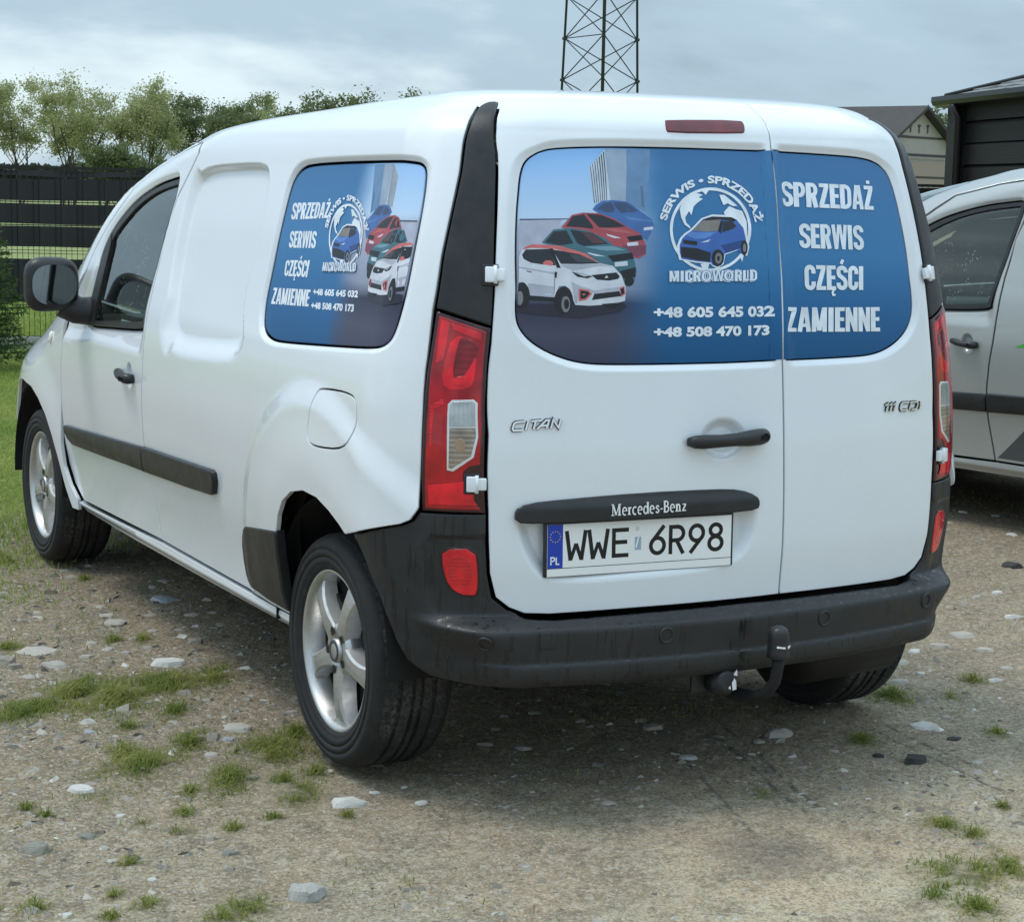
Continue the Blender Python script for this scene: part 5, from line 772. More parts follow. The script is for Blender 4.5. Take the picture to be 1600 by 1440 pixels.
def wheel_meshes():
    """meshes with the axle along x, outer face towards -x, hub plane at x=0 (rim lip)"""
    R0, Rr = .316, .2225
    t = MB()   # side walls
    out = [(-.006, Rr-.006), (-.010, Rr+.003), (-.0135, Rr+.006), (-.0125, Rr+.009), (-.018, Rr+.016), (-.0225, Rr+.030), (-.0205, Rr+.0305), (-.0205, Rr+.034), (-.0235, Rr+.0345), (-.024, Rr+.050), (-.022, Rr+.0505), (-.022, Rr+.055), (-.0232, Rr+.0555), (-.020, Rr+.068), (-.0145, Rr+.077), (-.005, Rr+.086), (.006, R0-.004)]
    inn = [(.188-x, r) for x, r in out][::-1]
    t.lathe(out, 96); t.lathe(inn, 96)
    tr = MB(); pr = [(.006, R0-.004), (.014, R0-.001), (.030, R0), (.041, R0), (.0425, R0-.009), (.0535, R0-.009), (.055, R0), (.080, R0+.001), (.0815, R0-.009), (.0905, R0-.009), (.092, R0+.001)]
    pr = pr+[(.188-x, r) for x, r in pr][::-1][1:] if False else pr+[(.103, R0+.001), (.1045, R0-.009), (.1145, R0-.009), (.116, R0+.001), (.139, R0), (.1405, R0-.009), (.1515, R0-.009), (.153, R0), (.172, R0-.001), (.182, R0-.004)]
    # tread cut by sipes: radius dips on a fine angular pattern at the shoulders
    n = 288; v = []; f = []; k = len(pr)
    for j in range(n):
        a = 2*math.pi*j/n
        for i, (x, r) in enumerate(pr):
            cut = .0025 if ((x < .041 or x > .152) and j % 6 == 0) or (.054 < x < .081 and j % 8 == 0) or (.116 < x < .139 and j % 8 == 3) else 0.
            v.append((x, (r-cut)*math.cos(a+x*1.2), (r-cut)*math.sin(a+x*1.2)))
    for j in range(n):
        for i in range(k-1): f.append((j*k+i, j*k+i+1, ((j+1) % n)*k+i+1, ((j+1) % n)*k+i))
    tr.add(v, f, False)
    rim = MB()
    rim.lathe([(.0, Rr+.002), (-.006, Rr), (-.008, Rr-.006), (-.004, Rr-.013), (.006, Rr-.018), (.03, Rr-.024), (.075, Rr-.032), (.17, Rr-.03), (.182, Rr-.004)], 72)
    # hub
    rim.lathe([(.016, .074), (.006, .069), (.002, .060), (.003, .044), (.010, .036), (.010, .0)], 40)
    rim.lathe([(.016, .074), (.045, .080), (.052, .05)], 40)
    for k5 in range(5):
        a0 = 2*math.pi*k5/5
        # spoke: trapezoid section from hub to rim
        secs = []
        for q, (r, wt, wb, x0, x1) in enumerate([(.046, .030, .038, .003, .045), (.070, .0255, .036, .000, .043), (.100, .0215, .033, -.003, .042), (.130, .0205, .032, -.0035, .042), (.160, .0225, .033, -.001, .042), (.185, .0275, .037, .004, .044), (.203, .035, .044, .010, .046)]):
            secs.append([(x0+.006, -wt-.004, r), (x0, -wt+.002, r), (x0-.001, 0, r), (x0, wt-.002, r), (x0+.006, wt+.004, r), (x1, wb, r), (x1, -wb, r)])
        v = []; f = []
        for sct in secs:
            for x, y, z in sct:
                c, s_ = math.cos(a0), math.sin(a0); v.append((x, y*c-z*s_, y*s_+z*c))
        m7 = 7
        for i in range(len(secs)-1):
            for j in range(m7): f.append((i*m7+j, i*m7+(j+1) % m7, (i+1)*m7+(j+1) % m7, (i+1)*m7+j))
        rim.add(v, f, False)
    drum = MB(); drum.lathe([(.050, Rr-.031), (.054, .19), (.056, .06)], 48)
    cap = MB(); cap.lathe([(.006, .034), (-.003, .033), (-.006, .028), (-.006, .0)], 32)
    capring = MB(); capring.lathe([(-.0064, .0305), (-.0072, .029), (-.0072, .022), (-.0066, .0205)], 32)
    lugs = MB()
    for k5 in range(5):
        a = 2*math.pi*(k5+.5)/5; M = Matrix.Translation((0, math.cos(a)*.054, math.sin(a)*.054))
        lugs.lathe([(-.0015, .0125), (-.0022, .0115), (-.0022, .0085)], 14, M); 
    lugh = MB()
    for k5 in range(5):
        a = 2*math.pi*(k5+.5)/5; M = Matrix.Translation((0, math.cos(a)*.054, math.sin(a)*.054))
        lugh.lathe([(-.0012, .0090), (.0, .0)], 14, M)
    brake = MB(); brake.lathe([(.044, .0), (.044, .085), (.048, .09)], 40); brake.box((.046, .115, .03), (.012, .03, .05), bev=.006)
    return t, tr, rim, cap, capring, lugs, lugh, brake, drum

def build_van(root):
    pw, pb, ptrim = G['paint_white'], G['plastic_black'], G['plastic_trim']
    for sgn in (False, True):
        main = not sgn
        hh = .014 if main else .03
        panel('side_panel', SIDE, pw, root, d_side, [SWIN, FUEL], hh, gap=.0042, mirror=sgn, near=[(SWIN, (.0, .005, .010, .015, .020, .026)), (RECESS, (-.005, 0, .005, .010, .015, .021, .030, .042, .055)), (ARC_, (-.014, 0, .014, .028, .042, .056))] if main else ())
        panel('front_door', DOOR, pw, root, d_door, [DWIN], hh, gap=.0046, mirror=sgn, near=[(DWIN, (.0, .007, .014, .021, .028)), (CUPD_, (-.018, -.010, -.003, .005))] if main else ())
        panel('front_fender', FENDER, pw, root, d_fender, [], .03, mirror=sgn)
        panel('sill', SILL, pw, root, lambda s, z: -.028*ss(.335, .29, z)+.004*ss(.35, .33, z), [], .02, mirror=sgn, thick=.03)
        panel('fuel_flap', FUEL, pw, root, d_side, [], .02, gap=.0004, rnd=.0015, mirror=sgn)
        # dark body shell behind the gaps
        sh = panel('inner_shell', SIDE, G['dark_inside'], root, None, [], .06, off=-.045, mirror=sgn, flange=False)
        panel('inner_shell', DOOR, G['dark_inside'], root, None, [inset(ccw(DWIN), -.004)], .06, off=-.04, mirror=sgn, flange=False)
        for ln_ in (DR, [(p_[0], p_[1]) for p_ in DF]):
            seam_ = [(p_[0]-.022, p_[1]) for p_ in ln_]+[(p_[0]+.022, p_[1]) for p_ in ln_[::-1]]
            panel('seam_backing', seam_, G['dark_inside'], root, None, [], .03, off=-.030, mirror=sgn, flange=False)
        bt_ = [(-3.70, .365), (-2.70, .378), (-2.70, .318), (-3.70, .305)]
        panel('seam_backing', bt_, G['dark_inside'], root, None, [], .03, off=-.036, mirror=sgn, flange=False)
        # windows
        gl = panel('door_window', inset(ccw(DWIN), .020), G['glass'], root, lambda s, z: -.020+0*np.asarray(s), [], .04, thick=.004, mirror=sgn)
        panel('seal', DWIN, G['plastic_black'], gl, lambda s, z: -.011+0*np.asarray(s), [inset(ccw(DWIN), .022)], .03, gap=.0015, thick=.02, mirror=sgn)
        panel('corner_trim', [(-3.345, 1.305), (-3.262, 1.380), (-3.285, 1.27), (-3.315, 1.05), (-3.405, 1.040), (-3.395, 1.10), (-3.378, 1.22)], ptrim, gl, lambda s, z: -.008+0*np.asarray(s), [], .03, mirror=sgn)
        swp = panel('side_window', SWIN, G['film_side'], root, lambda s, z: -.0126+0*np.asarray(s), [], .03, gap=.0012, mirror=sgn)
        if main:
            clip = inset(ccw(SWIN), .004)
            pol = [(a, b) for nm, l in D_side_cars for a, b in l]
            sheet('printed_picture', [b for a, b in pol], [a for a, b in pol], swp, -.0124, None, .010, clip=clip)
            sheet('printed_emblem', [b for a, b in D_side_logo], [a for a, b in D_side_logo], swp, -.0108, None, .010)
            block_on('lettering', D_side_text, G['ink_white'], swp, -.0119)
            text_on('lettering', D_side_phone, G['ink_white'], swp, -.0119, None, .045)
            text_arc('lettering', 'SERWIS • SPRZEDAŻ', D_side_arc, G['ink_white'], swp, -.0098, None, .04)
            block_on('lettering', [('MICROWORLD', D_side_micro)], G['ink_white'], swp, -.0096, 0.17); block_on('lettering', [('MICROWORLD', D_side_micro)], G['ink_inkblue'], swp, -.0092, 0.065); block_on('lettering', [('MICROWORLD', D_side_micro)], G['ink_white'], swp, -.0088, -0.03)
        # rear corner: pillar trim, lamp, hinges
        TRIM = [(-.7815, 1.756), (-.779, 1.763), (-.773, 1.7685), (-.764, 1.7695), (-.757, 1.766), (-.751, 1.7575), (-.7435, 1.740), (-.7325, 1.702), (-.7215, 1.645), (-.7125, 1.514), (-.7025, 1.392), (-.694, 1.284), (-.689, 1.222), (-.7795, 1.263), (-.7805, 1.39), (-.7768, 1.497), (-.7723, 1.59), (-.7713, 1.65), (-.7728, 1.70), (-.7772, 1.738)]
        panel('pillar_trim', TRIM, ptrim, root, lambda s, z: .004+0*np.asarray(s), [], .03, gap=.0015, rnd=.004, thick=.03, mirror=sgn)
        LAMP = [(-.778, 1.258), (-.689, 1.219), (-.682, 1.10), (-.6785, .98), (-.683, .768), (-.782, .770), (-.777, .90), (-.774, 1.02), (-.775, 1.14)]
        lp = panel('tail_lamp', LAMP, G['lamp_border'], root, lambda s, z: .004+0*np.asarray(s), [], .02, gap=.0015, rnd=.004, thick=.04, mirror=sgn)
        LI = [(-.772, 1.247), (-.695, 1.210), (-.688, 1.10), (-.684, .98), (-.687, .888), (-.703, .884), (-.712, .873), (-.713, .803), (-.708, .791), (-.693, .786), (-.690, .777), (-.776, .778), (-.771, .90), (-.767, 1.02), (-.769, 1.14)]
        bulge = lambda s, z: .006+.004*ss(.776, .70, np.abs(s))*ss(.68, .76, np.abs(s))+0*np.asarray(z)
        panel('red_lens', LI, G['lamp_red'], lp, bulge, [], .015, gap=.0005, rnd=.003, thick=.006, mirror=sgn)
        up_ = lambda k: (lambda s, z: bulge(s, z)+k)
        panel('stop_lens', chaikin([(-.745, 1.205), (-.706, 1.185), (-.699, 1.10), (-.706, 1.07), (-.745, 1.066), (-.752, 1.12)], 1), G['lamp_red_bright'], lp, up_(.0008), [], .012, gap=0, rnd=.002, thick=.003, mirror=sgn)
        panel('bulb_shade', chaikin([(-.736, 1.188), (-.727, 1.197), (-.704, 1.178), (-.700, 1.160), (-.712, 1.112), (-.722, 1.090), (-.735, 1.092)], 1), G['lamp_red_deep'], lp, up_(.0016), [], .012, gap=0, rnd=.002, thick=.002, mirror=sgn)
        panel('bright_band', [(-.767, 1.238), (-.752, 1.230), (-.750, 1.14), (-.762, 1.13)], G['lamp_red_bright'], lp, up_(.0006), [], .012, gap=0, rnd=.001, thick=.002, mirror=sgn)
        panel('bright_band', [(-.750, 1.229), (-.703, 1.207), (-.701, 1.188), (-.745, 1.212)], G['lamp_red_bright'], lp, up_(.0006), [], .012, gap=0, rnd=.001, thick=.002, mirror=sgn)
        panel('bright_band', chaikin([(-.733, 1.098), (-.713, 1.104), (-.711, 1.082), (-.731, 1.078)], 1), G['lamp_red_bright'], lp, up_(.0026), [], .012, gap=0, rnd=.001, thick=.002, mirror=sgn)
        panel('bright_band', [(-.768, .835), (-.70, .850), (-.70, .800), (-.695, .789), (-.769, .789)], G['lamp_red_bright'], lp, up_(.0006), [], .012, gap=0, rnd=.001, thick=.002, mirror=sgn)
        panel('fold_line', [(-.762, 1.03), (-.745, 1.045), (-.742, 1.035), (-.756, 1.02), (-.760, .93), (-.764, .93)], G['lamp_red_ribbed'], lp, up_(.0008), [], .012, gap=0, rnd=.001, thick=.002, mirror=sgn)
        CL = [(-.7365, 1.034), (-.731, 1.044), (-.699, 1.0465), (-.692, 1.038), (-.690, .955), (-.697, .906), (-.728, .871), (-.7375, .874)]
        fr = panel('lens_frame', CL, G['lamp_frame'], lp, up_(.0014), [], .012, gap=0, rnd=.002, thick=.004, mirror=sgn)
        panel('reversing_lens', [(-.7325, 1.033), (-.729, 1.039), (-.701, 1.0415), (-.6965, 1.036), (-.6945, .981), (-.7330, .980)], G['lamp_clear'], lp, up_(.0024), [], .01, gap=0, rnd=.001, thick=.002, mirror=sgn)
        panel('indicator_lens', [(-.7328, .977), (-.6945, .978), (-.694, .957), (-.7015, .909), (-.730, .8785), (-.7345, .880)], G['lamp_amber'], lp, up_(.0024), [], .01, gap=0, rnd=.001, thick=.002, mirror=sgn)
        panel('amber_bulb', chaikin([(-.727, .945), (-.712, .955), (-.708, .925), (-.722, .915)], 2), G['amber_bulb'], lp, up_(.0034), [], .01, gap=0, rnd=.001, thick=.001, mirror=sgn)
        sx = -1 if main else 1
        for zc in (1.345, .842):
            s0 = sx*(.700 if zc > 1 else .697)
            M = frame(s0, zc)
            hb = MB(); hb.box((sx*.008, 0, .004), (.020, .026, .004), M, .002); o = hb.obj('hinge_recess', pb, root)
            h = MB(); h.box((sx*.007, 0, .013), (.014, .019, .007), M, .003); h.box((-sx*.012, .0, .011), (.016, .015, .006), M, .003); h.tube([M @ Vector((-sx*.004, -.022, .016)), M @ Vector((-sx*.004, .022, .016))], .005, 10)
            hp = h.obj('door_hinge', pw, root)
        # lower trim
        panel('arch_cladding', [(-1.492, .606), (-1.62, .592), (-1.79, .568), (-1.835, .552), (-1.866, .525), (-1.885, .490), (-1.893, .44), (-1.888, .40), (-1.87, .380), (-1.83, .372), (-1.65, .366), (-1.520, .364), (-1.519, .43), (-1.508, .52)], ptrim, root, lambda s, z: d_side(s, z)+.006, [], .03, gap=0, rnd=.006, thick=.03, mirror=sgn)
        mp = [(-3.765, .632), (-2.752, .678), (-2.750, .588), (-3.70, .560), (-3.765, .575)]
        panel('side_moulding', chaikin(mp, 1) if False else mp, ptrim, root, lambda s, z: .010+.008*ss(.58, .61, z)*ss(.69, .645, np.asarray(z)-.03*(np.asarray(s)+2.75))+0*np.asarray(s), [], .03, gap=0, rnd=.006, thick=.02, mirror=sgn)
        panel('side_moulding', [(-2.746, .678), (-2.035, .697), (-2.022, .690), (-2.022, .665), (-2.045, .624), (-2.07, .617), (-2.744, .588)], ptrim, root, lambda s, z: .010+.008*ss(.58, .61, z)+0*np.asarray(s), [], .03, gap=0, rnd=.006, thick=.02, mirror=sgn)
        # door handle
        M = frame((-1 if main else 1)*2.862, .902, -.002); k = 1 if main else -1
        h = MB()
        h.tube([M @ Vector((-k*.075, .010, .010)), M @ Vector((-k*.06, .009, .020)), M @ Vector((-k*.025, .002, .027)), M @ Vector((k*.01, -.002, .029)), M @ Vector((k*.04, -.002, .027)), M @ Vector((k*.062, -.003, .020)), M @ Vector((k*.066, -.003, .004))], [.011, .014, .014, .014, .018, .018, .016], 12)
        o = h.obj('door_handle', pb, root); l = MB(); l.lathe([(.0, .0), (0, .008), (-.003, .009)], 16, M @ Matrix.Translation((k*.05, -.003, .0455)) @ Matrix.Rotation(R(90), 4, 'Y')); l.obj('lock', G['dark_inside'], o)
        # side repeater
        M = frame((-1 if main else 1)*3.86, .955, .002); r_ = MB(); r_.lathe([(-.008, 0), (-.008, .006), (-.004, .011), (.002, .013)], 20, M @ Matrix.Rotation(R(90), 4, 'Y') @ Matrix.Diagonal((1, 1.9, 1, 1))); r_.obj('side_repeater', G['indicator'], root)
        # mirror
        kx = -1 if main else 1
        bm = bmesh.new(); bmesh.ops.create_uvsphere(bm, u_segments=40, v_segments=28, radius=1)
        def sup(c, e): return math.copysign(abs(c)**e, c)
        for q in bm.verts:
            x, y, z = q.co; x, y, z = sup(x, .62), sup(y, .8), sup(z, .62)
            yy = y*.052 if y < 0 else y*.095
            taper = 1-.12*max(0, y); q.co = (kx*(1.040+x*.098*taper), 2.205+yy, 1.186+z*.094*taper+.010*x*0-.012*(x+1)*.5*(1 if z < 0 else -.3))
        bm.verts.index_update(); mv = [tuple(q.co) for q in bm.verts]; mf = [tuple(q.index for q in (fc.verts if kx < 0 else fc.verts)) for fc in bm.faces]; bm.free()
        mm = MB(); mm.add(mv, mf, True)
        mm.tube([(kx*.99, 2.225, 1.115), (kx*.945, 2.215, 1.088), (kx*.905, 2.20, 1.085), (kx*.86, 2.19, 1.09)], [.055, .050, .052, .055], 16)
        mo = mm.obj('door_mirror', pb, root)
        gv = []; n = 40
        for i in range(n):
            a = 2*math.pi*i/n; gv.append((kx*(1.042+sup(math.cos(a), .78)*.080), 2.1515-.0, 1.184+sup(math.sin(a), .78)*.072))
        gv2 = [(x, y-.0022, z) for x, y, z in gv]; 
        mesh_obj('mirror_glass', gv+gv2+[(kx*1.042, 2.1493, 1.184)], [(i, (i+1) % n, n+(i+1) % n, n+i) for i in range(n)]+[(n+i, n+(i+1) % n, 2*n) for i in range(n)], G['mirror'], mo, False)
        # inner wheel arches
        for yc, dy in ((0., .0), (3.081, 0.)):
            lv = []; lf = []; nn_ = 24
            for i in range(nn_+1):
                a = R(-2+184*i/nn_)
                for x in (.50, .88): lv.append((kx*x, yc+.385*math.cos(a), .335+.395*math.sin(a)))
            for i in range(nn_): lf.append((2*i, 2*i+1, 2*i+3, 2*i+2))
            lf.append(tuple(range(0, 2*nn_+2, 2)))
            mesh_obj('arch_liner', lv, lf, G['liner'], root, True)
    # ---- roof
    zb_s = [0, .34, .55, .66, .735, .752, .765, .787, .81, 1.1, 1.5, 2.0, 2.40, 2.67, 2.85, 6.]; zb_z = [1.790, 1.787, 1.775, 1.762, 1.750, 1.750, 1.752, 1.754, 1.7715, 1.7735, 1.7705, 1.7375, 1.685, 1.658, 1.657, 1.657]
    sc = np.concatenate([np.linspace(0, .9, 60), np.linspace(.92, 3.95, 120)]); ztop = 1.82
    rr = np.concatenate([np.linspace(0, .9, 26), np.linspace(.92, 1, 8)])
    S_ = []; Z_ = []
    for t in rr:
        zb = np.interp(sc, zb_s, zb_z); z = zb+(ztop-zb)*t; S_.append(np.minimum(sc, s_centre(z))); Z_.append(z)
    S_, Z_ = np.array(S_), np.array(Z_); nr, ncol = S_.shape
    V = (P(S_, Z_)-N0(np.maximum(S_, 1e-3), np.minimum(Z_, 1.8185))*.0015).reshape(-1, 3); Vm = V*np.array([-1, 1, 1])
    F = [(i*ncol+j, i*ncol+j+1, (i+1)*ncol+j+1, (i+1)*ncol+j) for i in range(nr-1) for j in range(ncol-1)]
    F2 = [tuple(len(V)+q for q in f[::-1]) for f in F]
    b = (nr-1)*ncol; cap = [(b+j, b+j+1, len(V)+b+j+1, len(V)+b+j) for j in range(ncol-1)]
    bm = bmesh.new(); bv = [bm.verts.new(tuple(q)) for q in np.concatenate([V, Vm])]
    for f in F+F2+cap:
        try: bm.faces.new([bv[i] for i in f])
        except ValueError: pass
    bmesh.ops.remove_doubles(bm, verts=bm.verts[:], dist=4e-4); bmesh.ops.recalc_face_normals(bm, faces=bm.faces[:])
    for f in bm.faces: f.smooth = True
    me = bpy.data.meshes.new('roof'); bm.to_mesh(me); bm.free(); me.materials.append(pw); link('roof', me, root)
    # roof aerial foot and shallow ribs of the roof
    for y0 in (0.35,):
        pass
    # ---- screen pillars, windscreen, front
    APO = [(1.150, -3.585), (1.232, -3.475), (1.31, -3.415), (1.388, -3.314), (1.463, -3.193), (1.527, -3.075), (1.594, -2.935), (1.650, -2.674), (1.688, -2.42)]
    API = [(1.150, -3.70), (1.232, -3.60), (1.31, -3.54), (1.388, -3.44), (1.463, -3.32), (1.527, -3.20), (1.594, -3.06), (1.650, -2.90), (1.662, -2.86)]
    ap = [(s, z) for z, s in APO]+[(-2.5, 1.684), (-2.67, 1.668), (-2.85, 1.664)]+[(s, z) for z, s in API[::-1][1:]]
    for sgn in (False, True): panel('screen_pillar', ap, pw, root, None, [], .03, gap=.0008, mirror=sgn)
    zs = np.linspace(1.15, 1.658, 24); se = -np.interp(zs, [a for a, b in API], [b for a, b in API])
    v, f = wgrid(zs, se, 40); mesh_obj('windscreen', v, f, G['glass_wind'], root, True)
    zs = np.concatenate([np.linspace(.905, 1.09, 14), np.linspace(1.10, 1.15, 6)]); se = np.interp(zs, [.90, .985, 1.072, 1.108, 1.135, 1.15], [4.955, 4.705, 4.205, 3.905, 3.615, 3.60])
    v, f = wgrid(zs, se, 48); mesh_obj('bonnet', v, f, pw, root, True)
    zs = np.linspace(.55, .90, 12); v, f = wgrid(zs, np.full(12, 4.955), 40); mesh_obj('front_panel', v, f, pw, root, True)
    zs = np.linspace(.22, .545, 10); v, f = wgrid(zs, np.full(10, 4.955), 40); mesh_obj('front_bumper', v, f, ptrim, root, True)
    for sgn in (False, True): panel('headlight', chaikin([(-4.75, .93), (-5.05, .86), (-5.10, .74), (-4.95, .70), (-4.72, .80)], 2), G['lamp_clear'], root, lambda s, z: .008+0*np.asarray(s), [], .03, mirror=sgn)
    # ---- rear doors
    LD = LEDGE+SEAM[::-1][:-1]+[(.126, .516)]
    LD = [(a-(.0 if a < .1 else .0005), b) for a, b in LD]
    RD = [(a+.0005, b) for a, b in SEAM]+[(a, b) for a, b in mir(LEDGE)[::-1] if a > .22]
    RD[-1] = (RD[-1][0], RD[-1][1])
    ld = panel('rear_door', LD, pw, root, d_rear, [[(a-(.006 if a > .09 else 0), b) for a, b in RWL]], .013, gap=.002, near=[(RWL, (.0, .005, .010, .015, .021, .028)), (PLREC, (-.036, -.026, -.016, -.006, .002, .010)), (CUP_, (-.026, -.017, -.008, 0, .008))])
    rd = panel('rear_door', RD, pw, root, d_rear, [[(a+(.004 if a < .17 else 0), b) for a, b in RWR]], .015, gap=.002, near=[(RWR, (.0, .005, .010, .015, .021, .028))])
    panel('inner_shell', LEDGE+mir(LEDGE)[::-1], G['dark_inside'], root, None, [], .06, off=-.05, flange=False)
    wl = panel('rear_window', RWL, G['film_rear'], root, d_pane, [], .025, gap=.0008)
    wr = panel('rear_window', RWR, G['film_rear'], root, d_pane, [], .025, gap=.0008)
    # film carried over the door edge at the meeting line
    for nm_, win, par in (('film_edge', [(.078, 1.1318), (.1125, 1.1318), (.1282, 1.45), (.1575, 1.6655), (.118, 1.6655), (.094, 1.45)], wl), ('film_edge', [(.1178, 1.1318), (.152, 1.1318), (.167, 1.45), (.194, 1.6655), (.1628, 1.6655), (.1336, 1.45)], wr)):
        panel(nm_, win, G['film_rear'], par, lambda s, z: -.0113+d_print(s, z), [], .006, gap=0, rnd=.0001, thick=.0004)
    clip = inset(ccw([(.06, 1.667) if a > .09 else (a, b) for a, b in RWL if not (a > .09 and b < 1.6)]), .004)
    pol = [(a, b) for nm, l in D_rear_cars for a, b in l]
    sheet('printed_picture', [b for a, b in pol], [a for a, b in pol], wl, -.0122, None, .010, clip=inset(ccw(RWL), .004) if False else clip)
    sheet('printed_emblem', [b for a, b in D_rear_logo], [a for a, b in D_rear_logo], wl, -.0106, None, .010)
    text_on('lettering', D_rear_phone, G['ink_white'], wl, -.0106, d_print, .045)
    text_arc('lettering', 'SERWIS • SPRZEDAŻ', D_rear_arc, G['ink_white'], wl, -.0097, None, .04)
    block_on('lettering', [('MICROWORLD', D_rear_micro)], G['ink_white'], wl, -.0096, 0.17); block_on('lettering', [('MICROWORLD', D_rear_micro)], G['ink_inkblue'], wl, -.0092, 0.065); block_on('lettering', [('MICROWORLD', D_rear_micro)], G['ink_white'], wl, -.0088, -0.03)
    block_on('lettering', D_rear_text, G['ink_white'], wr, -.0106, 0., d_print)
    # third brake light
    bl = panel('brake_light', chaikin([(-.232, 1.733), (.072, 1.740), (.082, 1.730), (.070, 1.709), (.055, 1.705), (-.225, 1.700), (-.236, 1.708), (-.238, 1.728)], 1), G['brake_red'], ld, lambda s, z: .006+0*np.asarray(s), [], .02, gap=0, rnd=.003, thick=.02)
    panel('lens', [(-.225, 1.727), (.065, 1.733), (.058, 1.713), (-.220, 1.707)], G['lamp_red_deep'], bl, lambda s, z: .0075+0*np.asarray(s), [], .02, gap=0, rnd=.002, thick=.003) if False else None
    # strip over the plate with the maker's name
    st = panel('plate_strip', chaikin([(-.630, .746), (-.626, .778), (-.600, .795), (-.50, .803), (-.30, .812), (-.10, .8115), (-.02, .806), (.022, .790), (.033, .768), (.026, .750), (-.05, .7475), (-.30, .7445), (-.58, .742)], 1), ptrim, ld, lambda s, z: .004+.014*ss(.812, .775, z)+0*np.asarray(s), [], .012, gap=0, rnd=.005, thick=.035)
    M = frame(-.292, .7725, .0182)
    def serif_text(h, wd):
        it = []; x = 0.; st_, th_ = .17*h, .075*h
        def S(*p, w=None, c=False): it.append(([(x+a*h, b*h) for a, b in p], w or st_, c))
        def foot(a, b, k=.17): it.append(([(x+(a-k)*h, b*h), (x+(a+k)*h, b*h)], th_, False))
        xh = .66
        for ch in 'Mercedes-Benz':
            if ch == 'M': S((.12, 0), (.12, 1), w=th_); S((.14, 1), (.48, .05), w=.15*h); S((.48, .05), (.80, 1), w=th_); S((.82, 0), (.82, 1)); foot(.12, .03); foot(.82, .03, .18); foot(.10, .97, .14); foot(.86, .97, .14); a = 1.08
            elif ch == 'e': S(*[(.28+.22*math.cos(R(q)), .33+.33*math.sin(R(q))) for q in range(0, 325, 25)], w=.12*h); S((.08, .36), (.50, .36), w=th_); a = .60
            elif ch == 'r': S((.14, 0), (.14, xh)); foot(.14, .03); S((.16, .45), (.25, .60), (.38, .62), w=.12*h); foot(.08, .63, .08); a = .46
            elif ch == 'c': S(*[(.28+.22*math.cos(R(q)), .33+.33*math.sin(R(q))) for q in range(50, 325, 25)], w=.13*h); a = .54
            elif ch == 'd': S(*[(.27+.20*math.cos(R(q)), .33+.33*math.sin(R(q))) for q in range(20, 345, 25)], w=.12*h); S((.50, 0), (.50, 1.02)); foot(.54, .03, .09); foot(.45, .99, .08); a = .66
            elif ch == 's': S((.40, .52), (.30, .62), (.16, .60), (.11, .48), (.20, .38), (.34, .30), (.40, .17), (.32, .04), (.16, .03), (.08, .14), w=.12*h); a = .50
            elif ch == '-': S((.05, .33), (.30, .33), w=.11*h); a = .36
            elif ch == 'B': S((.15, 0), (.15, 1)); S((.05, .97), (.36, .97), (.50, .85), (.50, .65), (.36, .53), (.15, .53), w=.12*h); S((.36, .53), (.56, .40), (.56, .16), (.40, .03), (.04, .03), w=.12*h); a = .70
            elif ch == 'n': S((.14, 0), (.14, xh)); foot(.14, .03); S((.16, .50), (.28, .62), (.40, .58), (.45, .45), (.45, 0), w=.14*h); foot(.45, .03); foot(.08, .63, .08); a = .66
            elif ch == 'z': S((.08, .61), (.44, .61), w=.10*h); S((.42, .60), (.10, .05), w=.14*h); S((.07, .05), (.46, .05), w=.10*h); a = .5
            x += a*h*1.02
        k = wd/x
        return [([((px-x/2)*k, py-h*.45) for px, py in p], w_, c) for p, w_, c in it]
    strokes(serif_text(.0285, .205), M @ Matrix.Rotation(R(1.2), 4, 'Z'), .0012).obj('lettering', G['lettering_white'], st)
    # number plate
    M = frame(-.3035, .677, -.020) @ Matrix.Rotation(R(.4), 4, 'Z')
    npl = MB(); npl.box((0, 0, .004), (.262, .0705, .006), M, .004); po = npl.obj('number_plate', G['plastic_black'], root)
    q = MB(); q.box((.0, .0075, .0105), (.2545, .0545, .001), M); q.obj('plate_face', G['number_white'], po)
    q = MB(); q.box((0, -.0585, .0105), (.2545, .0095, .0012), M); q.obj('lower_strip', G['number_white'], po)
    q = MB(); q.box((-.2335, .0075, .0113), (.0205, .0543, .0006), M); q.obj('country_band', G['eu_blue'], po)
    stars = []
    for i in range(12):
        a = 2*math.pi*i/12; cx_, cy_ = -.2335+.0135*math.cos(a), .032+.0135*math.sin(a)
        stars.append([(cx_+(.0022 if j % 2 == 0 else .0009)*math.sin(math.pi*j/5), cy_+(.0022 if j % 2 == 0 else .0009)*math.cos(math.pi*j/5)) for j in range(10)])
    sb = MB()
    for s_ in stars: sb.add([M @ Vector((a, b_, .0123)) for a, b_ in s_]+[M @ Vector((sum(a for a, _ in s_)/10, sum(b_ for _, b_ in s_)/10, .0123))], [((j+1) % 10, j, 10) for j in range(10)])
    sb.obj('stars', G['eu_yellow'], po)
    wl_ = .0034
    PLt = [([(-.2445, -.0385), (-.2445, -.0195), (-.238, -.0195), (-.2355, -.0215), (-.2355, -.0265), (-.238, -.0285), (-.2445, -.0285)], wl_, False), ([(-.2305, -.0195), (-.2305, -.0368), (-.222, -.0368)], wl_, False)]
    strokes(PLt, M, .0123).obj('lettering', G['lettering_white'], po)
    H0, H1, lw = -.030, .045, .0105
    hw = H1-H0
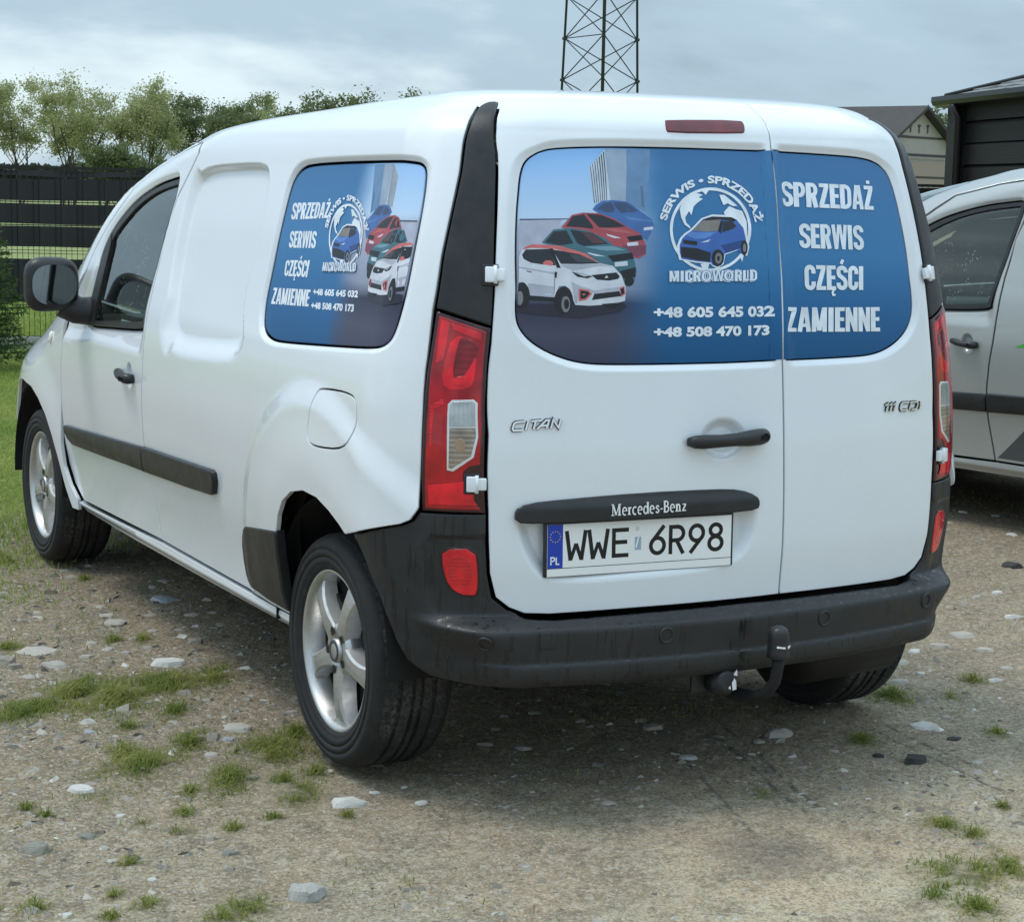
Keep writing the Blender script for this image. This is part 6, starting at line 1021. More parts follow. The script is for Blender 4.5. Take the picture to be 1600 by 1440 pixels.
    def plate_glyph(ch, x):
        X = lambda a: x+a
        if ch == 'W': return [([(X(0), H1), (X(.011), H0)], lw, False), ([(X(.011), H0+.001), (X(.0255), H0+.042)], lw*.9, False), ([(X(.0255), H0+.042), (X(.040), H0+.001)], lw*.9, False), ([(X(.040), H0), (X(.051), H1)], lw, False)]
        if ch == 'E': return [([(X(.046), H1-lw/2), (X(.005), H1-lw/2), (X(.005), H0+lw/2), (X(.046), H0+lw/2)], lw, False), ([(X(.005), .009), (X(.042), .009)], lw, False)]
        if ch == '6': return [(arcp(X(.0225), H0+.0245, .0185, .0195, 0, 360, 25)[:-1], lw, True), ([(X(.0405), H1), (X(.0065), H0+.034)], lw, False)]
        if ch == '9': return [(arcp(X(.0225), H1-.0245, .0185, .0195, 0, 360, 25)[:-1], lw, True), ([(X(.0045), H0), (X(.0385), H1-.034)], lw, False)]
        if ch == '8': return [(arcp(X(.0225), H1-.0195, .0155, .0145, 0, 360, 25)[:-1], lw, True), (arcp(X(.0225), H0+.022, .0182, .0170, 0, 360, 25)[:-1], lw, True)]
        if ch == 'R': return [([(X(.005), H0), (X(.005), H1-lw/2), (X(.026), H1-lw/2)]+arcp(X(.024), H1-.0225, .017, .0172, 80, -80, 9)+[(X(.005), H1-.040)], lw, False), ([(X(.022), H1-.040), (X(.041), H0)], lw, False)]
    items = []
    for ch, x in zip('WWE6R98', (-.203, -.1425, -.080, .0235, .0775, .1335, .1875)): strokes(plate_glyph(ch, x), M, .0117, 0., .00006).obj('registration_character', G['number_black'], po)
    q = MB(); q.box((-.0085, .0035, .0119), (.0085, .0165, .0004), M); q.obj('seal_sticker', G['seal_sticker'], po)
    q = MB(); q.box((-.0120, .0035, .0124), (.002, .014, .0003), M @ Matrix.Rotation(R(-14), 4, 'Z')); q.obj('seal_mark', G['lettering_white'], po)
    q = MB(); q.lathe([(0, 0), (0, .0055)], 16, M @ Matrix.Translation((-.010, .040, .0119)) @ Matrix.Rotation(R(-90), 4, 'Y')); q.obj('seal_mark', G['lamp_frame'], po)
    # rear door handle
    M = frame(-.070, .936, -.004); h = MB()
    h.tube([M @ Vector(p) for p in [(-.112, -.003, .008), (-.098, -.004, .020), (-.075, -.004, .027), (-.03, -.004, .029), (.02, -.002, .030), (.06, 0, .031), (.09, .002, .028), (.108, .003, .018), (.112, .003, .004)]], [.010, .0165, .0185, .0165, .017, .021, .0215, .0205, .019], 14)
    o = h.obj('door_handle', pb, ld); l = MB(); l.lathe([(.0, .0), (0, .009), (-.003, .0105)], 16, M @ Matrix.Translation((.095, .002, .0505)) @ Matrix.Rotation(R(90), 4, 'Y')); l.obj('lock', G['dark_inside'], o)
    # chrome badges: pen strokes with depth, slanted
    def badge(nm, glyphs, s0, z0, width, height, par, tilt, wpen):
        M = frame(s0, z0, .0005, d_rear) @ Matrix.Rotation(R(tilt), 4, 'Z'); it = []
        tot = max(max(q[0] for q in p) for p in glyphs); 
        for p in glyphs: it.append(([((x/tot-.5)*width+(y-.5)*height*.35, (y-.5)*height) for x, y in p], wpen, False))
        strokes([(p_, w2+.0035, c2) for p_, w2, c2 in it], M, 0., .0018, .0001).obj(nm, G['badge_edge'], par)  # dark outline stands in for the reflection in a bevelled chrome edge
        strokes(it, M, .0018, .0030, .0002).obj(nm, G['chrome'], par)
    badge('badge', [[(1., .92), (.2, .92), (.0, .75), (.0, .25), (.15, .08), (1., .08)], [(1.35, .08), (1.35, .92)], [(1.65, .92), (2.65, .92)], [(2.10, .92), (2.10, .08)], [(2.45, .08), (3.10, .92), (3.40, .92), (3.40, .08)], [(2.75, .38), (3.4, .38)], [(3.8, .08), (3.8, .92), (4.55, .08), (4.55, .92)]], -.569, .984, .118, .024, ld, 3.0, .0046)
    badge('badge', [[(-.1, .75), (.25, .92), (.25, .05)], [(.55, .75), (.85, .92), (.85, .05)], [(1.15, .75), (1.45, .92), (1.45, .05)], [(3.6, .92), (2.6, .92), (2.4, .70), (2.4, .30), (2.6, .08), (3.6, .08)], [(3.95, .08), (3.95, .92), (4.85, .92), (5.1, .7), (5.1, .3), (4.9, .08), (4.2, .08)], [(5.55, .08), (5.55, .92)]], .545, .989, .150, .024, rd, -1.0, .0044)
    # ---- rear bumper
    bo = panel('bumper', BUMPER, G['plastic_bumper'], root, d_bump, [], .010, hb=.008, thick=.05, gap=.001, rnd=.005, rows=(.338, .345, .352, .39, .396, .400, .404, .409, .474, .480, .486, .490, .4935, .497, .5005))
    for sgn in (False, True):
        fo = [(-.757, .680), (-.704, .684), (-.703, .62), (-.707, .568), (-.716, .562), (-.735, .564), (-.752, .585), (-.759, .63)]
        fb = panel('fog_lamp', chaikin(fo, 1), G['lamp_border'], root, lambda s, z: d_bump(s, z)+.002, [], .012, gap=-.002, rnd=.002, thick=.01, mirror=sgn)
        panel('lens', chaikin(fo, 1), G['lamp_red_bright'], fb, lambda s, z: d_bump(s, z)+.004, [], .012, gap=.002, rnd=.002, thick=.004, mirror=sgn)
        panel('bulb', [(-.731+.019*math.cos(a), .625+.040*math.sin(a)) for a in np.linspace(0, 2*math.pi, 24)[:-1]], G['lamp_red_ribbed'], fb, lambda s, z: d_bump(s, z)+.0052, [], .012, gap=0, rnd=.002, thick=.003, mirror=sgn)
        panel('bulb', [(-.731+.009*math.cos(a), .619+.014*math.sin(a)) for a in np.linspace(0, 2*math.pi, 16)[:-1]], G['lamp_red_bright'], fb, lambda s, z: d_bump(s, z)+.0062, [], .012, gap=0, rnd=.002, thick=.002, mirror=sgn)  # small brighter oval: the lens highlight, put into the colour
    for s_ in (-.706, -.273, .226, .632):
        M = frame(s_, .458, -.001, d_bump); q = MB(); q.lathe([(-.0005, .0215), (-.0045, .0205), (-.0045, .0165), (.002, .0150), (-.0015, .0)], 24, M @ Matrix.Rotation(R(90), 4, 'Y')); q.obj('parking_sensor', pb, root)
    M = frame(-.592, .462, 0., d_bump); q = MB(); q.box((0, 0, 0), (.021, .021, .0022), M, .0015); q.obj('towing_eye_cover', G['plastic_bumper'], root)
    # ---- tow bar
    tb = MB(); tb.tube([(0, -.823, .405), (0, -.824, .375), (-.001, -.815, .335), (-.004, -.79, .300), (-.008, -.74, .275), (-.012, -.66, .265), (-.014, -.52, .265)], [.016, .015, .015, .016, .017, .018, .018], 14); tb.box((0, -.40, .36), (.45, .03, .03), None, .005)
    to = tb.obj('tow_bar', G['plastic_dull'], root)
    cb = MB(); cb.lathe([(.040, .0), (.039, .010), (.033, .020), (.023, .026), (.008, .0275), (-.030, .0285), (-.040, .0305), (-.042, .027)], 28, Matrix.Translation((0, -.823, .440)) @ Matrix.Rotation(R(-90), 4, 'Y')); co = cb.obj('ball_cover', G['plastic_black'], to)
    lv = []; 
    for i in range(9):
        a = R(-150+i*15)-.0; lv += [(.0292*math.cos(a), -.823+.0292*math.sin(a), .4265+.0012*math.sin(i)), (.0292*math.cos(a), -.823+.0292*math.sin(a), .4320+.0012*math.sin(i*1.3))]
    mesh_obj('lettering', lv[2:]+[], [(2*i, 2*i+2, 2*i+3, 2*i+1) for i in range(7) if i % 4 != 3], G['lettering_white'], co, False)
    so_ = MB(); so_.lathe([(.03, 0), (.03, .034), (-.015, .036), (-.02, .030), (-.028, .030), (-.030, .02), (-.030, 0)], 24, Matrix.Translation((-.085, -.70, .315)) @ Matrix.Rotation(R(90), 4, 'Z') @ Matrix.Rotation(R(10), 4, 'Y')); so_.box((-.120, -.665, .325), (.035, .006, .04), None, .003); sk = so_.obj('trailer_socket', G['plastic_black'], to)
    q = MB(); q.add([(-.072, -.7335, .298), (-.060, -.7325, .300), (-.062, -.7325, .322), (-.068, -.7335, .330), (-.076, -.7335, .318)], [(0, 1, 2, 3, 4)]); q.add([(-.086, -.7335, .306), (-.078, -.7335, .300), (-.080, -.7335, .312)], [(0, 1, 2)]); q.add([(-.070, -.7315, .338), (-.058, -.7315, .334), (-.060, -.7315, .352)], [(0, 1, 2)]); q.obj('socket_label', G['lettering_white'], sk)
    # ---- underside
    q = MB(); q.box((0, 1.6, .30), (.52, 1.9, .06)); q.box((0, 1.5, .335), (.80, .98, .04)); q.box((0, -.42, .42), (.62, .17, .05)); q.box((0, 1.6, .44), (.78, 2.1, .03)); q.obj('underbody', G['liner'], root)
    q = MB(); q.tube([(-.56, 0, .30), (.56, 0, .30)], .05, 12); q.tube([(.30, -.50, .31), (.62, -.46, .31)], [.09, .09], 16); q.obj('rear_axle', G['steel_dark'], root)
    # ---- wheels
    t, tr, rim, cap, cring, lugs, lugh, brake, drum = wheel_meshes()
    proto = None
    for i, (sx, yc, ph) in enumerate(((-1, 0., 29), (-1, 3.081, 35), (1, 0., 20), (1, 3.081, 55))):
        rz = 0 if sx < 0 else 180
        if proto is None:
            wo_ = rim.obj('wheel', G['rim_silver'], root); t.obj('tyre', G['rubber'], wo_); tr.obj('tread', G['rubber_tread'], wo_); cap.obj('hub_cap', G['rim_silver'], wo_); cring.obj('cap_ring', G['eu_blue'] if False else G['cap_ring'], wo_); lugs.obj('lug_seat', G['steel_dark'], wo_); lugh.obj('lug_bolt', G['steel_dark'], wo_); brake.obj('brake', G['steel_dark'], wo_); drum.obj('back_plate', G['liner'], wo_); proto = wo_
        else:
            wo_ = proto.copy(); COL.objects.link(wo_); wo_.parent = root
            for c in proto.children: cc = c.copy(); COL.objects.link(cc); cc.parent = wo_
        wo_.matrix_local = Matrix.Translation((sx*(.858 if yc == 0 else .852), yc, .314)) @ Matrix.Rotation(R(rz), 4, 'Z') @ Matrix.Rotation(R(ph), 4, 'X')
    # ---- cabin
    q = MB(); q.box((0, 1.22, .95), (.80, .02, .50)); q.box((0, 1.22, 1.54), (.70, .02, .089)); q.box((0, 2.0, .50), (.80, .80, .03)); q.obj('bulkhead', G['cabin_grey'], root)
    q = MB(); q.box((0, 2.72, .93), (.76, .17, .10), None, .05); q.box((0, 2.60, .78), (.74, .08, .16), None, .04); q.box((-.38, 2.60, 1.03), (.16, .10, .045), None, .03); q.obj('dashboard', G['cabin_grey'], root)
    q = MB(); Mw = Matrix.Translation((-.38, 2.40, .985)) @ Matrix.Rotation(R(-62), 4, 'X')
    q.tube([Mw @ Vector((.185*math.cos(a), .185*math.sin(a), 0)) for a in np.linspace(0, 2*math.pi, 37)], .016, 10, False); q.tube([Mw @ Vector((-.18, 0, 0)), Mw @ Vector((0, -.02, -.02)), Mw @ Vector((.18, 0, 0))], [.02, .05, .02], 10); q.tube([Mw @ Vector((0, -.18, 0)), Mw @ Vector((0, 0, -.02)), Mw @ Vector((0, .0, -.25))], [.02, .05, .03], 10); q.obj('steering_wheel', G['plastic_black'], root)
    for x in (-.38, .38):
        q = MB(); q.box((x, 1.78, .76), (.24, .25, .08), None, .06); q.box((x, 1.50, 1.05), (.23, .07, .30), Matrix.Translation((0, 0, 0)), .06); q.box((x, 1.46, 1.43), (.13, .05, .08), None, .04); q.obj('seat', G['seat_fabric'], root)
    q = MB(); q.box((0, 2.20, 1.56), (.11, .012, .035), None, .01); q.obj('inside_mirror', G['plastic_black'], root)

mat('cap_ring', (.035, .04, .075), .3, .2, .8)
van = empty('panel_van')
tag(van, 'white panel van with blue printed rear windows, seen from behind in the yard', 'van')
build_van(van)

# second van: the same pattern, silver, parked beyond at an angle
van2 = empty('panel_van', (4.47, .75, -.02), .17)
tag(van2, 'silver panel van with plain windows parked right of the white van', 'van')
for o in list(van.children):
    if o.name.split('.')[0] in ('number_plate', 'badge', 'tow_bar'): continue
    c = o.copy(); COL.objects.link(c); c.parent = van2
    for g in o.children:
        if g.name.split('.')[0] in ('printed_picture', 'printed_emblem', 'lettering', 'film_edge', 'badge', 'plate_strip'): continue
        d = g.copy(); COL.objects.link(d); d.parent = c
for o in list(van2.children)+[g for c in van2.children for g in c.children]:
    if o.type != 'MESH': continue
    for sl_ in o.material_slots:
        rep = {'paint_white': 'paint_silver', 'film_rear': 'window_dark', 'film_side': 'paint_silver'}.get(sl_.material.name.split('.')[0])
        if rep: sl_.link = 'OBJECT'; sl_.material = G[rep]
panel('decal', [(-2.706, .375), (-2.50, .56), (-2.35, .72), (-2.26, .86), (-1.95, .88), (-1.9, .375)], G['decal_grey'], van2, d_side, [], .03, off=.001, gap=0, rnd=.0003, thick=.0005)
panel('decal', [(-2.58, .905), (-2.35, 1.0), (-2.0, 1.0), (-2.0, .905)], G['decal_green'], van2, d_side, [], .03, off=.001, gap=0, rnd=.0003, thick=.0005)

# ------------------------------------------------------------------ site: u to the right, v away from the camera's standing point
def site(u, v, z=0.): return Vector((CAM[0]+.88*u+.475*v, CAM[1]-.475*u+.88*v, z))
SITE_RZ = -YAW
rng = np.random.default_rng(7); random.seed(7)

# ---- ground: one sheet, fine near the van, out to the horizon
def axis(lo, hi, h, far, grow=1.16):
    a = list(np.arange(lo, hi+1e-6, h)); d = h
    while a[-1] < far: d *= grow; a.append(a[-1]+d)
    d = h
    while a[0] > -far: d *= grow; a.insert(0, a[0]-d)
    return np.array(a)
gx = axis(-2.5, 3.6, .0145, 4000); gy = axis(-1.8, 3.6, .0145, 4000)
X, Y = np.meshgrid(gx, gy)
def gheight(x, y):
    k = 1-min(1, max(0, (max(abs(x-.5)-5, abs(y-1.2)-5, 0))/6))
    if k <= 0: return 0.
    p = Vector((x, y, 0))
    return k*(.013*noise.noise(p*.9)+.008*noise.noise(p*3.1)+.0045*noise.noise(p*9.)+.0040*noise.noise(p*21.)+.0030*noise.noise(p*52)+.0016*abs(noise.noise(p*95)))-.007
Zg = np.array([[gheight(x, y) for x in gx] for y in gy])
# wheel ruts: slightly pressed where the tyres stand
for wx in (-.76, .76):
    for wy in (0, 3.08): Zg -= .006*np.exp(-((X-wx)/.12)**2-((Y-wy)/.22)**2)
nx, ny = len(gx), len(gy); idx = np.arange(nx*ny).reshape(ny, nx)
Fg = np.stack([idx[:-1, :-1], idx[:-1, 1:], idx[1:, 1:], idx[1:, :-1]], -1).reshape(-1, 4)
me = bpy.data.meshes.new('ground'); me.vertices.add(nx*ny); me.vertices.foreach_set('co', np.stack([X, Y, Zg], -1).ravel().astype(np.float32))
me.loops.add(len(Fg)*4); me.loops.foreach_set('vertex_index', Fg.ravel().astype(np.int32)); me.polygons.add(len(Fg)); me.polygons.foreach_set('loop_start', np.arange(0, len(Fg)*4, 4, dtype=np.int32)); me.polygons.foreach_set('use_smooth', np.ones(len(Fg), dtype=bool)); me.update(); me.validate()
turf = np.zeros_like(X)
for x, y, rx, ry in D_grass:
    c_, s_ = math.cos(YAW), math.sin(YAW); a_ = ((X-x)*c_-(Y-y)*s_)/(rx*1.05); b_ = ((X-x)*s_+(Y-y)*c_)/(ry*1.05); turf = np.maximum(turf, np.exp(-(a_*a_+b_*b_)*.9)*.95)
at_ = me.attributes.new('turf', 'FLOAT', 'POINT'); at_.data.foreach_set('value', turf.ravel().astype(np.float32))
me.materials.append(G['ground']); tag(link('ground', me), kind='structure')

# ---- stones
def stone_mesh(name, seed, flat):
    """angular broken stone: hull of two uneven rings, worn a little"""
    r = random.Random(seed); bm = bmesh.new(); n = r.randint(7, 10); a0 = r.uniform(0, 6.28)
    ring = [(a0+2*math.pi*(i+r.uniform(-.32, .32))/n, r.uniform(.72, 1.08)) for i in range(n)]
    for a, q in ring:
        bm.verts.new((q*math.cos(a), q*math.sin(a), -.5*flat)); k = r.uniform(.62, .97); bm.verts.new((q*k*math.cos(a)+r.uniform(-.05, .05), q*k*math.sin(a), flat*r.uniform(.30, .85)))
    for _ in range(3): bm.verts.new((r.uniform(-.4, .4), r.uniform(-.4, .4), flat*r.uniform(.8, 1.05)))
    res = bmesh.ops.convex_hull(bm, input=bm.verts[:]); bmesh.ops.delete(bm, geom=[q for q in res['geom_interior'] if isinstance(q, bmesh.types.BMVert)], context='VERTS')
    bmesh.ops.subdivide_edges(bm, edges=bm.edges[:], cuts=2, use_grid_fill=True)
    off = Vector((r.uniform(0, 50), r.uniform(0, 50), r.uniform(0, 50)))
    for q in bm.verts:
        c = q.co; k = 1+.09*noise.noise(c*2.3+off)+.05*noise.noise(c*6+off); q.co = Vector((c.x*k, c.y*k, c.z*(1+.3*noise.noise(c*3+off))))
    bmesh.ops.recalc_face_normals(bm, faces=bm.faces[:])
    me = bpy.data.meshes.new(name); bm.to_mesh(me); bm.free(); return me
kinds = {'b': ('stone_blue', .22), 'p': ('stone_pale', .24), 'w': ('stone_white', .26), 'r': ('stone_brown', .5), 'g': ('stone_green', .3), 'k': ('stone_crusted', .6), 'd': ('clod_dark', .45)}
SM = {}
for k, (mn, fl) in kinds.items():
    SM[k] = []
    for i in range(4):
        me = stone_mesh('stone', ord(k)*7+i*13, fl); me.materials.append(G[mn]); SM[k].append(me)
STL = ['flat bluish slab lying beside the sill of the white van', 'long pale flake left of the van sill, below the bluish slab', 'thin pale flake just behind the long pale one', 'pale flat chip closest to the van sill',
 'long flat pale slab lying at the left edge of the gravel', 'big brown angular rock cut by the left picture edge', 'small brown rock leaning on the big angular rock', 'pale slab lying to the right of the big brown rock', 'small pale chip behind the crumbly white lump', 'rounded brown stone behind the crumbly white lump', 'crumbly white lump of stone at the back of the green grass strip', 'pale chip beside the rounded brown stone',
 'small bluish stone on bare sand in front of the grass strip', 'flat pale slab left of the rear wheel, behind three small rocks', 'left one of three small rocks in a row by the grass', 'middle one of three small rocks in a row by the grass', 'bluish right one of three small rocks in a row by the grass', 'pale chip in the grass below the three small rocks', 'whitish flat stone at the front of the left grass tufts', 'single roundish grey pebble between the tufts', 'thin white chip on bare sand left of the lone pebble', 'greenish stone half hidden in the grass left of the wheel', 'pale stone next to the rear tyre wall',
 'knobbly grey rock with white crust alone at the bottom of the sand', 'small white chip behind the knobbly crusted rock', 'white sliver left of the small white chip on the sand', 'grey green stone sunk in the sand at far left', 'grey green stone sunk in the sand behind the crusted rock', 'small white flake at the bottom left edge',
 'bright white broad stone just in front of the rear wheel', 'second white stone right of the broad white one', 'flat pale chip in the shade right of the rear wheel', 'pointed pale chip in the shade under the bumper', 'pale triangular slab under the bumper near the middle', 'narrow white sliver on the dark soil behind the bumper',
 'large grey triangular slab on the soil below the tow bar', 'white flat slab right of the grey triangular slab', 'round brown stone on the soil in front of the slabs', 'small black clod left of the larger dark clod', 'larger dark clod lying on the soil right of the black one', 'pale slab behind the right rear tyre', 'white slab near the right edge beside the grassy soil', 'thin dark piece of bark on the soil at right', 'white chip in the mossy soil below the silver van', 'black lump lying in the mossy soil at the right edge']
for i, (x, y, ww, hh, c) in enumerate(D_stones):
    o = link('stone' if c != 'd' else 'soil_clod', SM[c][i % 4]); fl = kinds[c][1]
    dep = ww*random.uniform(.34, .5)
    hz = min(hh*.45/fl, ww*.6)
    if c in 'bpwg': hz = min(hz, .020/fl+ww*.08)
    o.scale = (ww*.56, dep, hz); o.rotation_euler = (random.uniform(-.08, .08), random.uniform(-.08, .08), -YAW+random.uniform(-.5, .5))
    o.location = (x, y, gheight(x, y)+hz*fl*.28)
    left = x*.88-y*.475 < -1.
    if i < D_n_main: tag(o, STL[i], 'stone' if c != 'd' else 'clod')
    elif left: tag(o, 'small flat stone chip on the ground left of the white van', 'stone', 'small stone chips left of the van')
    else: tag(o, 'small flat stone chip on the soil behind or right of the white van', 'stone', 'small stone chips behind the van')

# ---- gravel and crumbs: uncountable, joined
def scatter_chips(name, pts, size, material):
    n = len(pts); base = np.array([[-1, -.8, -.3], [1.1, -.6, -.3], [.7, .9, -.3], [-.9, .7, -.3], [-.4, -.3, .45], [.5, .2, .5]])
    fc = np.array([[0, 1, 5], [0, 5, 4], [1, 2, 5], [2, 3, 5], [3, 4, 5], [3, 0, 4]])
    ang = rng.uniform(0, 2*np.pi, n); c, s = np.cos(ang), np.sin(ang)
    b = base[None]*(1+rng.uniform(-.35, .35, (n, 6, 3)))*size[:, None, None]; b[:, :, 2] *= rng.uniform(.4, 1.0, (n, 1))
    v = np.stack([b[..., 0]*c[:, None]-b[..., 1]*s[:, None], b[..., 0]*s[:, None]+b[..., 1]*c[:, None], b[..., 2]], -1)+pts[:, None]
    f = (fc[None]+np.arange(n)[:, None, None]*6).reshape(-1, 3)
    me = bpy.data.meshes.new(name); me.from_pydata(v.reshape(-1, 3).tolist(), [], f.tolist()); me.materials.append(material); return tag(link(name, me), kind='stuff')
def on_ground(uv): return np.array([[q.x, q.y, gheight(q.x, q.y)] for q in (site(a, b) for a, b in uv)])
uv = []
n = 30000
vv = 3.4+rng.beta(1.1, 1.9, n)*9.5; uu = (rng.uniform(-.31, .31, n))*vv*.95
dens = np.array([noise.noise(Vector((a*1.3, b*1.3, 3))) for a, b in zip(uu, vv)])
leftband = (uu < -.3*1.0) & (vv > 5.0) & (vv < 9.4)
keep = (dens > .10+rng.uniform(-.25, .3, n)) | (leftband & (rng.random(n) < .8))
uu, vv, lb = uu[keep], vv[keep], leftband[keep]
p = on_ground(np.stack([uu, vv], 1)); sz = np.minimum(.0024*np.exp(rng.gamma(1.35, .46, len(p))), .022)*np.where(lb, 1.35, .95)
p[:, 2] -= sz*.06
scatter_chips('gravel', p, sz, G['gravel_chip'])

# ---- grass
def blades(name, pts, length, width, material, lean=.55, dark=None):
    n = len(pts); ang = rng.uniform(0, 2*np.pi, n); d = np.stack([np.cos(ang), np.sin(ang), 0*ang], -1); sd_ = np.stack([-np.sin(ang+.4), np.cos(ang+.4), 0*ang], -1)
    ln = length*rng.uniform(.5, 1.15, n); wd = width*rng.uniform(.7, 1.3, n); lean_ = lean*rng.uniform(.25, 1.5, n)
    p0 = pts; p1 = p0+np.stack([d[:, 0]*lean_*.35, d[:, 1]*lean_*.35, 0*ang+.62], -1)*ln[:, None]; p2 = p0+np.stack([d[:, 0]*lean_, d[:, 1]*lean_, 0*ang+.95-.35*lean_], -1)*ln[:, None]
    w0 = sd_*wd[:, None]/2
    v = np.stack([p0-w0, p0+w0, p1+w0*.8, p1-w0*.8, p2], 1).reshape(-1, 3); b = np.arange(n)*5
    f = [tuple(q) for q in np.stack([b, b+1, b+2, b+3], 1).tolist()]+[tuple(q) for q in np.stack([b+3, b+2, b+4], 1).tolist()]
    me = bpy.data.meshes.new(name); me.from_pydata(v.tolist(), [], f); me.materials.append(material); return tag(link(name, me), kind='stuff')
pts = []; ln = []
for x, y, rx, ry in D_grass:
    k = int(np.clip(rx*ry*64000, 90, 6000))
    t = rng.uniform(0, 2*np.pi, k); r = np.abs(rng.normal(0, .78, k)); lump = rng.uniform(0, 1, k)
    ca_, sa_ = math.cos(-YAW), math.sin(-YAW); a, b = rx*r*np.cos(t), ry*r*np.sin(t)
    xx = x+a*ca_-b*sa_; yy = y+a*sa_+b*ca_
    for q, w_, rr_ in zip(xx, yy, r):
        if noise.noise(Vector((q*9, w_*9, 5))) < -.22: continue
        pts.append((q, w_, gheight(q, w_)-.003)); ln.append(np.clip(.028+.16*min(rx, ry), .020, .062)*(1.15-.55*min(rr_, 1.5))*rng.uniform(.6, 1.25))
for i in range(5200):
    a, b = rng.uniform(-2.0, .2), rng.uniform(3.6, 7.2)
    q = site(a*b/5.5*1.35, b)
    if noise.noise(Vector((q.x*1.7, q.y*1.7, 8))) < .05+rng.uniform(-.1, .25): continue
    pts.append((q.x, q.y, gheight(q.x, q.y)-.003)); ln.append(rng.uniform(.014, .034))
blades('grass', np.array(pts), np.array(ln), .0028, G['grass_near'], 1.25)
# short weedy grass thinly over the earthy soil
n = 26000; vv = rng.uniform(5.4, 12.5, n); uu = rng.uniform(-.30, .33, n)*vv
kp = np.array([noise.noise(Vector((a*1.1+9, b*1.1, 1))) for a, b in zip(uu, vv)]) > .12+rng.uniform(-.12, .22, n)
blades('weeds', on_ground(np.stack([uu[kp], vv[kp]], 1)), np.full(kp.sum(), .020), .0035, G['grass_near'], .9)
# meadow left of the yard, up to the fence
n = 70000; vv = 6.2+rng.beta(1.2, 1.3, n)*11.2; uu = -rng.uniform(.20, .36, n)*vv
kp = (uu+np.array([noise.noise(Vector((a*1.1, b*1.1, 2)))*.8 for a, b in zip(uu, vv)]) < -1.55-.55*rng.random(n)) & (vv > 6.3+3.4*rng.random(n)**.8+np.array([noise.noise(Vector((a*2.1, b*2.1, 4)))*1.3 for a, b in zip(uu, vv)]))
blades('meadow', on_ground(np.stack([uu[kp], vv[kp]], 1)), np.clip(.016*(vv[kp]-5.2), .022, .085), .0055, G['grass_meadow'], .9)
n = 26000; vv = rng.uniform(17.6, 30, n); uu = rng.uniform(-.33, -.05, n)*vv
blades('field_grass', on_ground(np.stack([uu, vv], 1)), np.full(n, .16), .016, G['grass_meadow'], .7)

# ---- fence with woven privacy strips
FV = 17.3
fr = empty('fence', site(0, FV), SITE_RZ); tag(fr, 'dark mesh fence woven with black privacy strips along the far edge of the yard', 'fence')
U0, U1 = -11.2, 4.4
bays = np.arange(U0, U1+.01, 2.6)
for zlo, zhi in ((1.382, 1.576), (1.168, 1.352), (.958, 1.146), (.658, .852), (.452, .646)):
    for a, b in zip(bays[:-1], bays[1:]):
        n = 52; xs = np.linspace(a+.02, b-.02, n+1); v = []
        for i, x in enumerate(xs):
            yy = (.0055 if i % 4 < 2 else -.0055); jj = .004*math.sin(x*3.1+zlo*9)
            v += [(x, yy, zlo+jj), (x, yy, zhi+jj*.6)]
        o = mesh_obj('privacy_strip', v, [(2*i, 2*i+2, 2*i+3, 2*i+1) for i in range(n)], G['screen_pvc'], fr, False)
        md = o.modifiers.new('thick', 'SOLIDIFY'); md.thickness = .002
n = 400; xs = np.linspace(U0, U1, n+1)
o = mesh_obj('top_band', [q for i, x in enumerate(xs) for q in ((x, .008*math.sin(x*9), 1.600+.006*math.sin(x*5)), (x, .008*math.sin(x*9)+.004, 1.650+.004*math.sin(x*7)))], [(2*i, 2*i+2, 2*i+3, 2*i+1) for i in range(n)], G['screen_pvc'], fr)
q = MB(); q.box(((U0+U1)/2, .016, 1.676), ((U1-U0)/2, .016, .012)); q.obj('top_rail', G['fence_wire'], fr)
wm = MB()
for x in np.arange(U0, U1, .05): wm.box((x, 0, .87), (.0022, .0022, .80))
for z in (.14, .40, .43, .65, .655, .90, .93, 1.155, 1.16, 1.365, 1.37, 1.585, 1.64): wm.box(((U0+U1)/2, .0046, z), ((U1-U0)/2, .0022, .0026))
tag(wm.obj('wire_mesh', G['fence_wire'], fr), kind='stuff')
for x in bays:
    q = MB(); q.box((x, .04, .85), (.03, .02, .85)); q.obj('post', G['fence_wire'], fr)
for a, b in zip(bays[:-1], bays[1:]):
    q = MB(); q.box(((a+b)/2, .0, .06), ((b-a)/2-.015, .025, .075), None, .006); q.obj('base_board', G['concrete'], fr)

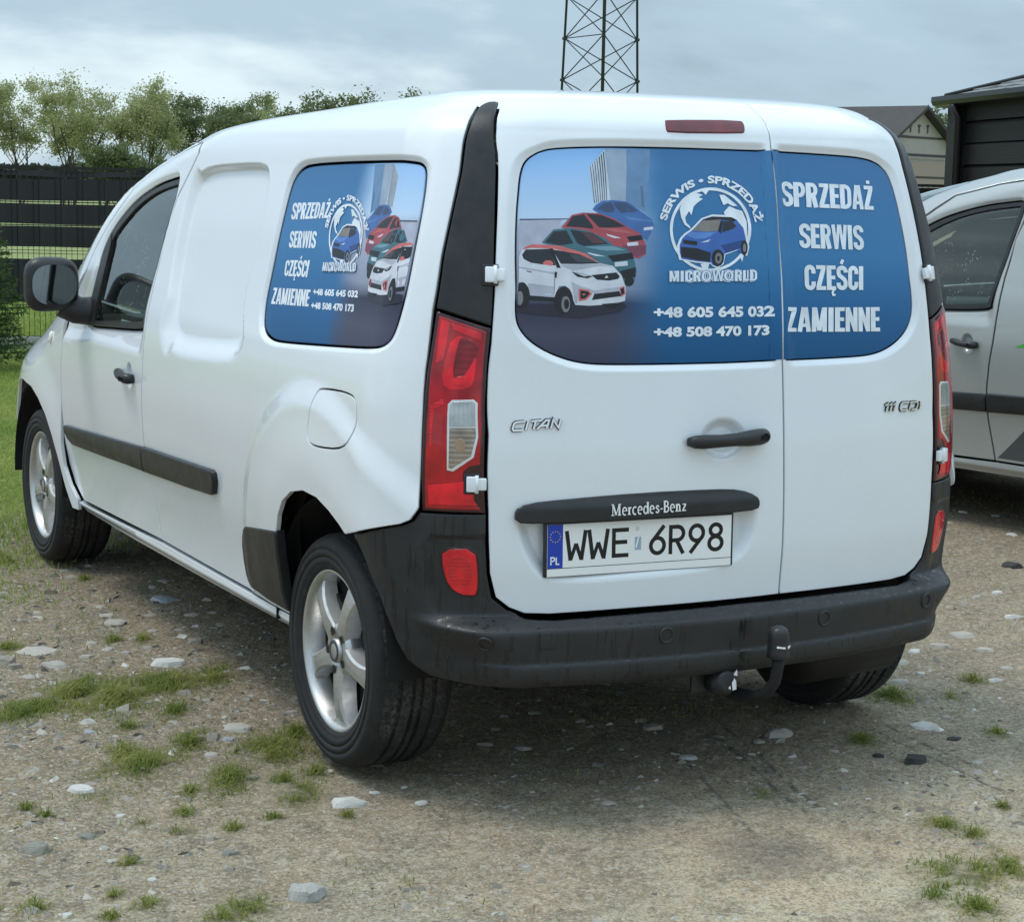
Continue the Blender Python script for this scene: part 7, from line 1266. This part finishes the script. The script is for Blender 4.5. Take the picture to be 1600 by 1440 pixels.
# ---- trees along the far side of the field
def tree(name, u, v, h, width, seed, label, crown0=.42, leaves=2600, lm='leaf_tree', lean=0., stems=3, leaf=.092, group=None, cat='tree'):
    r = random.Random(seed); root = empty(name, site(u, v), SITE_RZ); tag(root, label, cat, group)
    tb_ = MB(); tips = []
    def grow(p, d, L, rad, lev):
        pts_ = [p]; k = 5; q = p.copy(); dd = d.copy()
        for i in range(k):
            dd = (dd+Vector((r.gauss(0, .10), r.gauss(0, .10), .05))).normalized(); q = q+dd*L/k; pts_.append(q.copy())
        tb_.tube(pts_, [rad*(1-.62*i/k) for i in range(k+1)], 5 if lev else 6, False)
        if lev >= 2: tips.append(q.copy()); tips.append(pts_[3].copy()); return
        nb = r.randint(4, 6) if lev == 0 else r.randint(3, 4)
        for i in range(nb):
            t = r.uniform(.38 if lev == 0 else .3, 1.); j = min(k-1, int(t*k)); pp = pts_[j].lerp(pts_[j+1], t*k-j)
            a = r.uniform(0, 2*math.pi); e_ = r.uniform(.5, 1.05) if lev == 0 else r.uniform(.2, .9)
            nd = Vector((math.cos(a)*math.cos(e_), math.sin(a)*math.cos(e_), math.sin(e_)))
            grow(pp, (nd+dd*.5).normalized(), L*r.uniform(.32, .46), rad*(1-.62*t)*.55, lev+1)
        tips.append(q.copy())
    for i in range(stems):
        a = r.uniform(0, 6.28); d = Vector((math.cos(a)*.16+lean, math.sin(a)*.16, 1)).normalized()
        grow(Vector((math.cos(a)*width*.06, math.sin(a)*width*.06, -.1)), d, h*r.uniform(.80, .93), .085*h/8*r.uniform(.7, 1.1), 0)
    # crown: leaf faces in clumps round the twig ends, open in between
    C_ = [t for t in tips if t.z > h*crown0*r.uniform(.75, 1.1)] or tips
    c = []
    for i in range(leaves):
        t = r.choice(C_); rad = .047*h*r.uniform(.3, 1.25)
        c.append((t.x+r.gauss(0, rad), t.y+r.gauss(0, rad), t.z+r.gauss(0, rad*.8)))
    c = np.array(c); n = len(c); rg = np.random.default_rng(seed); kz = h/np.percentile(c[:, 2], 99); c[:, 2] *= kz; tb_.v = [(a, b, z_*kz) for a, b, z_ in tb_.v]; tb_.obj('trunk', G['bark'], root)
    a1 = rg.normal(size=(n, 3)); a1 /= np.linalg.norm(a1, axis=1, keepdims=True); a2 = np.cross(a1, rg.normal(size=(n, 3))); a2 /= np.linalg.norm(a2, axis=1, keepdims=True)
    s_ = (leaf*rg.uniform(.5, 1.2, n))[:, None]; b = np.arange(n)*4
    v_ = np.stack([c-a1*s_, c+a2*s_*.5, c+a1*s_, c-a2*s_*.5], 1).reshape(-1, 3)
    mesh_obj('crown', v_, np.stack([b, b+1, b+2, b+3], 1), G[lm], root, False)
    return root
TR = [(-34.6, 8.1, 3., 'tall thin tree at the far left picture edge, partly cut off'), (-31.8, 8.0, 2.6, 'tall airy tree with round pale crown, second from the left edge'), (-29.9, 7.2, 2.6, 'low leafy tree between the two tallest trees on the left'),
 (-28.1, 8.4, 3., 'tallest tree of the row, with a leaning dark trunk'), (-26.6, 7.7, 2.4, 'slender tree just right of the tallest one'), (-25.0, 7.8, 2.6, 'tree with a wide forked trunk in the middle of the row'), (-23.2, 8.1, 3., 'broad topped tree above the corner of the bonnet'), (-21.2, 7.4, 3., 'rounded denser tree above the windscreen pillar'), (-19.2, 7.6, 2.4, 'thin bare stemmed tree left of the dark round one'), (-17.3, 7.3, 2.6, 'darker round tree touching the van roof line')]
for i, (u, h, w_, lab) in enumerate(TR):
    tree('tall_tree', u, 120+(i % 3)*2.5, h-.25, w_, 100+i, lab, .62, 8500 if i not in (2, 7, 9) else 10000, 'leaf_tree' if i not in (7, 9) else 'leaf_dense', random.uniform(-.12, .12), 3 if i % 2 else 4, group='trees beyond the field')
TD = [(-19.5, 7.2, 'dark bushy tree just right of the round one, above the roof line'), (-17.6, 7.3, 'low dark crown in the dip above the van roof'), (-15.5, 8.5, 'long domed dark tree above the middle of the van roof'), (-13.7, 8.4, 'dark tree right of the domed one'), (-11.1, 8.6, 'dark flat topped tree, last but one on the right'), (-9.5, 8.8, 'dark tree at the right end of the row')]
for i, (u, h, lab) in enumerate(TD):
    tree('dense_tree', u, 140, h-.35, 4., 200+i, lab, .25, 6500, 'leaf_dense', 0., 4, .13, 'trees beyond the field')
for u, h, lab in ((-25.2, 3.4, 'round green bush below the trees above the bonnet'), (-24.2, 3.9, 'taller green bush beside the round one, nearer the windscreen'), (-22.9, 3.2, 'low green bush hiding behind the front of the van')):
    tree('bush', u, 116, h, 3., int(h*100), lab, .05, 6000, 'leaf_dense', 0., 7, .10, 'bushes below the trees', 'bush')
# far wood
c = []
for i in range(26000):
    u = rng.uniform(-150, 60); top = 4.2+1.6*noise.noise(Vector((u*.05, 0, 0)))+1.3*noise.noise(Vector((u*.31, 4, 0)))
    c.append((u, 330+rng.uniform(-6, 6), rng.uniform(0, 1)**.8*top))
c = np.array([site(a, b, z)[:] for a, b, z in c]); n = len(c); a1 = rng.normal(size=(n, 3)); a1 /= np.linalg.norm(a1, axis=1, keepdims=True); a2 = np.cross(a1, rng.normal(size=(n, 3))); a2 /= np.linalg.norm(a2, axis=1, keepdims=True); b = np.arange(n)*4
tag(mesh_obj('forest', np.stack([c-a1*.9, c+a2*.6, c+a1*.9, c-a2*.6], 1).reshape(-1, 3), np.stack([b, b+1, b+2, b+3], 1), G['leaf_far'], None, False), kind='stuff')
# young spruce at the left edge
sp = empty('spruce_tree', site(-4.34, 15.3), 0); tag(sp, 'young green spruce in front of the fence at the left edge', 'tree')
q = MB(); q.tube([(0, 0, 0), (0, 0, 1.38)], [.028, .006], 8); 
rs = random.Random(5); seg = []
for i in range(120):
    z = .10+1.25*(i/120)**1.0; a = i*2.4; L = .46*(1-(z-.05)/1.45)**.85*rs.uniform(.75, 1.1)+.03
    tip = Vector((math.cos(a)*L, math.sin(a)*L, z+L*.18-L*L*.25)); q.tube([(0, 0, z), tip], [.007, .002], 4, False); seg.append((Vector((0, 0, z)), tip, L))
q.obj('trunk', G['bark'], sp)
c = []; ax = []
for p0, p1, L in seg:
    d = (p1-p0).normalized()
    for k in range(int(60+160*L)):
        t = rs.uniform(.12, 1.02); side = Vector((rs.gauss(0, 1), rs.gauss(0, 1), rs.gauss(0, .6))).normalized(); br = side*rs.uniform(0, .10)*(1-t*.6)
        c.append(p0.lerp(p1, t)+br*1.0); ax.append((d*.7+side*.8).normalized())
c = np.array(c); ax = np.array(ax); n = len(c); sd_ = np.cross(ax, rng.normal(size=(n, 3))); sd_ /= np.linalg.norm(sd_, axis=1, keepdims=True); b = np.arange(n)*4
mesh_obj('needles', np.stack([c-ax*.024, c+sd_*.006, c+ax*.028, c-sd_*.006], 1).reshape(-1, 3), np.stack([b, b+1, b+2, b+3], 1), G['leaf_spruce'], sp, False)

# ---- lattice mast
ms = empty('lattice_mast', site(3.02, 70), SITE_RZ); tag(ms, 'three legged steel lattice mast rising behind the van roof', 'mast')
def wid(z): return 2.79-.066*(z-5.4)
def leg(k, z):
    w_ = wid(z); return Vector(((0, -w_*.577, z), (-w_/2, w_*.289, z), (w_/2, w_*.289, z))[k])
for k in range(3):
    q = MB(); q.tube([leg(k, 0), leg(k, 30)], .062 if k == 0 else .045, 8); o = q.obj('leg', G['mast_steel'], ms)
nodes = np.arange(5.66-1.5*3, 29, 1.5)
for a, b in ((0, 1), (0, 2), (1, 2)):
    for i, (z0, z1) in enumerate(zip(nodes[:-1], nodes[1:])):
        q = MB(); q.tube([leg(a, z0), leg(b, z1)], .022, 5); q.obj('brace', G['mast_steel'], ms)
        q = MB(); q.tube([leg(b, z0), leg(a, z1)], .022, 5); q.obj('brace', G['mast_steel'], ms)
        if (a, b) == (0, 1) and i % 2 == 0 or z0 < 1.5:
            q = MB(); q.tube([leg(a, z0), leg(b, z0)], .020, 5); q.obj('cross_bar', G['mast_steel'], ms)
for k in (1, 2):
    for z in nodes:
        q = MB(); q.box(tuple(leg(k, z)), (.09, .06, .05), None, .02); q.obj('joint_plate', G['mast_steel'], ms)

# ---- house behind the fence
hs = empty('house', site(18.95, 90), SITE_RZ); tag(hs, 'pale gabled house with dark roof seen between van roof and black shed', 'house')
A = Vector((.66, .75, 0)); Bk = Vector((-.75, .66, 0))     # along the gable, back along the ridge
def hp(a, b, z): q = A*a+Bk*b; return (q.x, q.y, z)
E_, HZ, RZ = 4.4, 3.35, 5.75
q = MB(); q.add([hp(-E_, 0, 0), hp(E_, 0, 0), hp(E_, 0, HZ), hp(0, 0, RZ), hp(-E_, 0, HZ), hp(-E_, 9, 0), hp(E_, 9, 0), hp(E_, 9, HZ), hp(0, 9, RZ), hp(-E_, 9, HZ)], [(0, 1, 2, 3, 4), (9, 8, 7, 6, 5), (0, 4, 9, 5), (1, 6, 7, 2)]); q.obj('wall', G['render_wall'], hs)
q = MB()
for sg in (-1, 1):
    e0 = sg*(E_+.5); ze = HZ-.5*(RZ-HZ)/E_
    v = [hp(0, -.45, RZ+.02), hp(e0, -.45, ze+.02), hp(e0, 9.4, ze+.02), hp(0, 9.4, RZ+.02)]; v2 = [(a, b, c+.16) for a, b, c in v]
    q.add(v+v2, [(3, 2, 1, 0), (4, 5, 6, 7), (0, 1, 5, 4), (1, 2, 6, 5), (2, 3, 7, 6)] if sg > 0 else [(0, 1, 2, 3), (7, 6, 5, 4), (4, 5, 1, 0), (5, 6, 2, 1), (6, 7, 3, 2)])
q.obj('roof', G['house_roof'], hs)
for z, t in ((4.45, .05), (3.62, .07), (2.60, .05)):
    hw = min(E_, E_*(RZ-z)/(RZ-HZ)); q = MB(); v = [hp(-hw, -.03, z-t), hp(hw, -.03, z-t), hp(hw, -.03, z+t), hp(-hw, -.03, z+t), hp(-hw, .01, z-t), hp(hw, .01, z-t), hp(hw, .01, z+t), hp(-hw, .01, z+t)]
    q.add(v, [(0, 1, 2, 3), (0, 4, 5, 1), (3, 2, 6, 7)]); q.obj('trim_band', G['house_trim'], hs)
for a in (-.85, -.05, .75):
    q = MB(); q.add([hp(a-.10, -.04, 4.95), hp(a+.10, -.04, 4.95), hp(a+.10, -.04, 5.05), hp(a-.10, -.04, 5.05)], [(0, 1, 2, 3)]); q.add([hp(a-.045, -.04, 4.66), hp(a+.045, -.04, 4.66), hp(a+.045, -.04, 4.949), hp(a-.045, -.04, 4.949)], [(0, 1, 2, 3)]); q.obj('vent_slot', G['house_trim'], hs)
q = MB()
for i in range(60):
    a = -E_+i*2*E_/60; q.add([hp(a, -.09, 3.45), hp(a+.10, -.09, 3.45), hp(a+.10, -.09, 3.56), hp(a, -.09, 3.56), hp(a, -.03, 3.45), hp(a+.10, -.03, 3.45), hp(a+.10, -.03, 3.56), hp(a, -.03, 3.56)], [(0, 1, 2, 3), (0, 4, 5, 1), (1, 5, 6, 2), (4, 0, 3, 7)])
q.obj('cornice', G['render_wall'], hs)
q = MB(); q.add([hp(-E_, -.02, .0), hp(E_, -.02, .0), hp(E_, -.02, 3.3), hp(-E_, -.02, 3.3)], [(0, 1, 2, 3)]); q.obj('lower_wall', G['house_base'], hs)
tree('tall_tree', 20.9, 97, 5.75, 2., 77, 'green tree top showing behind the roof slope of the pale house', .2, 7000, 'leaf_dense', 0, 5, .14)

# ---- black timber shed
SD = Vector((.168, -.986)); SN = Vector((.986, .168))     # along the wall towards the camera; into the building
sh = empty('timber_shed', site(3.86, 16.7), 0); tag(sh, 'black timber shed with hipped grey shingle roof at the right edge', 'shed')
def sp_(t, n, z):
    a = site(t*SD.x+n*SN.x, t*SD.y+n*SN.y, z)-site(0, 0, 0); return (a.x, a.y, z)
zb = np.arange(0, 2.36, .185)
for i, z in enumerate(zb):
    for nm_, pts_ in (('plank', [(0.05, 0), (7.0, 0)]), ('plank', [(0, .05), (0, 5.)])):
        (t0, n0), (t1, n1) = pts_; th = .045
        if n0 == n1: c_ = [(t0, -th+.012*(i % 2)), (t1, -th+.012*(i % 2)), (t1, .03), (t0, .03)]
        else: c_ = [(-th, n0), (-th, n1), (.03, n1), (.03, n0)]
        v = [sp_(a, b, z+.004) for a, b in c_]+[sp_(a, b, z+.155) for a, b in c_]+[sp_(a*(1) if n0 == n1 else (a if a > 0 else a*.4), (b if b > 0 else b*.35) if n0 == n1 else b, z+.182) for a, b in c_]
        f = [(0, 1, 5, 4), (1, 2, 6, 5), (2, 3, 7, 6), (3, 0, 4, 7), (4, 5, 9, 8), (5, 6, 10, 9), (6, 7, 11, 10), (7, 4, 8, 11), (8, 9, 10, 11), (3, 2, 1, 0)]
        q = MB(); q.add(v, f); o = q.obj(nm_, G['timber_black'], sh); 
        bm = bmesh.new(); bm.from_mesh(o.data); bmesh.ops.recalc_face_normals(bm, faces=bm.faces[:]); bm.to_mesh(o.data); bm.free()
q = MB(); q.add([sp_(.04, .04, 0), sp_(7, .04, 0), sp_(7, 5, 0), sp_(.04, 5, 0), sp_(.04, .04, 2.4), sp_(7, .04, 2.4), sp_(7, 5, 2.4), sp_(.04, 5, 2.4)], [(0, 1, 5, 4), (1, 2, 6, 5), (2, 3, 7, 6), (3, 0, 4, 7)]); q.obj('core_wall', G['dark_inside'], sh)
q = MB()
for t, n in ((.0, -.03), (.16, -.075)):
    c_ = [(t-.07, n-.05), (t+.07, n-.05), (t+.07, n+.05), (t-.07, n+.05)]; v = [sp_(a, b, 0) for a, b in c_]+[sp_(a, b, 2.36) for a, b in c_]; q.add(v, [(0, 1, 5, 4), (1, 2, 6, 5), (2, 3, 7, 6), (3, 0, 4, 7)])
q.obj('corner_post', G['timber_black'], sh)
oh, ze, pit_ = .10, 2.43, .30; Wd, Ln = 5.+2*oh, 7.+2*oh
e00, e10, e11, e01 = (-oh, -oh), (7+oh, -oh), (7+oh, 5+oh), (-oh, 5+oh); hz = ze+Wd/2*pit_
r0, r1 = (-oh+Wd/2, 2.5), (7+oh-Wd/2, 2.5)
q = MB(); q.add([sp_(*e00, ze), sp_(*e10, ze), sp_(*e11, ze), sp_(*e01, ze), sp_(*r0, hz), sp_(*r1, hz)], [(0, 4, 5, 1)[::-1], (1, 5, 2)[::-1], (2, 5, 4, 3)[::-1], (3, 4, 0)[::-1], (0, 1, 2, 3)[::-1]]); ro = q.obj('roof', G['timber_black'], sh)
# shingle courses on the two visible slopes
for course in range(15):
    k0, k1 = course/15, (course+1)/15+.012
    lift0, lift1 = .022, .008
    def L3(a, b, k): return [a[i]+(b[i]-a[i])*k for i in range(2)]
    a0, a1 = L3(e00, r0, k0), L3(e00, r0, k1); b0, b1 = L3(e10, r1, k0), L3(e10, r1, k1); z0, z1 = ze+(hz-ze)*k0, ze+(hz-ze)*k1
    m_ = 40; v = []; 
    for j in range(m_+1):
        s_ = j/m_; jit = .004*((j*7+course*3) % 5-2); v.append(sp_(a0[0]+(b0[0]-a0[0])*s_, a0[1]+(b0[1]-a0[1])*s_, z0+lift0+jit)); v.append(sp_(a1[0]+(b1[0]-a1[0])*s_, a1[1]+(b1[1]-a1[1])*s_, z1+lift1)); v.append(sp_(a0[0]+(b0[0]-a0[0])*s_, a0[1]+(b0[1]-a0[1])*s_, z0-.002))
    mesh_obj('shingle_course', v, [(3*j+1, 3*j, 3*j+3, 3*j+4) for j in range(m_)]+[(3*j, 3*j+2, 3*j+5, 3*j+3) for j in range(m_)], G['shingle'], sh, False)
    c0, c1 = L3(e01, r0, k0), L3(e01, r0, k1)
    mesh_obj('shingle_course', [sp_(*a0, z0+lift0), sp_(*a1, z1+lift1), sp_(*c0, z0+lift0), sp_(*c1, z1+lift1)], [(0, 1, 3, 2)], G['shingle'], sh, False)
q = MB(); q.tube([sp_(*e00, ze+.02), sp_(*r0, hz+.03)], .022, 6); q.obj('hip_ridge', G['gutter_black'], sh)
for a, b in (((-oh-.04, -oh-.05), (7+oh, -oh-.05)), ((-oh-.05, -oh-.04), (-oh-.05, 5+oh))):
    q = MB(); pr = [(-.06, .02), (-.062, -.02), (-.045, -.055), (0, -.07), (.045, -.055), (.062, -.02), (.06, .02), (.05, .02), (.045, -.02), (0, -.055), (-.045, -.02), (-.05, .02)]
    d = (Vector(b)-Vector(a)).normalized(); nr_ = Vector((-d.y, d.x)); v = []
    for e_ in (a, b):
        for x, z in pr: v.append(sp_(e_[0]+nr_.x*x, e_[1]+nr_.y*x, ze-.01+z))
    m_ = len(pr); q.add(v, [(j, (j+1) % m_, m_+(j+1) % m_, m_+j) for j in range(m_)]+[tuple(range(m_)), tuple(range(m_, 2*m_))[::-1]]); q.obj('gutter', G['gutter_black'], sh)
q = MB(); q.tube([sp_(.30, -.20, 2.36), sp_(.30, -.13, 2.25), sp_(.30, -.11, .1)], .035, 10); q.obj('downpipe', G['gutter_black'], sh)
bpy.context.view_layer.update()
